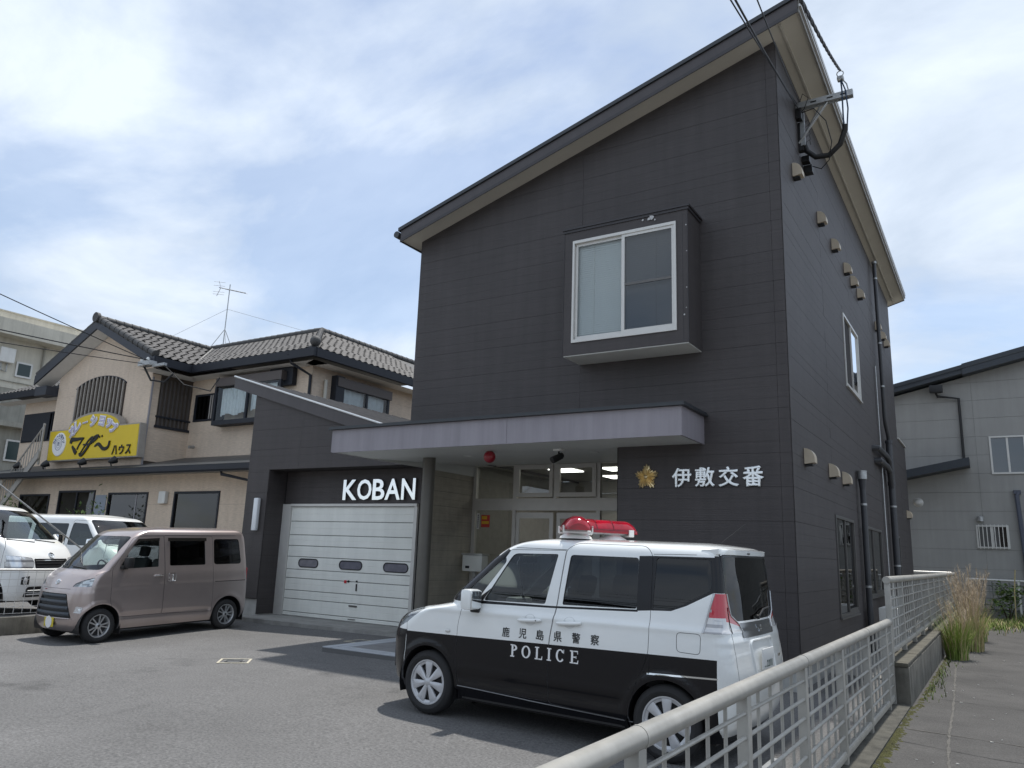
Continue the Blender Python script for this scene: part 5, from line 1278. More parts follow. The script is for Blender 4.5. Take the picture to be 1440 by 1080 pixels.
def pampas(cx, cy, h, nb, npl, label, rad=.28, grp='wild grass clumps by the concrete wall', gh_=.75, gf=.35):
    t = thing('wild_grass', label, 'grass clump', (cx, cy, 0), grp)
    mb = MB()
    for i in range(nb):
        a = random.uniform(0, 2 * pi); r_ = rad * sqrt(random.random()); b = (cx + r_ * cos(a), cy + r_ * 1.5 * sin(a), -.02)
        g_ = random.random(); hh = h * random.uniform(.35, .8) * (gh_ if g_ < .6 else 1); blade(mb, b, a + random.gauss(0, .7), hh, hh * random.uniform(.10, .50), random.uniform(.008, .018), 0 if g_ < gf else 1)
    tagobj(mb.build('leaf_blades', [M_GRN, M_STRAW], t), kind='stuff')
    mb = MB()
    for i in range(npl):
        a = random.uniform(0, 2 * pi); r_ = rad * .6 * sqrt(random.random()); b = (cx + r_ * cos(a), cy + r_ * sin(a), 0)
        hh = h * random.uniform(.6, 1.0); top = blade(mb, b, a, hh, hh * random.uniform(.05, .22), .007, 0, 6)
        for k in range(46):
            t_3 = random.random() ** .8; zb = hh * (.45 + .55 * t_3); f = (zb / hh)
            xx, yy = b[0] + (top[0] - b[0]) * f ** 1.9, b[1] + (top[1] - b[1]) * f ** 1.9
            blade(mb, (xx, yy, zb * .97), random.uniform(0, 2 * pi), random.uniform(.07, .17), random.uniform(.02, .09), .0045, 0, 2)
    tagobj(mb.build('plumes', [M_STRAW2], t), kind='stuff')
    return t
pampas(-.80, 16.3, 1.15, 420, 12, 'bright green tuft of wild grass at the foot of the concrete wall', .17, gh_=1.0, gf=.75)
pampas(-.66, 18.2, 1.62, 340, 38, 'tall straw coloured wild grass leaning on the end of the higher fence', .24)
pampas(-.66, 20.6, 1.7, 260, 40, 'tall reddish straw grass right behind the tallest clump by the fence', .26)
for (x, y, h_, l_) in ((.22, 27.5, 1.6, 'single pale dry stalk standing before the end fence'), (1.05, 27.0, 1.55, 'curved dry stalk at the right edge before the end fence')):
    t = thing('dry_stalk', l_, 'weed stalk', (x, y, 0)); q = MB(); q.tube([(x, y, 0), (x + .03, y, h_ * .6), (x + .10, y, h_)], .016, 5)
    for k in range(40): blade(q, (x + .03 + .07 * k / 40, y, h_ * (.55 + .45 * k / 40)), random.uniform(0, 6), .10, .05, .01, 0, 2)
    q.build('stalk', M_STRAW, t)
mb = MB()
for i in range(7000):
    x = random.uniform(-1.0, 5.5); y = 29.4 - abs(random.gauss(0, 1.5)) - (.9 if x < 0 else 0)
    if x < .4: y -= random.uniform(0, 2.2)
    if y < 22: continue
    g_ = random.random(); hh = random.uniform(.06, .28) * (1.6 if y > 28 else 1); blade(mb, (x, y, .03), random.uniform(0, 6.3), hh, hh * .6, .02, 0 if g_ < .5 else (1 if g_ < .8 else 2), 3)
for i in range(350):
    x = -.95 + abs(random.gauss(0, .10)); y = random.uniform(11, 26); hh = random.uniform(.03, .14); blade(mb, (x, y, .02), random.uniform(0, 6.3), hh, hh * .6, .012, 1, 3)
tagobj(mb.build('weeds', [M_GRN, M_GRN2, M_STRAW]), kind='stuff')
tagobj((lambda q: (q.box(-1.0, 6, 27.2, 29.9, -.1, .055), q.build('weedy_verge', mat('weedy_soil', (.10, .11, .035), .95, var=.4, vscale=4, bump=.8)))[1])(MB()), kind='structure')
# broadleaf bush behind the grass and shrubs by the restaurant
M_LEAF = mat('leaf_green', (.10, .165, .045), .6, var=.5, vscale=6)
M_LEAFL = mat('leaf_light', (.20, .28, .08), .6, var=.4, vscale=6)
def bush(cx, cy, z0, rx, ry, rz, n, label, leaf=.05, cat='shrub', fine=False, grp=None):
    t = thing('shrub', label, cat, (cx, cy, z0), grp); q = MB()
    for k in range(5): a = k * 1.3; q.tube([(cx, cy, z0), (cx + .3 * rx * cos(a), cy + .3 * ry * sin(a), z0 + rz * .8), (cx + .7 * rx * cos(a), cy + .7 * ry * sin(a), z0 + rz * 1.5)], [.02, .014, .005], 5)
    q.build('stems', mat('twig_brown', (.09, .07, .05), .9), t)
    mb = MB(); cl = [(random.gauss(0, .5), random.gauss(0, .5), random.uniform(-.3, 1)) for k in range(14)]
    for i in range(n):
        c_ = random.choice(cl); x = cx + rx * (c_[0] + random.gauss(0, .28)); y = cy + ry * (c_[1] + random.gauss(0, .28)); z = z0 + rz * (1 + c_[2] + random.gauss(0, .25))
        if z < z0 + .03: continue
        a, b = random.uniform(0, 6.3), random.uniform(-.6, .9); l = leaf * random.uniform(.6, 1.3)
        u_ = Vector((cos(a) * cos(b), sin(a) * cos(b), sin(b))); v_ = u_.cross(Vector((0, 0, 1))).normalized() * (.18 if fine else .42)
        p = Vector((x, y, z)); mb.add([p, p + (u_ * .5 + v_) * l, p + u_ * l, p + (u_ * .5 - v_) * l], [(0, 1, 2, 3)], 0 if random.random() < .6 else 1)
    tagobj(mb.build('leaves', [M_LEAF, M_LEAFL], t), kind='stuff')
bush(.05, 28.2, 0, .45, .4, .50, 600, 'bright leafy bush behind the tall straw grass before the end fence', .11)
bush(-28.6, 13.2, .2, .9, .35, 1.15, 1500, 'feathery green shrub in front of the leftmost restaurant window', .16, fine=True, grp='shrubs along the restaurant front')
bush(-23.4, 13.0, .2, .85, .35, 1.15, 1500, 'feathery green shrub between the two middle restaurant windows', .16, fine=True, grp='shrubs along the restaurant front')

# ------------------------------------------------------------------ across the street, seen mirrored in the glass
for (x0, x1, h_, c_, l_, nm) in ((-44, -24, 6.5, (.45, .42, .36), 'long cream shop building across the street behind the camera', 'shop_building'), (-20, -5, 4.6, (.55, .55, .54), 'low white shop across the street behind the camera', 'shop_building'), (0, 16, 8.0, (.28, .26, .25), 'tall brown house across the street behind the camera', 'street_house')):
    t = thing(nm, l_, 'building', ((x0 + x1) / 2, -40, -.2)); q = MB(); q.box(x0, x1, -46, -36, -.2, h_); q.build('wall', mat(nm + str(x0), c_, .8, var=.05), t)
    q = MB(); q.box(x0 - .4, x1 + .4, -46.4, -35.6, h_ + .002, h_ + .4); q.build('roof', M_ROOFM, t)
    k = x0 + 1
    while k < x1 - 2:
        q = MB(); q.box(k, k + 1.8, -35.99, -35.9, 1.0, 2.6); q.build('window', M_DARK, t); k += 3
po = thing('utility_pole', 'grey concrete utility pole across the street behind the camera', 'utility pole', (-6, -30, -.2)); q = MB(); q.tube([(-6, -30, -.2), (-6, -30, 12)], [.18, .12], 12); q.build('pole_shaft', M_CONC, po)
q = MB(); q.box(-7, -5, -30.06, -29.94, 10.4, 10.5); q.box(-7, -5, -30.06, -29.94, 9.5, 9.6); q.build('crossarm', M_STEEL, po)
for i, (z, dz_) in enumerate(((10.5, .9), (9.6, .7), (8.4, .8), (8.0, .6))):
    wire('street_cable', ('top', 'second', 'third', 'lowest')[i] + ' cable spanning the street poles behind the camera', ((-60, -30 + i * .2, z), (50, -30 + i * .2, z - .3)), .03, sag=dz_, n=30, group='cables of the street poles')
# ================================================================== vehicles
def pchip(xs, ys, xq):
    xs = np.asarray(xs, float); ys = np.asarray(ys, float); h = np.diff(xs); dl = np.diff(ys) / h
    m_ = np.zeros(len(xs)); m_[0], m_[-1] = dl[0], dl[-1]
    for i in range(1, len(xs) - 1):
        if dl[i - 1] * dl[i] > 0:
            w1, w2 = 2 * h[i] + h[i - 1], h[i] + 2 * h[i - 1]; m_[i] = (w1 + w2) / (w1 / dl[i - 1] + w2 / dl[i])
    i = np.clip(np.searchsorted(xs, xq) - 1, 0, len(xs) - 2); t = (xq - xs[i]) / h[i]
    return ys[i] * (2 * t ** 3 - 3 * t ** 2 + 1) + m_[i] * h[i] * (t ** 3 - 2 * t ** 2 + t) + ys[i + 1] * (-2 * t ** 3 + 3 * t ** 2) + m_[i + 1] * h[i] * (t ** 3 - t ** 2)

def inpoly(x, y, P):
    c = False; n = len(P); j = n - 1
    for i in range(n):
        xi, yi = P[i]; xj, yj = P[j]
        if (yi > y) != (yj > y) and x < (xj - xi) * (y - yi) / (yj - yi) + xi: c = not c
        j = i
    return c
def offpoly(P, dlt):
    n = len(P); A = sum(P[i][0] * P[(i + 1) % n][1] - P[(i + 1) % n][0] * P[i][1] for i in range(n)); s = 1 if A > 0 else -1; res = []
    for i in range(n):
        a, b, c = Vector(P[i - 1]), Vector(P[i]), Vector(P[(i + 1) % n])
        e1 = (b - a).normalized(); e2 = (c - b).normalized(); n1 = Vector((e1.y, -e1.x)); n2 = Vector((e2.y, -e2.x)); nn = n1 + n2
        if nn.length < .2: nn = n1
        k_ = dlt * s / max(.45, (nn.length ** 2) / 2 / nn.length) if nn.length else 0
        nn.normalize(); k2 = dlt * s / max(.5, nn.dot(n1)); res.append((b.x + nn.x * k2, b.y + nn.y * k2))
    return res

class Skin:
    """car body: a stack of rounded horizontal outlines, cut by side, front and rear outlines into real panels"""
    def __init__(s, rows, nz=74, nside=100, crown=.03, detail=None, ncap=7):
        R_ = np.array(rows, float)   # z, xf, xr, w, bowf, rf, bowr, rr
        arc = np.concatenate([[0], np.cumsum(np.sqrt(np.diff(R_[:, 0]) ** 2 + .6 * np.diff(R_[:, 1]) ** 2 + np.diff(R_[:, 3]) ** 2 + .3 * np.diff(R_[:, 2]) ** 2))])
        sq = np.linspace(0, arc[-1], nz); Q = np.stack([pchip(arc, R_[:, k], sq) for k in range(8)], 1)
        rings = []
        def ring(z, xf, xr, w, bf, rf, br, rr, sy=1.0, sx=1.0, xc=0):
            h_ = []
            s0 = 1 - rf / w; s1 = 1 - rr / w
            for k in range(15): t = s0 * k / 15; h_.append((xf - bf * t * t, t * w))
            for k in range(11):
                a = pi / 2 * k / 10; t = s0 + (1 - s0) * sin(a); h_.append((xf - bf * t * t - rf * (1 - cos(a)), t * w))
            xa, xb = h_[-1][0], xr + br + rr
            for k in range(1, nside): h_.append((xa + (xb - xa) * k / nside, w))
            for k in range(9):
                a = pi / 2 * (1 - k / 8); t = s1 + (1 - s1) * sin(a); h_.append((xr + br * t * t + rr * (1 - cos(a)), t * w))
            for k in range(11, -1, -1): t = s1 * k / 12; h_.append((xr + br * t * t, t * w))
            full = h_ + [(x, -y) for x, y in reversed(h_[1:-1])]
            return [(xc + (x - xc) * sx, y * sy, z) for x, y in full]
        for q in Q: rings.append(ring(*q))
        zl, xf, xr = Q[-1][0], Q[-1][1], Q[-1][2]; xc = (xf + xr) / 2; hl_ = (xf - xr) / 2
        for k in range(1, ncap + 1):
            t = k / ncap; wl = Q[-1][3]
            rings.append(ring(zl + crown * (1 - (1 - t) ** 2), *Q[-1][1:], sy=(1 - t * .985), sx=1 - t * wl / hl_ * .55, xc=xc))
        n = len(rings[0]); vs = [v for r_ in rings for v in r_]
        if detail:
            o_ = []
            for (x, y, z) in vs:
                w_ = min(1, max(0, (abs(y) - .35) / .3)); o_.append((x, y + (1 if y > 0 else -1) * detail(x, z) * w_, z))
            vs = o_
        fs = [(i * n + k, i * n + (k + 1) % n, (i + 1) * n + (k + 1) % n, (i + 1) * n + k) for i in range(len(rings) - 1) for k in range(n)]
        fs.append(tuple((len(rings) - 1) * n + k for k in range(n)))
        me = bpy.data.meshes.new('h'); me.from_pydata(vs, [], fs); me.update()
        bm = bmesh.new(); bm.from_mesh(me); bmesh.ops.recalc_face_normals(bm, faces=bm.faces)
        bm.normal_update(); bm.faces.ensure_lookup_table()
        # make outward
        t_f = max(bm.faces, key=lambda f: f.calc_center_median().z)
        if t_f.normal.z < 0: bmesh.ops.reverse_faces(bm, faces=bm.faces); bm.normal_update()
        s.bm = bm; s.bvh = BVHTree.FromBMesh(bm); bm.faces.ensure_lookup_table(); bm.verts.ensure_lookup_table()
        s.of = [[v.index for v in f.verts] for f in bm.faces]; s.oc = [v.co.copy() for v in bm.verts]; s.on = [v.normal.copy() for v in bm.verts]
        bpy.data.meshes.remove(me); s.cache = {}
    def side_pt(s, x, z, sgn=1, off=0):
        h = s.bvh.ray_cast(Vector((x, 2 * sgn, z)), Vector((0, -sgn, 0)))
        return (h[0] + h[1] * off, h[1]) if h[0] is not None else (Vector((x, .7 * sgn, z)), Vector((0, sgn, 0)))
    def x_pt(s, y, z, sgn=1, off=0):
        h = s.bvh.ray_cast(Vector((3 if sgn > 0 else -6, y, z)), Vector((-sgn, 0, 0)))
        return (h[0] + h[1] * off, h[1]) if h[0] is not None else (Vector((0, y, z)), Vector((sgn, 0, 0)))
    def normal(s, co):
        key = (round(co.x, 5), round(co.y, 5), round(co.z, 5)); r_ = s.cache.get(key)
        if r_ is not None: return r_
        p, nn, fi, ds = s.bvh.find_nearest(co); vi = s.of[fi]
        try:
            w = interpolate.poly_3d_calc([s.oc[i] for i in vi], p); r_ = Vector((0, 0, 0))
            for i, k in zip(vi, w): r_ += s.on[i] * k
            r_.normalize()
        except Exception: r_ = nn
        if r_.length < .5: r_ = nn
        s.cache[key] = r_; return r_
    def cut(s, P, view='side', cond=None, closed=True):
        """cut the skin along polygon P (x,z) seen from the side or (y,z) seen from the front/rear"""
        ia, ib = (0, 2) if view == 'side' else (1, 2)
        bm = s.bm; n = len(P)
        fl = [f for f in bm.faces if cond(f.calc_center_median())]
        bbp = (min(p[0] for p in P) - .05, max(p[0] for p in P) + .05, min(p[1] for p in P) - .05, max(p[1] for p in P) + .05)
        fl = set(f for f in fl if not (max(v.co[ia] for v in f.verts) < bbp[0] or min(v.co[ia] for v in f.verts) > bbp[1] or max(v.co[ib] for v in f.verts) < bbp[2] or min(v.co[ib] for v in f.verts) > bbp[3]))
        for i in range(n if closed else n - 1):
            a, b = P[i], P[(i + 1) % n]; e = .003
            x0, x1, z0, z1 = min(a[0], b[0]) - e, max(a[0], b[0]) + e, min(a[1], b[1]) - e, max(a[1], b[1]) + e
            dx_, dz_ = b[0] - a[0], b[1] - a[1]; L_ = sqrt(dx_ * dx_ + dz_ * dz_)
            if L_ < 1e-5: continue
            no = Vector((0, 0, 0)); no[ia] = -dz_ / L_; no[ib] = dx_ / L_; co = Vector((0, 0, 0)); co[ia] = a[0]; co[ib] = a[1]
            loc_ = []
            for f in list(fl):
                if not f.is_valid: fl.discard(f); continue
                A = [v.co[ia] for v in f.verts]; B = [v.co[ib] for v in f.verts]
                if max(A) < x0 or min(A) > x1 or max(B) < z0 or min(B) > z1: continue
                loc_.append(f)
            if not loc_: continue
            gset = set(loc_); ed = set(e_ for f in loc_ for e_ in f.edges); vs = set(v for f in loc_ for v in f.verts)
            r_ = bmesh.ops.bisect_plane(bm, geom=list(gset) + list(ed) + list(vs), dist=2e-5, plane_co=co, plane_no=no)
            for g in r_['geom']:
                if isinstance(g, bmesh.types.BMFace): fl.add(g)
            for g in r_['geom_cut']:
                if isinstance(g, bmesh.types.BMEdge):
                    for f in g.link_faces: fl.add(f)
    def classify(s, rules, default='body'):
        """rules: ordered (name, pred(c)); returns dict name -> faces"""
        res = {}
        for f in s.bm.faces:
            c = f.calc_center_median(); nm = default
            for k, p in rules:
                if p(c): nm = k; break
            res.setdefault(nm, []).append(f)
        return res
    def extract(s, faces, name, mats, parent, thick=.022, off=0.0, matfn=None, inner=True, group=None):
        idx = {}; vs = []; fs = []; mi = []; nr = []
        for f in faces:
            q = []
            for v in f.verts:
                if v not in idx: idx[v] = len(idx)
                q.append(idx[v])
            fs.append(q); mi.append(matfn(f.calc_center_median()) if matfn else 0)
        order = sorted(idx, key=idx.get); N_ = [s.normal(v.co) for v in order]
        vs = [v.co + N_[i] * off for i, v in enumerate(order)]
        m = len(vs); nf = len(fs)
        loops_n = [N_[i] for q in fs for i in q]
        if inner:
            vs += [v.co + N_[i] * (off - thick) for i, v in enumerate(order)]
            im = len(mats) - 1
            for k in range(nf): fs.append([i + m for i in reversed(fs[k])]); mi.append(im); loops_n += [-N_[i] for i in reversed(fs[k])]
            # rim along open edges
            cnt = {}
            for q in fs[:nf]:
                for a, b in zip(q, q[1:] + q[:1]): cnt[(a, b)] = 1
            for (a, b) in list(cnt):
                if (b, a) not in cnt:
                    fs.append([b, a, a + m, b + m]); mi.append(im)
                    e1 = vs[a] - vs[b]; nn = e1.cross(vs[a + m] - vs[a]); nn = nn.normalized() if nn.length > 1e-9 else Vector((0, 0, 1)); loops_n += [nn] * 4
        me = bpy.data.meshes.new(name); me.from_pydata([v[:] for v in vs], [], fs)
        for mm_ in mats: me.materials.append(mm_)
        me.polygons.foreach_set('material_index', mi); me.polygons.foreach_set('use_smooth', [True] * len(fs))
        me.normals_split_custom_set([n_[:] for n_ in loops_n])
        return newobj(name, me, parent)

M_INNER = mat('cabin_trim', (.10, .10, .105), .8)
M_SEAT = mat('seat_fabric', (.06, .06, .065), .95)
M_PLATE = mat('plate_white', (.72, .73, .72), .5)
def carpaint(name, col, rough=.28, metal=0.0, flake=0.0, dirt=.05):
    return mat(name, col, rough, metal=metal, coat=1.0, var=dirt, vscale=1.5, obj=True, rvar=.0)
M_TAILR = mat('tail_lamp_red', (.50, .015, .035), .12, coat=.8)
M_TAILC = mat('tail_lamp_clear', (.62, .62, .62), .18, metal=.2, coat=.8)
M_TAILG = mat('tail_lamp_rib', (.34, .34, .35), .25, metal=.3, coat=.8)
M_HEAD = mat('head_lamp_reflector', (.74, .76, .78), .16, metal=.55, coat=.8)
M_HEADG = mat('head_lamp_facet', (.34, .35, .37), .2, metal=.6, coat=.8)
G_LAMP = glassmat('lamp_cover', (.88, .9, .9), .8)
M_DRL = mat('lamp_dark', (.05, .05, .055), .2, coat=.8)
M_RIM = mat('alloy_silver', (.50, .51, .52), .33, metal=.7, var=.05)
M_CAP = mat('hub_cap_silver', (.52, .53, .55), .38, metal=.35, var=.04)

def wheel(t, x, y, side, r_, rimr, style, wid=.165):
    """side +1: outer face towards +y"""
    w = bpy.data.objects.new('wheel', None); COL.objects.link(w); w.parent = t; w.location = (x, y, r_); s_ = side
    q = MB()
    h = wid / 2
    prof = [(rimr - .012, h * .55), (rimr, h * .80), (rimr + .012, h * .96), (rimr + (r_ - rimr) * .45, h * 1.03), (r_ - .035, h * .93), (r_ - .014, h * .80), (r_ - .003, h * .6), (r_, h * .2), (r_, -h * .2), (r_ - .003, -h * .6), (r_ - .02, -h * .9), (rimr, -h)]
    q.lathe([(a, b * s_) for a, b in prof], axis='y', n=48); q.build('tyre', M_RUBBER, w, local=True)
    q = MB(); q.lathe([(a, b * s_) for a, b in [(rimr - .004, h * .78), (rimr - .016, h * .70), (rimr - .03, h * .2), (rimr - .03, -h * .8)]], axis='y', n=40); q.lathe([(rimr + .003, h * .84 * s_), (rimr - .008, h * .84 * s_), (rimr - .016, h * .68 * s_)], axis='y', n=40)
    q.build('rim', M_RIM if style == 'alloy' else M_CAP, w, local=True)
    q = MB(); q.lathe([(0, h * .18 * s_), (rimr - .03, h * .18 * s_)], axis='y', n=30); q.lathe([(0, h * .25 * s_), (.10, h * .25 * s_), (.12, h * .2 * s_)], axis='y', n=20); q.build('brake', mat('dark_brake', (.03, .03, .032), .6, metal=.3), w, local=True)
    q = MB(); yo = h * .66 * s_
    def face(poly, y_, dy): q.prism([(a, y_, b) for a, b in poly], (0, dy, 0))
    if style == 'cap':
        n_ = 7
        # back plate with windows between seven broad petals
        for k in range(n_):
            a = pi / 2 + k * 2 * pi / n_ + (0 if s_ > 0 else 0); ca, sa = cos(a), sin(a)
            def P_(u_, v_): return (ca * u_ - sa * v_, sa * u_ + ca * v_)
            R1 = rimr - .012
            pet = [(.035, -.017), (R1 * .50, -.030), (R1 * .78, -.040), (R1 * .985, -.044), (R1 * 1.0, 0), (R1 * .985, .044), (R1 * .78, .040), (R1 * .50, .030), (.035, .017)]
            y1 = yo + .010 * s_
            rg = [P_(*p) for p in pet]; cc_ = P_(R1 * .72, 0)
            vs = [(p[0], y1 - (.006 if 0 < i < 8 else .0) * s_, p[1]) for i, p in enumerate(rg)] + [(P_(.03, 0)[0], y1 + .004 * s_, P_(.03, 0)[1]), (cc_[0], y1 + .007 * s_, cc_[1]), (P_(R1 * .97, 0)[0], y1 - .003 * s_, P_(R1 * .97, 0)[1])]
            ff = []
            for i in range(8):
                c_ = 10 if 0 < i < 7 else 9
                ff.append((i, i + 1, c_) if s_ < 0 else (i + 1, i, c_))
            ff += [(1, 10, 9), (7, 9, 10)] if s_ < 0 else [(9, 10, 1), (10, 9, 7)]
            q.add(vs, ff, 0, False)
            q.add([(p[0], y1 - .006 * s_, p[1]) for p in rg] + [(p[0], y1 - .022 * s_, p[1]) for p in rg], [(i, i + 1, i + 10, i + 9) for i in range(8)], 0)
        q.lathe([(rimr - .036, yo - .004 * s_), (rimr - .02, yo + .002 * s_), (rimr - .004, yo + .006 * s_)], axis='y', n=42)
        q.lathe([(0, yo + .018 * s_), (.026, yo + .017 * s_), (.036, yo + .010 * s_), (.05, yo + .004 * s_)], axis='y', n=20)
        q.build('hub_cap', M_CAP, w, local=True)
        q = MB(); q.lathe([(.03, yo - .016 * s_), (rimr - .05, yo - .016 * s_)], axis='y', n=36); q.build('cap_opening', mat('dull_black', (.012, .012, .013), .9), w, local=True)
    else:
        n_ = 10
        for k in range(n_):
            a = pi / 2 + k * 2 * pi / n_ + (-.09 if k % 2 else .09); ca, sa = cos(a), sin(a)
            P_ = lambda u_, v_: (ca * u_ - sa * v_, sa * u_ + ca * v_)
            face([P_(.03, -.010), P_(rimr - .02, -.011), P_(rimr - .02, .011), P_(.03, .010)], yo - .02 * s_, .022 * s_)
        q.lathe([(0, yo + .010 * s_), (.03, yo + .010 * s_), (.05, yo - .0 * s_), (.052, yo - .02 * s_)], axis='y', n=20)
        q.build('spokes', M_RIM, w, local=True)
        q = MB(); q.lathe([(0, yo + .013 * s_), (.017, yo + .013 * s_), (.02, yo + .009 * s_)], axis='y', n=14); q.build('hub', M_BLACK, w, local=True)
    return w

def seat(t, x, y, z, w_=.48, hr=True):
    q = MB(); q.bbox(x - .25, x + .27, y - w_ / 2, y + w_ / 2, z, z + .16, .05)
    b = MB(); b.bbox(-.07, .07, y - w_ / 2, y + w_ / 2, 0, .60, .06)
    a = -.22; b.v = [(x - .24 + p[0] * cos(a) + p[2] * sin(a), p[1], z + .10 - p[0] * sin(a) + p[2] * cos(a)) for p in b.v]; q.v_off = 0
    q.add(b.v, b.f, 0, True)
    if hr:
        h_ = MB(); h_.bbox(-.05, .05, y - .12, y + .12, .63, .82, .045); h_.v = [(x - .24 + p[0] * cos(a) + p[2] * sin(a), p[1], z + .10 - p[0] * sin(a) + p[2] * cos(a)) for p in h_.v]; q.add(h_.v, h_.f, 0, True)
    q.build('seat', M_SEAT, t, local=True)

def arch_liner(t, x, r_, y0, y1, zc, nm='wheel_well'):
    q = MB(); n = 20; pts = [(x + r_ * cos(a), zc + r_ * sin(a)) for a in [-.35 + (pi + .7) * k / n for k in range(n + 1)]]
    q.add([(a, y0, b) for a, b in pts] + [(a, y1, b) for a, b in pts], [(i, i + 1, i + n + 2, i + n + 1) for i in range(n)]); q.add([(a, y0, b) for a, b in pts], [tuple(range(n + 1))]); q.build(nm, M_BLACK, t, local=True)

def circ(cx, cz, r_, n=36): return [(cx + r_ * cos(2 * pi * k / n), cz + r_ * sin(2 * pi * k / n)) for k in range(n)]
def on_side(sk, glyph_me_obj, sgn): pass

def decal(sk, o, sgn, off=.0025):
    """press a flat mesh given in (x,z) at y=0 on the body side"""
    for v in o.data.vertices:
        p, nn = sk.side_pt(v.co.x, v.co.z, sgn, off + v.co.y); v.co = p
    o.data.update()

# ------------------------------------------------------------------ police car
def police_car():
    t = thing('police_car', 'black and white police wagon with red roof lights parked behind the grid fence', 'police car', (-4.861, 7.146, .028))
    t.rotation_mode = 'XYZ'; yaw, pit = 3.116, .013
    f = Vector((cos(yaw) * cos(pit), sin(yaw) * cos(pit), sin(pit))); l = Vector((-sin(yaw), cos(yaw), 0)); up = f.cross(l)
    t.rotation_euler = Matrix(((f.x, l.x, up.x), (f.y, l.y, up.y), (f.z, l.z, up.z))).to_euler()
    #       z     xf     xr      w    bowf  rf   bowr  rr
    rows = [(.19, .55, -2.93, .745, .12, .24, .05, .14), (.25, .62, -2.98, .775, .13, .27, .05, .15), (.34, .655, -3.03, .795, .13, .30, .05, .15),
            (.50, .685, -3.06, .805, .13, .31, .05, .15), (.68, .685, -3.07, .808, .13, .31, .05, .13), (.80, .655, -3.055, .808, .13, .30, .05, .12), (.87, .60, -3.045, .806, .13, .28, .05, .12),
            (.92, .52, -3.035, .803, .12, .26, .05, .12), (.96, .41, -3.03, .800, .12, .24, .05, .11), (1.0, .25, -3.02, .796, .12, .22, .05, .11), (1.035, .06, -3.012, .790, .12, .20, .05, .10),
            (1.062, -.05, -3.0, .782, .13, .19, .05, .10), (1.12, -.09, -2.99, .773, .13, .14, .05, .10), (1.25, -.23, -2.975, .757, .13, .12, .05, .09), (1.40, -.40, -2.96, .735, .13, .11, .045, .09),
            (1.52, -.545, -2.945, .716, .12, .10, .04, .09), (1.60, -.655, -2.935, .700, .12, .10, .04, .09), (1.645, -.74, -2.93, .686, .12, .10, .04, .09), (1.675, -.82, -2.92, .668, .12, .11, .04, .10), (1.70, -.93, -2.90, .635, .11, .13, .04, .12), (1.715, -1.03, -2.87, .59, .10, .15, .04, .14)]
    def det(x, z):
        o_ = 0
        if -2.95 < x < .1: o_ += .008 * math.exp(-((z - (1.0 + (-x) * .012)) / .030) ** 2)
        for xc in (0, -2.48):
            rr = sqrt((x - xc) ** 2 + (z - .298) ** 2); o_ += .013 * math.exp(-((rr - .355) / .035) ** 2)
        if -2.1 < x < -.38: o_ += -.016 * math.exp(-((z - .40) / .05) ** 2) + .006 * math.exp(-((z - .47) / .035) ** 2)
        if z < .28: o_ -= .02
        return o_
    sk = Skin(rows, nz=84, nside=104, crown=.030, detail=det)
    side = lambda c: abs(c.y) > .42
    L_ = lambda c: c.y > .42
    Rr_ = lambda c: c.y < -.42
    archF, archR = circ(-.005, .298, .345), circ(-2.483, .298, .335)
    q_glass = rounded([(-.33, 1.125), (-.815, 1.545), (-.83, 1.49), (-.55, 1.125)], [.03, .02, .02, .03], 3)
    a_blk = [(-.17, 1.095), (-.815, 1.615), (-.86, 1.595), (-.53, 1.10), (-.53, 1.085)]
    w1 = rounded([(-.62, 1.118), (-.905, 1.572), (-1.392, 1.585), (-1.302, 1.135)], [.03, .05, .02, .02], 3)
    w2 = rounded([(-1.482, 1.142), (-1.522, 1.585), (-2.195, 1.590), (-2.205, 1.165)], [.02, .03, .03, .02], 3)
    w3 = rounded([(-2.345, 1.175), (-2.355, 1.600), (-2.835, 1.605), (-2.850, 1.36), (-2.62, 1.235), (-2.50, 1.180)], [.02, .03, .03, .05, .2, .1], 3)
    blk = [(-2.205, 1.150), (-2.195, 1.605), (-2.34, 1.612), (-2.895, 1.622), (-2.875, 1.345), (-2.64, 1.222), (-2.51, 1.172), (-2.335, 1.163)]
    belt = [(-.50, 1.083), (-.50, 1.112), (-1.37, 1.124), (-2.215, 1.160), (-2.215, 1.142), (-1.37, 1.106)]
    d1 = rounded([(-.40, 1.075), (-.349, .90), (-.349, .60), (-.375, .318), (-1.372, .312), (-1.372, .82), (-1.425, 1.125), (-1.467, 1.622), (-.852, 1.604), (-.515, 1.085)], [.03, .1, .05, .02, .02, .1, .05, .01, .03, .02], 3)
    d2 = rounded([(-1.378, .82), (-1.378, .300), (-2.165, .268), (-2.20, .52), (-2.258, .645), (-2.328, .82), (-2.334, 1.17), (-2.322, 1.62), (-2.25, 1.692), (-1.56, 1.692), (-1.473, 1.628), (-1.431, 1.125)], [.1, .04, .04, .05, .05, .05, .05, .08, .08, .08, .03, .05], 3)
    fuel = rounded([(-2.572, 1.012), (-2.575, .862), (-2.772, .858), (-2.775, 1.015)], .035, 3)
    head_s = rounded([(.095, .985), (.30, .838), (.46, .765), (.72, .76), (.72, .97), (.40, .985), (.2, .998)], [.01, .02, .02, 0, 0, .02, .02], 2)
    tail_s = [(-2.868, 1.335), (-2.795, 1.028), (-3.2, 1.028), (-3.2, 1.335)]
    tail_b = lambda sg: [(sg * .90, 1.335), (sg * .635, 1.335), (sg * .62, 1.24), (sg * .60, 1.165), (sg * .50, 1.115), (sg * .455, 1.09), (sg * .425, 1.028), (sg * .90, 1.028)]
    tail_h = lambda sg: [(sg * .9, 1.15), (sg * .9, 1.36), (sg * .4, 1.36), (sg * .4, 1.065), (sg * .50, 1.085), (sg * .60, 1.105), (sg * .655, 1.115)]
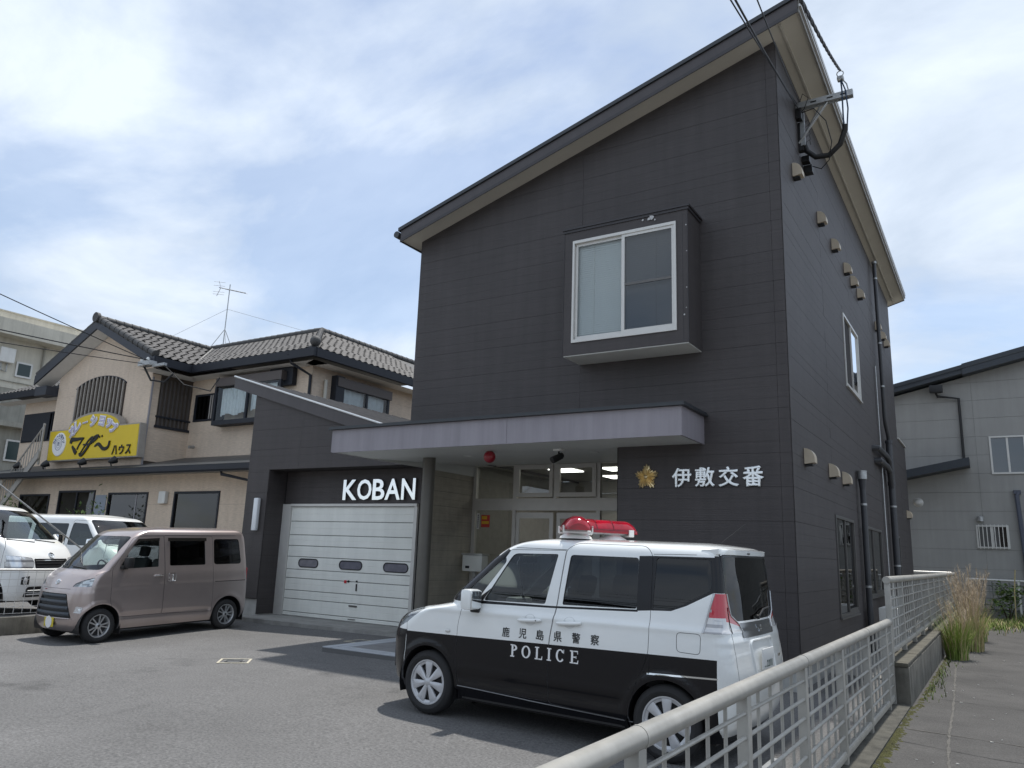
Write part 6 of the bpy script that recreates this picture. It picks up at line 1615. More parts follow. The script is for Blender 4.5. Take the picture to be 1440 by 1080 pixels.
    hood = [(.9, .84)]
    dem = [(.29, .757), (-.35, .769), (-1.4, .795), (-2.91, .831), (-2.91, .10), (.29, .10)]
    chr_ = [(-2.32, .672), (-2.915, .697), (-2.915, .685), (-2.32, .658)]
    ws_f = rounded([(-.66, 1.115), (.66, 1.115), (.575, 1.612), (-.575, 1.612)], .06, 4)
    rw_b = rounded([(-.57, 1.145), (-.45, 1.115), (.45, 1.115), (.57, 1.145), (.618, 1.22), (.638, 1.632), (-.638, 1.632), (-.618, 1.22)], [.05, .02, .02, .05, .04, .06, .06, .04], 3)
    gate = rounded([(-.62, .44), (.62, .44), (.655, .60), (.655, 1.01), (.645, 1.36), (.645, 1.645), (-.645, 1.645), (-.645, 1.36), (-.655, 1.01), (-.655, .60)], .04, 2)
    garn = rounded([(-.44, .985), (.44, .985), (.445, 1.10), (-.445, 1.10)], .02, 2)
    back = lambda c: c.x < -2.84 and abs(c.y) < .80
    front = lambda c: c.x > -.98
    for P in (archF, archR, q_glass, a_blk, w1, w2, w3, blk, belt, head_s, dem, chr_, tail_s):
        sk.cut(P, 'side', side)
    for P in (d1, d2, fuel):
        for dl in (.0022, -.0022): sk.cut(offpoly(P, dl), 'side', side)
    sk.cut(ws_f, 'front', front)
    for P in (rw_b, garn): sk.cut(P, 'front', back)
    for sg in (1, -1):
        sk.cut(tail_b(sg), 'front', lambda c: c.x < -2.88 and c.y * sg > .3); sk.cut(tail_h(sg), 'front', lambda c: c.x < -2.88 and c.y * sg > .3)
    for dl in (.003, -.003): sk.cut(offpoly(gate, dl), 'front', back)
    # hood shut line from above is a cut in z
    def gap(P, c): return inpoly(c.x, c.z, offpoly(P, .0022)) and not inpoly(c.x, c.z, offpoly(P, -.0022))
    G = {id(P): (offpoly(P, .0022), offpoly(P, -.0022)) for P in (d1, d2, fuel)}
    gateo, gatei = offpoly(gate, .003), offpoly(gate, -.003)
    I = lambda P: (lambda c: inpoly(c.x, c.z, P))
    def is_tail(c):
        sg = 1 if c.y > 0 else -1
        return (inpoly(c.x, c.z, tail_s) and abs(c.y) > .42 and c.x > -2.99 and abs(c.y) > .66) or (c.x < -2.84 and abs(c.y) > .4 and inpoly(c.y, c.z, tail_b(sg)) and inpoly(c.x, c.z, tail_s))
    def sgap(P): return lambda c: abs(c.y) > .42 and inpoly(c.x, c.z, G[id(P)][0]) and not inpoly(c.x, c.z, G[id(P)][1])
    rules = [('hole', lambda c: abs(c.y) > .42 and (inpoly(c.x, c.z, archF) or inpoly(c.x, c.z, archR))),
             ('tail', is_tail),
             ('gap', sgap(d1)), ('gap', sgap(d2)), ('gap', sgap(fuel)),
             ('gap', lambda c: c.x < -2.84 and inpoly(c.y, c.z, gateo) and not inpoly(c.y, c.z, gatei)),
             ('head', lambda c: abs(c.y) > .42 and inpoly(c.x, c.z, head_s)),
             ('q', lambda c: abs(c.y) > .42 and inpoly(c.x, c.z, q_glass)), ('w1', lambda c: abs(c.y) > .42 and inpoly(c.x, c.z, w1)),
             ('w2', lambda c: abs(c.y) > .42 and inpoly(c.x, c.z, w2)), ('w3', lambda c: abs(c.y) > .42 and inpoly(c.x, c.z, w3)),
             ('ws', lambda c: c.x > -.98 and c.z > 1.05 and inpoly(c.y, c.z, ws_f)),
             ('rw', lambda c: c.x < -2.84 and inpoly(c.y, c.z, rw_b)),
             ('garn', lambda c: c.x < -2.84 and inpoly(c.y, c.z, garn)),
             ('d1', lambda c: abs(c.y) > .42 and inpoly(c.x, c.z, d1)), ('d2', lambda c: abs(c.y) > .42 and inpoly(c.x, c.z, d2)),
             ('fuel', lambda c: abs(c.y) > .42 and inpoly(c.x, c.z, fuel)),
             ('gate', lambda c: c.x < -2.84 and inpoly(c.y, c.z, gate))]
    R_ = sk.classify(rules)
    W_ = carpaint('police_white', (.80, .82, .81), .3); K_ = mat('police_black', (.004, .004, .006), .25, coat=.25, spec=.3, obj=True)
    GB = mat('gloss_black_trim', (.010, .010, .012), .2, spec=.35)
    mats = [W_, K_, GB, M_CHROME, M_INNER]
    def mf(c):
        if abs(c.y) > .42:
            if inpoly(c.x, c.z, chr_): return 3
            if inpoly(c.x, c.z, a_blk) or inpoly(c.x, c.z, blk): return 2
            if inpoly(c.x, c.z, belt): return 2
            if inpoly(c.x, c.z, dem): return 1
        if c.z < .24: return 2
        if c.x > .30 and c.z < .775: return 1
        if c.x > -.9 and c.z > 1.055 and abs(c.y) < .72 and c.z < 1.62 and c.x > -.72: return 2
        if c.x < -2.86 and 1.115 < c.z < 1.64 and (c.z > 1.34 or abs(c.y) < .66): return 2
        return 0
    ex = lambda k, nm, ms, par, **kw: sk.extract(R_.get(k, []), nm, ms, par, **kw)
    body = ex('body', 'body', mats, t, matfn=mf, thick=.02)
    def sides(k, nm, ms, par2, **kw):
        out_ = []
        for sg, pr in ((1, par2[0]), (-1, par2[1])):
            fs = [f for f in R_.get(k, []) if f.calc_center_median().y * sg > 0]
            if fs: out_.append(sk.extract(fs, nm, ms, pr, **kw))
        return out_
    D1 = sides('d1', 'front_door', mats, (t, t), matfn=mf, thick=.02); D2 = sides('d2', 'rear_door', mats, (t, t), matfn=mf, thick=.02)
    sides('fuel', 'fuel_lid', mats, (t, t), matfn=mf, thick=.01)
    sides('w1', 'door_window', [G_CAR], D1, inner=False, off=-.010); sides('w2', 'door_window', [G_CARD], D2, inner=False, off=-.010)
    sides('w3', 'side_window', [G_CARD], (t, t), inner=False, off=-.008); sides('q', 'quarter_window', [G_CAR], (t, t), inner=False, off=-.006)
    ex('ws', 'windscreen', [G_CAR], t, inner=False, off=-.004)
    gt = ex('gate', 'tailgate', mats, t, matfn=mf, thick=.02); ex('rw', 'rear_window', [glassmat('rear_glass', (.06, .065, .075), .38)], gt, inner=False, off=-.004)
    ex('garn', 'tailgate_garnish', [mat('smoked_chrome', (.20, .21, .22), .12, metal=.9), M_INNER], gt, thick=.02, off=.006)
    hh = sides('head', 'headlight', [M_HEAD, M_HEADG, M_DRL, M_INNER], (t, t), thick=.02, off=-.014, matfn=lambda c: 1 if int(c.z * 34 + c.x * 9) % 3 == 0 else 0); sides('head', 'lamp_cover', [G_LAMP], hh, inner=False, off=-.001)
    def tmf(c):
        sg = 1 if c.y > 0 else -1
        if (abs(c.y) > .70 and c.z > 1.155 and c.x < -2.845) or (c.x < -2.9 and abs(c.y) <= .70 and inpoly(c.y, c.z, tail_h(sg))): return 0
        return 2 if (int(c.z * 70) % 3 == 0 and c.x > -2.93) else 1
    sides('tail', 'tail_light', [M_TAILR, M_TAILC, M_TAILG, M_INNER], (t, t), matfn=tmf, thick=.02, off=.004)
    # tail light trims and the seam of tailgate half
    for sg in (1, -1):
        q = MB()
        ln = [(-2.868, 1.335), (-2.795, 1.028)]
        pts = [sk.side_pt(ln[0][0] + (ln[1][0] - ln[0][0]) * k / 8, ln[0][1] + (ln[1][1] - ln[0][1]) * k / 8, sg, .006)[0] for k in range(9)]
        q.tube(pts, .009, 6); P = tail_b(sg)
        pts = [sk.x_pt(sg * min(abs(y), .72), z, -1, .006)[0] for y, z in P[1:7]]; q.tube(pts, .006, 6)
        q.build('lamp_trim', mat('lamp_trim_silver', (.55, .56, .57), .25, metal=.5), t, local=True)
        q = MB(); q.tube([sk.x_pt(sg * .645, z, -1, .006)[0] for z in (1.03, 1.10, 1.16, 1.23)], .0035, 5); q.build('lamp_seam', GB, t, local=True)
    # seams of the body: hood edge, bonnet, roof moulding
    q = MB()
    for sg in (1, -1):
        pts = [sk.side_pt(x, z, sg, .0005)[0] for x, z in [(.10, .985), (.03, 1.015), (-.08, 1.045), (-.16, 1.066)]]; q.tube(pts, .0028, 5)
        pts = [sk.side_pt(x, z, sg, .0005)[0] for x, z in [(.10, .985), (.30, .838), (.285, .757)]]; q.tube(pts, .0024, 5)
        q.tube([sk.side_pt(-1.478 - .0 + k * .07, 1.628 + (.0 if k < 1 else -.0002 * k), sg, .0005)[0] for k in range(9)], .0022, 5)
        for pz in ([(-2.324, 1.625), (-2.5, 1.632), (-2.7, 1.636), (-2.88, 1.64)], [(-2.335, .82), (-2.335, .66)]): q.tube([sk.side_pt(x, z, sg, .0005)[0] for x, z in pz], .002, 5)
    q.build('panel_seam', M_BLACK, t, local=True)
    # front end: grille, bumper opening
    q = MB(); q.bbox(.60, .685, -.42, .42, .70, .80, .02); q.bbox(.60, .69, -.5, .5, .34, .50, .02); q.build('grille', GB, t, local=True)
    q = MB(); q.bbox(.64, .70, -.17, .17, .54, .70, .004); q.build('front_plate', M_PLATE, t, local=True)
    # spoiler
    q = MB(); n_ = 14; A = []
    for k in range(n_ + 1):
        y = -.672 + 1.344 * k / n_; e_ = abs(y) / .672; xb = -2.93 + .045 * e_ ** 3
        A.append([(-2.74, y, 1.703 - .012 * e_ ** 4 * 2 ), (-2.89, y, 1.704 - .012 * e_ ** 4), (xb, y, 1.692 - .012 * e_ ** 4), (xb - .0, y, 1.652), (xb + .05, y, 1.636), (-2.78, y, 1.628)])
    m_ = 6; q.add([p for a in A for p in a], [(i * m_ + k, i * m_ + (k + 1) % m_, (i + 1) * m_ + (k + 1) % m_, (i + 1) * m_ + k) for i in range(n_) for k in range(m_)], 0, True)
    q.add(A[0], [(0, 1, 5), (1, 2, 4), (2, 3, 4), (1, 4, 5)]); q.add(A[-1], [(0, 1, 5), (1, 2, 4), (2, 3, 4), (1, 4, 5)])
    sp_ = q.build('roof_spoiler', W_, t, local=True, smooth_angle=radians(50))
    q = MB(); q.box(-2.937, -2.925, -.03, .03, 1.660, 1.672); q.build('washer_nozzle', M_BLACK, sp_, local=True)
    # number plate recess, plate, badge
    q = MB(); q.bbox(-3.085, -3.05, -.27, .27, .69, .90, .03); 
    def rbx(y, z, off=.0): return sk.x_pt(y, z, -1, off)[0].x
    q = MB(); rim_ = rounded([(-.28, .66), (.28, .66), (.31, .955), (-.31, .955)], .05, 4)
    q.tube([(rbx(y, z, .002), y, z) for y, z in rim_], .012, 8, closed=True); q.build('plate_recess', W_, gt, local=True)
    q = MB(); q.bbox(-3.088, -3.078, -.165, .165, .72, .885, .004); npl = q.build('number_plate', M_PLATE, gt, local=True)
    for i, ch in enumerate('・・22-11'):
        if ch in '・': continue
    for ch, y, w_ in (('2', .045, .034), ('2', .0, .034), ('1', -.055, .016), ('1', -.095, .016), ('・', .115, .014), ('・', .085, .014)):
        text_mesh('plate_digit', ch, 1, .002, mat('plate_green', (.02, .06, .04), .6), npl, frameM((-3.0895, y, .735), (0, -1, 0), (0, 0, 1), (-1, 0, 0)), bold=.02, fit=(w_, .055 if ch != '・' else .014))
    # three-diamond style badge and letters
    q = MB(); xg = rbx(0, 1.04) - .012
    for a in (pi / 2, pi / 2 + 2 * pi / 3, pi / 2 - 2 * pi / 3):
        c0 = Vector((cos(a), sin(a))); tn = Vector((-sin(a), cos(a)))
        pl = [Vector((0, 0)) + c0 * .004, c0 * .020 + tn * .0125, c0 * .042, c0 * .020 - tn * .0125]
        q.prism([(xg, p.x, 1.038 + p.y) for p in pl], (-.006, 0, 0))
    q.build('badge', M_CHROME, gt, local=True)
    q = MB(); q.bbox(rbx(-.45, .78) - .006, rbx(-.45, .78), -.53, -.45, .775, .80, .002); q.build('rear_emblem', M_CHROME, gt, local=True)
    # wiper
    q = MB(); xw = rbx(0, 1.22) - .02; q.tube([(xw - .02, .02, 1.135), (xw + .005, -.20, 1.19), (rbx(-.42, 1.205) - .014, -.44, 1.20)], .008, 6); q.lathe([(0, -.03), (.02, -.03), (.025, 0)], c=(0, 0, 0), axis='x', n=4)
    q.tube([(xw - .005, .02, 1.135), (xw - .025, .02, 1.135)], .02, 10); q.build('rear_wiper', M_BLACK, gt, local=True)
    # door mirrors, handles, marker lamp
    for sg, dr in ((1, D1[0]), (-1, D1[1])):
        q = MB(); yb = .765 * sg; y1 = 1.0 * sg
        q.bbox(-.615, -.49, min(.80 * sg, .985 * sg), max(.80 * sg, .985 * sg), 1.03, 1.22, .035); q.build('door_mirror', W_, t, local=True)
        q = MB(); q.bbox(-.622, -.612, min(.815 * sg, .97 * sg), max(.815 * sg, .97 * sg), 1.045, 1.205, .004); q.build('mirror_glass', M_CHROME, t, local=True)
        q = MB(); q.bbox(-.60, -.50, min(.74 * sg, .83 * sg), max(.74 * sg, .83 * sg), 1.00, 1.06, .015)
        q.prism([sk.side_pt(x, z, sg, .001)[0] for x, z in ((-.515, 1.10), (-.60, 1.10), (-.69, 1.23))], (0, .006 * sg, 0)); q.build('mirror_base', M_BLACK, t, local=True)
    for k, (xa, xb, z) in enumerate(((-1.045, -1.29, .975), (-1.455, -1.70, .985))):
        for sg in (1, -1):
            par = (D1, D2)[k][0 if sg > 0 else 1]
            P0 = [sk.side_pt(xa + (xb - xa) * j / 6, z + .018 * j / 6, sg, .024 - .012 * (abs(j - 3) / 3) ** 3)[0] for j in range(7)]
            q = MB(); q.tube(P0, [.012, .017, .018, .018, .018, .018, .013], 10); hd_ = q.build('handle', W_, par, local=True)
            q = MB(); pc, nn = sk.side_pt((xa + xb) / 2, z + .008, sg, .0015)
            cup = [sk.side_pt((xa + xb) / 2 + .062 * cos(a), z + .012 + .05 * sin(a), sg, .0015 - (.0))[0] for a in [j * pi / 9 for j in range(18)]]
            q.add(cup + [pc - nn * .001], [(j, (j + 1) % 18, 18) for j in range(18)], 0, True); q.build('handle_cup', carpaint('police_white_cup', (.64, .66, .66), .4), par, local=True)
            if k == 0:
                q = MB(); q.tube([P0[5] + Vector((0, .016 * sg, 0)), P0[5] + Vector((0, .020 * sg, 0))], .006, 8); q.build('keyhole', M_BLACK, par, local=True)
    for sg in (1, -1):
        p, nn = sk.side_pt(-.235, .803, sg, .004); q = MB(); q.lathe([(.03 * cos(a), .012 * sin(a)) for a in [pi / 2 * j / 5 for j in range(6)]], axis='y', n=14); q.v = [(p.x + v[0], p.y + v[1] * sg, p.z + v[2] * .55) for v in q.v]; q.build('marker_lamp', mat('marker_clear', (.6, .6, .58), .15, coat=.5), t, local=True)
    # lettering
    let = bpy.data.objects.new('door_lettering', None); COL.objects.link(let); let.parent = t
    for sg in (1,):
        for i, ch in enumerate('鹿児島県警察'):
            x = -.872 - i * .1845; z = .812 + i * .0045
            o = text_mesh('character', ch, 1, .0, M_PRINTK, let, frameM((x, 0, z), (-1, 0, 0), (0, 0, 1), (0, 1, 0)), bold=.012, fit=(.083, .088)); decal(sk, o, sg)
        # serif capitals
        def letter(ch, x0, z0, w_, h_, st=.020):
            q = MB(); polys = []
            T = st; s_ = .010; e_ = .6 * T
            def rect(a, b, c, e): polys.append([(a, c), (b, c), (b, e), (a, e)])
            def arcband(cx, cz, rx, rz, a0, a1, tk, n=14, thin=.5):
                for k in range(n):
                    A, B = a0 + (a1 - a0) * k / n, a0 + (a1 - a0) * (k + 1) / n
                    def pp(a, o_): th = tk * (thin + (1 - thin) * abs(cos(a))); return (cx + (rx - (th if o_ else 0)) * cos(a), cz + (rz - (th if o_ else 0)) * sin(a))
                    polys.append([pp(A, 0), pp(B, 0), pp(B, 1), pp(A, 1)])
            if ch in 'PLIE':
                st_x = .014 if ch != 'I' else w_ / 2 - T / 2
                rect(st_x, st_x + T, 0, h_); rect(st_x - .012, st_x + T + .012, 0, s_); rect(st_x - .012, st_x + T + .012, h_ - s_, h_)
            if ch == 'P': arcband(.034, h_ * .745, w_ - .034, h_ * .255, -pi / 2, pi / 2, T)
            if ch == 'O': arcband(w_ / 2, h_ / 2, w_ / 2, h_ / 2, 0, 2 * pi, T, 28)
            if ch == 'L': rect(.03, w_, 0, s_); polys.append([(w_ - .012, s_), (w_, s_), (w_ + .002, h_ * .3), (w_ - .003, h_ * .3)])
            if ch == 'E':
                rect(.03, w_, 0, s_); rect(.03, w_ - .004, h_ - s_, h_); rect(.03, w_ - .018, h_ / 2 - s_ / 2, h_ / 2 + s_ / 2); polys.append([(w_ - .010, s_), (w_, s_), (w_ + .002, h_ * .28), (w_ - .004, h_ * .28)]); polys.append([(w_ - .010, h_ - s_ - .001), (w_ - .004, h_ - s_ - .001), (w_ - .003, h_ * .74), (w_ - .008, h_ * .74)]); rect(w_ - .024, w_ - .018, h_ * .4, h_ * .6)
            if ch == 'C': arcband(w_ / 2, h_ / 2, w_ / 2, h_ / 2, .65, 2 * pi - .65, T, 22); rect(w_ * .87, w_ * .87 + .006, h_ * .68, h_ * .99)
            for pl in polys: q.add([(x0 - a, 0, z0 + b) for a, b in pl], [tuple(range(len(pl)))])
            o = q.build('letter', M_PRINTW, let, local=True); decal(sk, o, sg)
        for ch, x0, w_ in (('P', -.972, .075), ('O', -1.095, .095), ('L', -1.235, .080), ('I', -1.360, .05), ('C', -1.455, .088), ('E', -1.595, .085)):
            letter(ch, x0, .648 + (-x0 - .97) * .022, w_, .108)
    # lower side moulding line
    for sg in (1, -1):
        q = MB(); q.tube([sk.side_pt(x, .318 - (-x - .38) * .031, sg, .003)[0] for x in [-.38 - .1 * k for k in range(19)]], .0045, 5); q.build('sill_line', mat('dull_silver', (.22, .22, .22), .4, metal=.5), t, local=True)
    # underside, wells, wheels
    q = MB(); q.box(-2.85, .45, -.66, .66, .17, .26); q.box(-2.1, -.4, -.74, .74, .20, .25); q.build('floor_pan', M_BLACK, t, local=True)
    for x in (-.005, -2.483):
        for sg in (1, -1): arch_liner(t, x, .35, .46 * sg, .80 * sg, .298)
    for x in (0, -2.48):
        for sg in (1, -1): wheel(t, x, .715 * sg, sg, .298, .205, 'cap')
    for x in (.36, -2.14):
        for sg in (1, -1):
            q = MB(); q.box(x - .35 - .02, x - .35 - .01, .60 * sg, .76 * sg, .12, .36); q.build('mud_flap', M_BLACK, t, local=True)
    # cabin
    seat(t, -1.12, .37, .50); seat(t, -1.12, -.37, .50); seat(t, -2.15, .36, .52, .52); seat(t, -2.15, -.36, .52, .52)
    q = MB(); q.bbox(-.62, -.05, -.70, .70, .72, 1.03, .06); q.bbox(-.60, -.45, -.15, .15, .95, 1.12, .03); q.build('dashboard', M_INNER, t, local=True)
    q = MB(); q.tube([(-.78 + .17 * cos(a) * .35, -.36 + .18 * sin(a), 1.02 + .17 * cos(a)) for a in [k * pi / 12 for k in range(24)]], .014, 8, closed=True); q.tube([(-.78, -.36, 1.02), (-.55, -.36, .92)], .03, 8); q.build('steering_wheel', M_BLACK, t, local=True)
    q = MB(); q.bbox(-.66, -.60, -.12, .12, 1.47, 1.55, .02); q.build('interior_mirror', M_BLACK, t, local=True)
    q = MB(); q.tube([(-.96, .70, 1.5), (-.99, .68, 1.2), (-1.22, .60, .75)], .012, 5); q.build('seat_belt', M_BLACK, t, local=True)
    # roof light bar: V of two red arms, its point forward
    lb = bpy.data.objects.new('light_bar', None); COL.objects.link(lb); lb.parent = t; lb.location = (-1.14, 0, 1.755)
    M_LENS = mat('red_lens', (.42, .002, .018), .10, coat=.35, obj=True, var=.35, vscale=7)
    M_LENS.node_tree.nodes['Principled BSDF'].inputs['Transmission Weight'].default_value = .35
    for sg in (1, -1):
        a0, a1 = Vector((-.02, .055 * sg, 0)), Vector((-.40, .60 * sg, 0)); dv = (a1 - a0).normalized(); nv = Vector((-dv.y, dv.x, 0)) * (1 if sg > 0 else -1)
        q = MB(); secs = []; L2 = (a1 - a0).length
        S = [(0, .95, .55), (.04, 1, .85), (.10, 1, 1), (.30, 1, 1), (L2 - .12, 1, 1), (L2 - .07, .97, .92), (L2 - .025, .85, .70), (L2 - .004, .72, .45)]
        for sd_, wf, hf in S:
            c_ = a0 + dv * sd_; pr = [(-.125, .0), (-.13, .035), (-.118, .06), (-.075, .125), (-.03, .152), (.03, .152), (.075, .125), (.118, .06), (.13, .035), (.125, .0)]
            secs.append([c_ + nv * (a * wf) + Vector((0, 0, .058 + b * hf * .86)) for a, b in pr])
        m_ = 10; ff = [(i * m_ + k, i * m_ + (k + 1) % m_, (i + 1) * m_ + (k + 1) % m_, (i + 1) * m_ + k) for i in range(len(S) - 1) for k in range(m_)] + [tuple(range(m_)), tuple(reversed([(len(S) - 1) * m_ + k for k in range(m_)]))]
        q.add([p for s_ in secs for p in s_], ff, 0, True); o = q.build('red_lens', M_LENS, lb, local=True, smooth_angle=radians(40))
        bm_ = bmesh.new(); bm_.from_mesh(o.data); bmesh.ops.recalc_face_normals(bm_, faces=bm_.faces); bm_.to_mesh(o.data); bm_.free()
        q = MB()
        for sd_ in (.05, L2 - .13):
            c_ = a0 + dv * sd_; q.prism([c_ + nv * a + Vector((0, 0, b)) for a, b in ((-.142, .035), (-.128, .028), (.128, .028), (.142, .035), (.142, .10), (.132, .10), (.128, .045), (-.128, .045), (-.132, .10), (-.142, .10))], dv * .055)
        q.build('lamp_clamp', M_WHITE, lb, local=True)
        q = MB()
        for sd_ in (.17, L2 * .55):
            c_ = a0 + dv * sd_; q.tube([c_ + nv * a + Vector((0, 0, .059 + b * .865)) for a, b in [(-.131, .035), (-.119, .061), (-.076, .126), (-.03, .153), (.03, .153), (.076, .126), (.119, .061), (.131, .035)]], .0035, 5)
        c_ = a0 + dv * .02; q.tube([c_ + nv * .133 + Vector((0, 0, .09)), c_ + nv * .133 + dv * (L2 - .05) + Vector((0, 0, .09))], .003, 5); q.build('lens_seam', mat('dark_red', (.10, .0, .005), .3), lb, local=True)
        q = MB(); c_ = a0 + dv * (L2 * .62)
        q.lathe([(.085, .045), (.10, .03), (.15, .0), (.16, -.02)], c=(c_.x, c_.y, 0), n=20); q.build('lamp_foot', M_WHITE, lb, local=True)
        q = MB(); q.prism([a0 + dv * .02 + nv * .08 + Vector((0, 0, .045)), a0 + dv * .02 - nv * .08 + Vector((0, 0, .045)), a1 - dv * .06 - nv * .08 + Vector((0, 0, .045)), a1 - dv * .06 + nv * .08 + Vector((0, 0, .045))], (0, 0, .02)); q.build('lamp_base', M_STEEL, lb, local=True)
    q = MB(); q.tube([(-2.62, -.15, 1.735), (-2.62, -.15, 1.75)], .02, 8); q.tube([(-2.62, -.15, 1.745), (-2.86, -.15, 1.93)], .003, 5); q.build('roof_aerial', M_BLACK, t, local=True)
    sk.bm.free(); return t
police_car()
def set_pose(t, yaw, pit):
    f = Vector((cos(yaw) * cos(pit), sin(yaw) * cos(pit), sin(pit))); l = Vector((-sin(yaw), cos(yaw), 0)); up = f.cross(l)
    t.rotation_euler = Matrix(((f.x, l.x, up.x), (f.y, l.y, up.y), (f.z, l.z, up.z))).to_euler()

def emblem_ovals(q, x, y, z, s_, sk):
    """three interlocked ovals"""
    for (a, b, dz_) in ((.062, .042, 0), (.022, .040, 0), (.040, .014, .018)):
        pts = [(sk.x_pt(y + a * s_ * cos(k * pi / 12), z + dz_ * s_ + b * s_ * sin(k * pi / 12), 1, .005)[0].x, y + a * s_ * cos(k * pi / 12), z + dz_ * s_ + b * s_ * sin(k * pi / 12)) for k in range(24)]
        q.tube(pts, .007 * s_, 5, closed=True)

def mauve_van():
    t = thing('mauve_van', 'pale mauve small van parked in front of the garage wing', 'van', (-13.348, 7.646, -.101)); set_pose(t, -1.586, -.032)
    rows = [(.20, .38, -2.90, .66, .10, .20, .04, .10), (.27, .44, -2.93, .69, .11, .22, .04, .10), (.38, .47, -2.95, .705, .11, .22, .04, .10), (.60, .465, -2.945, .712, .11, .22, .04, .10), (.80, .445, -2.94, .712, .11, .20, .04, .10),
            (.90, .41, -2.935, .710, .10, .18, .04, .10), (1.0, .36, -2.93, .706, .10, .17, .04, .10), (1.08, .30, -2.925, .700, .11, .16, .04, .10), (1.125, .235, -2.92, .694, .12, .14, .04, .09), (1.15, .19, -2.918, .690, .13, .13, .04, .09),
            (1.25, .10, -2.91, .678, .13, .12, .04, .09), (1.40, -.05, -2.895, .660, .13, .11, .04, .09), (1.56, -.21, -2.88, .640, .12, .10, .04, .09), (1.68, -.33, -2.865, .622, .12, .10, .04, .09), (1.735, -.40, -2.85, .612, .12, .10, .04, .09), (1.79, -.50, -2.83, .590, .11, .12, .04, .11), (1.82, -.60, -2.80, .56, .10, .14, .04, .13), (1.84, -.74, -2.76, .51, .09, .16, .04, .15)]
    def det(x, z):
        o_ = .006 * math.exp(-((z - .885) / .02) ** 2) if x < .1 else 0
        for xc in (0, -2.45):
            rr = sqrt((x - xc) ** 2 + (z - .29) ** 2); o_ += .014 * math.exp(-((rr - .35) / .028) ** 2)
        if -2.05 < x < -.35: o_ += -.018 * math.exp(-((z - .40) / .035) ** 2) + .004 * math.exp(-((z - .46) / .03) ** 2)
        if x > -.1 and .62 < z < .84: o_ += .004
        return o_
    sk = Skin(rows, nz=70, nside=84, crown=.035, detail=det)
    side = lambda c: abs(c.y) > .36
    aF, aR = circ(0, .285, .335), circ(-2.45, .285, .33)
    w1 = rounded([(-.235, 1.175), (-.545, 1.650), (-.965, 1.675), (-.965, 1.195)], [.04, .06, .02, .02], 3)
    w2 = rounded([(-1.185, 1.205), (-1.170, 1.665), (-1.895, 1.665), (-1.915, 1.205)], .03, 3)
    w3 = rounded([(-2.10, 1.205), (-2.09, 1.672), (-2.655, 1.672), (-2.715, 1.205)], .06, 3)
    d1 = rounded([(-.125, 1.15), (-.135, .60), (-.30, .39), (-1.09, .39), (-1.085, 1.165), (-1.05, 1.725), (-.50, 1.715), (-.14, 1.19)], [.04, .1, .03, .02, .01, .03, .10, .05], 3)
    d2 = rounded([(-1.10, .39), (-2.10, .36), (-2.11, .60), (-2.055, 1.725), (-1.06, 1.735), (-1.095, 1.165)], [.02, .02, .05, .03, .03, .01], 3)
    hl = rounded([(.135, 1.085), (.20, .905), (.75, .905), (.75, .985), (.36, 1.03)], [.01, .01, 0, 0, .02], 2)
    vis = [(-.42, 1.50), (-.56, 1.672), (-.965, 1.692), (-.965, 1.640), (-.58, 1.625)]
    vis2 = [(-1.14, 1.69), (-1.92, 1.69), (-1.92, 1.625), (-1.14, 1.625)]
    ws = rounded([(-.64, 1.165), (.64, 1.165), (.575, 1.715), (-.575, 1.715)], .06, 3)
    gr = rounded([(-.545, .415), (.545, .415), (.375, .790), (-.375, .790)], .02, 2)
    rw = rounded([(-.55, 1.20), (.55, 1.20), (.52, 1.70), (-.52, 1.70)], .05, 3)
    hlf = lambda sg: [(sg * .80, 1.10), (sg * .80, .86), (sg * .43, .895), (sg * .47, .955)]
    front = lambda c: c.x > -.55
    for P in (aF, aR, w1, w2, w3, hl): sk.cut(P, 'side', side)
    for P in (d1, d2):
        for dl in (.0024, -.0024): sk.cut(offpoly(P, dl), 'side', side)
    sk.cut(ws, 'front', front); sk.cut(gr, 'front', lambda c: c.x > .1 and c.z < .9); sk.cut(rw, 'front', lambda c: c.x < -2.75)
    for sg in (1, -1): sk.cut(hlf(sg), 'front', lambda c: c.x > .12 and c.y * sg > .3)
    G = [(offpoly(P, .0024), offpoly(P, -.0024)) for P in (d1, d2)]
    S = lambda P: (lambda c: abs(c.y) > .36 and inpoly(c.x, c.z, P))
    rules = [('hole', lambda c: abs(c.y) > .36 and (inpoly(c.x, c.z, aF) or inpoly(c.x, c.z, aR)))]
    for o_, i_ in G: rules.append(('gap', (lambda o_, i_: lambda c: abs(c.y) > .36 and inpoly(c.x, c.z, o_) and not inpoly(c.x, c.z, i_))(o_, i_)))
    rules += [('head', lambda c: abs(c.y) > .36 and c.x > .10 and inpoly(c.x, c.z, hl) and inpoly(c.y, c.z, hlf(1 if c.y > 0 else -1))),
              ('w1', S(w1)), ('w2', S(w2)), ('w3', S(w3)), ('ws', lambda c: c.x > -.55 and inpoly(c.y, c.z, ws)), ('gr', lambda c: c.x > .1 and inpoly(c.y, c.z, gr)), ('rw', lambda c: c.x < -2.75 and inpoly(c.y, c.z, rw)), ('d1', S(d1)), ('d2', S(d2))]
    R_ = sk.classify(rules)
    Pn = mat('mauve_metallic', (.46, .392, .372), .30, metal=.72, coat=.8, var=.06, vscale=2, obj=True)
    mats = [Pn, M_BLACK, M_INNER]
    mf = lambda c: 0
    sk.extract(R_['body'], 'body', mats, t, matfn=mf)
    res = {}
    for k, nm, ms in (('d1', 'front_door', mats), ('d2', 'sliding_door', mats)):
        for sg in (1, -1): res[k, sg] = sk.extract([f for f in R_[k] if f.calc_center_median().y * sg > 0], nm, ms, t)
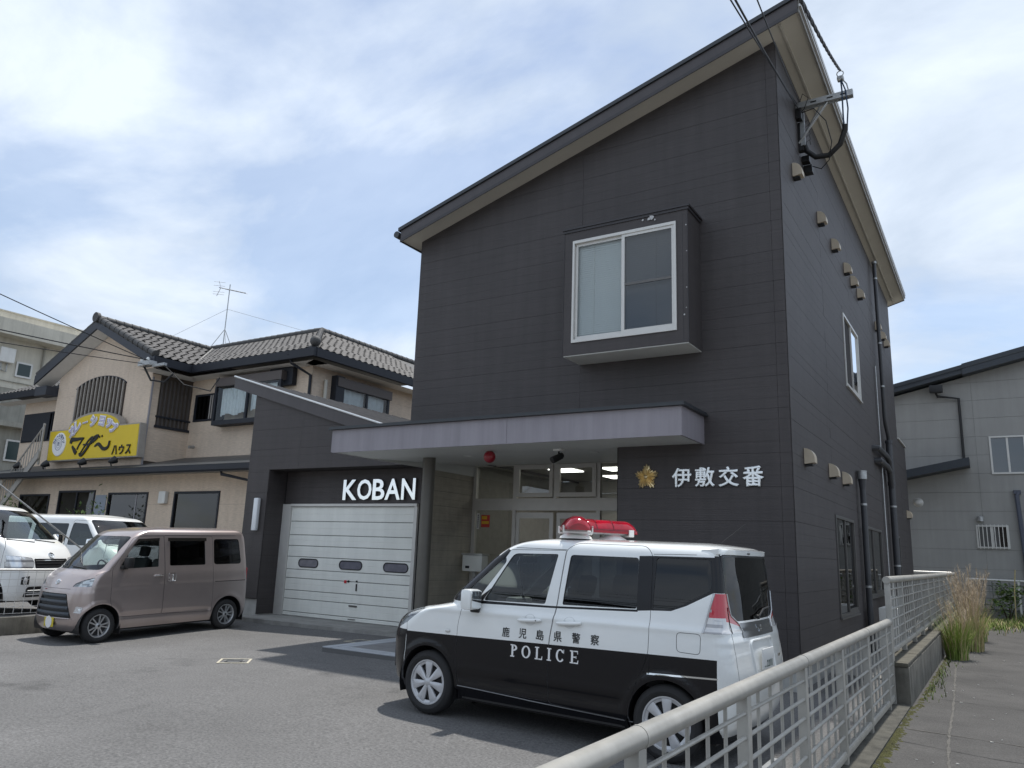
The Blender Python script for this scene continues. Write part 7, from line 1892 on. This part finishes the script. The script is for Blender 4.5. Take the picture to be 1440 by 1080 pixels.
    for k, nm, g, par in (('w1', 'door_window', G_CAR, 'd1'), ('w2', 'door_window', G_CARD, 'd2'), ('w3', 'side_window', G_CARD, None), ('head', 'headlight', None, None)):
        for sg in (1, -1):
            fs = [f for f in R_[k] if f.calc_center_median().y * sg > 0]
            if k == 'head': (lambda o_: sk.extract(fs, 'lamp_cover', [G_LAMP], o_, inner=False, off=.001))(sk.extract(fs, nm, [M_HEAD, M_HEADG, M_DRL, M_INNER], t, off=-.014, matfn=lambda c: 1 if int(c.z * 30 - c.x * 14) % 3 == 0 else 0))
            else: sk.extract(fs, nm, [g], res[par, sg] if par else t, inner=False, off=-.008)
    sk.extract(R_['ws'], 'windscreen', [G_CAR], t, inner=False, off=-.004); sk.extract(R_['rw'], 'rear_window', [G_CARD], t, inner=False, off=-.004)
    M_GR = mat('slate_grille', (.045, .058, .075), .4)
    sk.extract(R_['gr'], 'grille_panel', [M_BLACK, M_INNER], t, off=-.03)
    for k in range(4):
        z = .465 + k * .092; hw = .545 - (z + .03 - .415) / .375 * .17 - .012
        q = MB(); n_ = 10; A = [(-hw + 2 * hw * j / n_) for j in range(n_ + 1)]
        X_ = lambda y, z_: sk.x_pt(y, z_, 1, 0)[0].x
        q.add([(X_(y, z) - .012, y, z - .022) for y in A] + [(X_(y, z) + .004, y, z + .005) for y in A] + [(X_(y, z) - .002, y, z + .038) for y in A], [(j, j + 1, j + 1 + (n_ + 1), j + (n_ + 1)) for j in range(n_)] + [(j + n_ + 1, j + n_ + 2, j + 2 * n_ + 3, j + 2 * n_ + 2) for j in range(n_)]); q.build('grille_slat', M_GR, t, local=True)
    # front lower bumper pieces, fog lamps, plate, emblem, hood seam
    q = MB()
    for sg in (1, -1):
        p = sk.x_pt(.60 * sg, .53, 1, .002)[0]; q.prism([sk.x_pt(y * sg, z, 1, .004)[0] for y, z in ((.575, .50), (.655, .49), (.665, .58), (.60, .60))], (.006, 0, 0))
    q.build('fog_lamp', M_HEAD, t, local=True)
    q = MB()
    for sg in (1, -1): q.tube([sk.x_pt(y * sg, z, 1, .003)[0] for y, z in ((.58, .255), (.555, .40), (.39, .80))], .007, 6)
    q.tube([sk.x_pt(-.52 + .104 * k, .405, 1, .004)[0] for k in range(11)], .009, 6); q.build('bumper_edge', Pn, t, local=True)
    q = MB(); q.tube([sk.x_pt(-.42 + .084 * k, .865, 1, .0005)[0] for k in range(11)], .003, 5)
    for sg in (1, -1): q.tube([sk.side_pt(x, z, sg, .0005)[0] for x, z in [(.13, 1.085), (.02, 1.12), (-.10, 1.155)]], .0028, 5)
    q.build('bonnet_seam', M_BLACK, t, local=True)
    xp = sk.x_pt(.0, .33, 1, 0)[0].x
    q = MB(); q.bbox(xp + .01, xp + .018, -.10, .18, .26, .41, .004); pl_ = q.build('number_plate', mat('plate_yellow', (.62, .50, .04), .5), t, local=True)
    q = MB(); q.lathe([(0, xp + .022), (.095, xp + .022), (.095, xp + .019)], c=(0, .04, .335), axis='x', n=26); q.build('plate_mask_disc', M_PRINTW, pl_, local=True)  # added white disc masking the number, not a part of the plate
    q = MB(); emblem_ovals(q, 0, .0, .965, .9, sk); q.build('emblem', M_CHROME, t, local=True)
    q = MB(); p = sk.x_pt(-.27, .84, 1, .002)[0]; q.bbox(p.x - .004, p.x + .004, -.30, -.24, .83, .845, .002); q.build('small_badge', mat('badge_red', (.2, .02, .03), .5), t, local=True)
    for sg in (1, -1):
        q = MB()
        q.prism([sk.side_pt(x, z, sg, .006)[0] for x, z in [(-.44, 1.52), (-.565, 1.672), (-.965, 1.690), (-.965, 1.645), (-.60, 1.632)]], (0, .004 * sg, 0)); q.build('door_visor', mat('smoke_visor', (.02, .018, .016), .1, coat=.6), res['d1', sg], local=True)
        q = MB(); q.prism([sk.side_pt(x, z, sg, .010)[0] for x, z in [(-1.13, 1.692), (-1.92, 1.692), (-1.92, 1.635), (-1.13, 1.635)]], (0, .004 * sg, 0)); q.build('door_visor', mat('smoke_visor', (.02, .018, .016), .1, coat=.6), res['d2', sg], local=True)
        q = MB(); q.bbox(-.40, -.28, min(.73 * sg, .87 * sg), max(.73 * sg, .87 * sg), 1.19, 1.37, .03); q.bbox(-.36, -.26, min(.66 * sg, .76 * sg), max(.66 * sg, .76 * sg), 1.17, 1.23, .01); q.build('door_mirror', M_BLACK, t, local=True)
        q = MB(); q.tube([sk.side_pt(-.895 - .03 * k, 1.045, sg, .022 - .004 * abs(k - 2.5))[0] for k in range(6)], .016, 8); q.build('handle', M_CHROME, res['d1', sg], local=True)
        q = MB(); q.tube([sk.side_pt(-1.235, .955 + .02 * k, sg, .020)[0] for k in range(6)], .016, 8)
        for c_ in ((-1.19, -1.30),): q.tube([sk.side_pt(x, z, sg, .002)[0] for x, z in rounded([(-1.175, .94), (-1.305, .94), (-1.305, 1.075), (-1.175, 1.075)], .02, 3)], .005, 5, closed=True)
        q.build('handle', M_CHROME, res['d2', sg], local=True)
        q = MB(); q.tube([sk.side_pt(x, .893, sg, -.001)[0] for x in [-2.14 - .075 * k for k in range(10)]], .008, 6); q.build('slide_rail', M_BLACK, t, local=True)
        q = MB(); q.tube([sk.side_pt(-1.06 - .0 + .0 * k, 1.735, sg, .002)[0] for k in range(2)] if False else [sk.side_pt(-.42 - .24 * k, 1.722 + (.030 if k else 0), sg, .002)[0] for k in range(10)], .006, 6); q.build('drip_moulding', Pn, t, local=True)
        q = MB(); q.box(-.36, -.35, .52 * sg, .70 * sg, .12, .36); q.box(-2.83, -2.82, .52 * sg, .70 * sg, .14, .36); q.build('mud_flap', M_BLACK, t, local=True)
        q = MB(); p = sk.side_pt(-2.90, .70, sg, 0)[0]; q.bbox(-2.945, -2.92, min(.50 * sg, .60 * sg), max(.50 * sg, .60 * sg), .72, 1.12, .01); q.build('tail_light', M_TAILR, t, local=True)
    for x in (0, -2.45):
        for sg in (1, -1):
            arch_liner(t, x, .34, .42 * sg, .705 * sg, .285); wheel(t, x, .625 * sg, sg, .275, .182, 'alloy', .155)
    q = MB(); q.box(-2.8, .3, -.60, .60, .17, .27); q.build('floor_pan', M_BLACK, t, local=True)
    seat(t, -.92, .33, .62); seat(t, -.92, -.33, .62); seat(t, -1.85, 0, .62, .95, False)
    q = MB(); q.bbox(-.45, .10, -.62, .62, .80, 1.12, .06); q.build('dashboard', mat('grey_dash', (.16, .16, .155), .8), t, local=True)
    q = MB(); q.tube([(-.55 + .05 * cos(a), -.33 + .17 * sin(a), 1.13 + .15 * cos(a)) for a in [k * pi / 12 for k in range(24)]], .014, 8, closed=True); q.build('steering_wheel', M_BLACK, t, local=True)
    q = MB()
    for y0 in (.35, -.15):
        q.tube([sk.x_pt(y0, 1.175, 1, .012)[0], sk.x_pt(y0 - .42, 1.20, 1, .014)[0]], .007, 5)
    q.build('wiper', M_BLACK, t, local=True)
    sk.bm.free()
mauve_van()

def big_white_van(label, loc, yaw, dark=True):
    t = thing('white_van', label, 'van', loc, None); set_pose(t, yaw, 0)
    rows = [(.22, -.08, -4.62, .78, .10, .20, .04, .10), (.32, -.02, -4.66, .82, .11, .24, .04, .10), (.55, 0, -4.69, .845, .11, .24, .04, .10), (.80, -.015, -4.69, .847, .11, .23, .04, .10), (.95, -.055, -4.685, .845, .11, .22, .04, .10), (1.08, -.13, -4.68, .84, .11, .20, .04, .10),
            (1.20, -.23, -4.67, .833, .12, .18, .04, .10), (1.30, -.40, -4.665, .822, .13, .16, .04, .10), (1.40, -.53, -4.65, .808, .13, .13, .04, .10), (1.60, -.79, -4.63, .785, .13, .12, .04, .10), (1.78, -1.0, -4.60, .755, .12, .12, .04, .10), (1.86, -1.12, -4.58, .735, .12, .13, .04, .12), (1.92, -1.26, -4.54, .69, .11, .15, .04, .14), (1.945, -1.45, -4.48, .62, .10, .18, .04, .16)]
    sk = Skin(rows, nz=56, nside=60, crown=.045)
    side = lambda c: abs(c.y) > .42
    aF, aR = circ(-.72, .33, .40), circ(-3.29, .33, .40)
    w1 = rounded([(-.72, 1.28), (-1.22, 1.76), (-1.70, 1.78), (-1.74, 1.28)], .05, 3)
    w2 = rounded([(-1.85, 1.24), (-1.85, 1.76), (-3.05, 1.76), (-3.05, 1.24)], .05, 3); w3 = rounded([(-3.2, 1.24), (-3.2, 1.76), (-4.35, 1.76), (-4.4, 1.24)], .05, 3)
    d1 = rounded([(-.42, 1.20), (-.44, .75), (-1.15, .70), (-1.25, .38), (-1.75, .38), (-1.75, 1.2), (-1.70, 1.84), (-1.06, 1.82)], .05, 3)
    hl = [(.1, 1.03), (.1, .76), (-.34, .84), (-.30, 1.04)]
    ws = rounded([(-.77, 1.32), (.77, 1.32), (.70, 1.855), (-.70, 1.855)], .07, 3)
    hlf = lambda sg: rounded([(sg * .9, 1.03), (sg * .9, .80), (sg * .50, .795), (sg * .46, .90), (sg * .50, .985)], [0, 0, .02, .02, .02], 2)
    grl = rounded([(-.45, .80), (.45, .80), (.46, .97), (-.46, .97)], .03, 2); low = rounded([(-.62, .28), (.62, .28), (.58, .47), (-.58, .47)], .05, 2)
    for P in (aF, aR, w1, w2, w3): sk.cut(P, 'side', side)
    for dl in (.003, -.003): sk.cut(offpoly(d1, dl), 'side', side)
    fr = lambda c: c.x > -1.4
    sk.cut(ws, 'front', fr); sk.cut(grl, 'front', lambda c: c.x > -.2); sk.cut(low, 'front', lambda c: c.x > -.2)
    for sg in (1, -1): sk.cut(hlf(sg), 'front', lambda c: c.x > -.45 and c.y * sg > .3)
    S = lambda P: (lambda c: abs(c.y) > .42 and inpoly(c.x, c.z, P))
    o_, i_ = offpoly(d1, .003), offpoly(d1, -.003)
    rules = [('hole', lambda c: abs(c.y) > .42 and (inpoly(c.x, c.z, aF) or inpoly(c.x, c.z, aR))), ('gap', lambda c: abs(c.y) > .42 and inpoly(c.x, c.z, o_) and not inpoly(c.x, c.z, i_)),
             ('head', lambda c: c.x > -.36 and abs(c.y) > .4 and inpoly(c.y, c.z, hlf(1 if c.y > 0 else -1))), ('w1', S(w1)), ('w2', S(w2)), ('w3', S(w3)), ('ws', lambda c: c.x > -1.4 and inpoly(c.y, c.z, ws)), ('gr', lambda c: c.x > -.2 and inpoly(c.y, c.z, grl)), ('low', lambda c: c.x > -.2 and inpoly(c.y, c.z, low)), ('d1', S(d1))]
    R_ = sk.classify(rules)
    Pn = mat('van_white', (.80, .81, .80), .3, coat=.8, var=.04, vscale=2, obj=True); ms = [Pn, M_INNER]
    sk.extract(R_['body'], 'body', ms, t)
    dr = {sg: sk.extract([f for f in R_['d1'] if f.calc_center_median().y * sg > 0], 'front_door', ms, t) for sg in (1, -1)}
    for k, nm, g in (('w1', 'door_window', G_CAR), ('w2', 'side_window', G_CARD), ('w3', 'side_window', G_CARD)):
        for sg in (1, -1): sk.extract([f for f in R_[k] if f.calc_center_median().y * sg > 0], nm, [g], dr[sg] if k == 'w1' else t, inner=False, off=-.008)
    for sg in (1, -1): sk.extract([f for f in R_['head'] if f.calc_center_median().y * sg > 0], 'headlight', [M_HEAD, M_HEADG, M_INNER], t, off=-.004, matfn=lambda c: 1 if int(c.z * 26) % 3 == 0 else 0)
    sk.extract(R_['ws'], 'windscreen', [G_CAR], t, inner=False, off=-.004)
    sk.extract(R_['gr'], 'grille', [M_BLACK, M_INNER], t, off=-.015); sk.extract(R_['low'], 'lower_grille', [M_BLACK, M_INNER], t, off=-.02)
    for z in (.83, .885, .94):
        q = MB(); q.tube([sk.x_pt(-.43 + .086 * k, z, 1, .0)[0] for k in range(11)], .010, 6); q.build('grille_bar', M_CHROME if z == .94 else M_BLACK, t, local=True)
    for z in (.33, .40):
        q = MB(); q.tube([sk.x_pt(-.55 + .11 * k, z, 1, .0)[0] for k in range(11)], .012, 6); q.build('grille_bar', Pn, t, local=True)
    q = MB(); emblem_ovals(q, 0, 0, 1.03, 1.15, sk); q.build('emblem', M_CHROME, t, local=True)
    for sg in (1, -1):
        q = MB(); q.prism([sk.x_pt(y * sg, z, 1, .003)[0] for y, z in ((.56, .51), (.70, .51), (.70, .64), (.56, .66))], (.006, 0, 0)); q.build('fog_lamp_surround', M_BLACK, t, local=True)
        q = MB(); p = sk.x_pt(.63 * sg, .575, 1, .01)[0]; q.lathe([(0, .012), (.04, .008), (.05, 0)], c=(p.x, p.y, p.z), axis='x', n=16); q.build('fog_lamp', M_HEAD, t, local=True)
        q = MB(); q.bbox(-.78, -.62, min(.86 * sg, 1.07 * sg), max(.86 * sg, 1.07 * sg), 1.20, 1.44, .05); q.bbox(-.74, -.66, min(.80 * sg, .9 * sg), max(.80 * sg, .9 * sg), 1.22, 1.27, .01); q.build('door_mirror', M_CHROME, t, local=True)
        for x in (-.72, -3.29): arch_liner(t, x, .405, .50 * sg, .84 * sg, .33); wheel(t, x, .755 * sg, sg, .325, .20, 'alloy', .17)
    q = MB()
    for y0 in (.40, -.20): q.tube([sk.x_pt(y0, 1.26, 1, .012)[0], sk.x_pt(y0 - .52, 1.30, 1, .014)[0]], .008, 5)
    q.build('wiper', M_BLACK, t, local=True)
    q = MB(); q.box(-4.4, -.2, -.7, .7, .2, .3); q.build('floor_pan', M_BLACK, t, local=True)
    q = MB(); q.bbox(-.85, -.35, -.74, .74, .95, 1.24, .06); q.build('dashboard', mat('grey_dash', (.16, .16, .155), .8), t, local=True)
    seat(t, -1.4, .4, .75); seat(t, -1.4, -.4, .75)
    sk.bm.free(); return t
big_white_van('large white van facing the police box behind the net fence', (-15.40, 8.22, .19), .46)
big_white_van('white van with dark windows standing behind the large white van', (-16.25, 10.75, .12), .10)
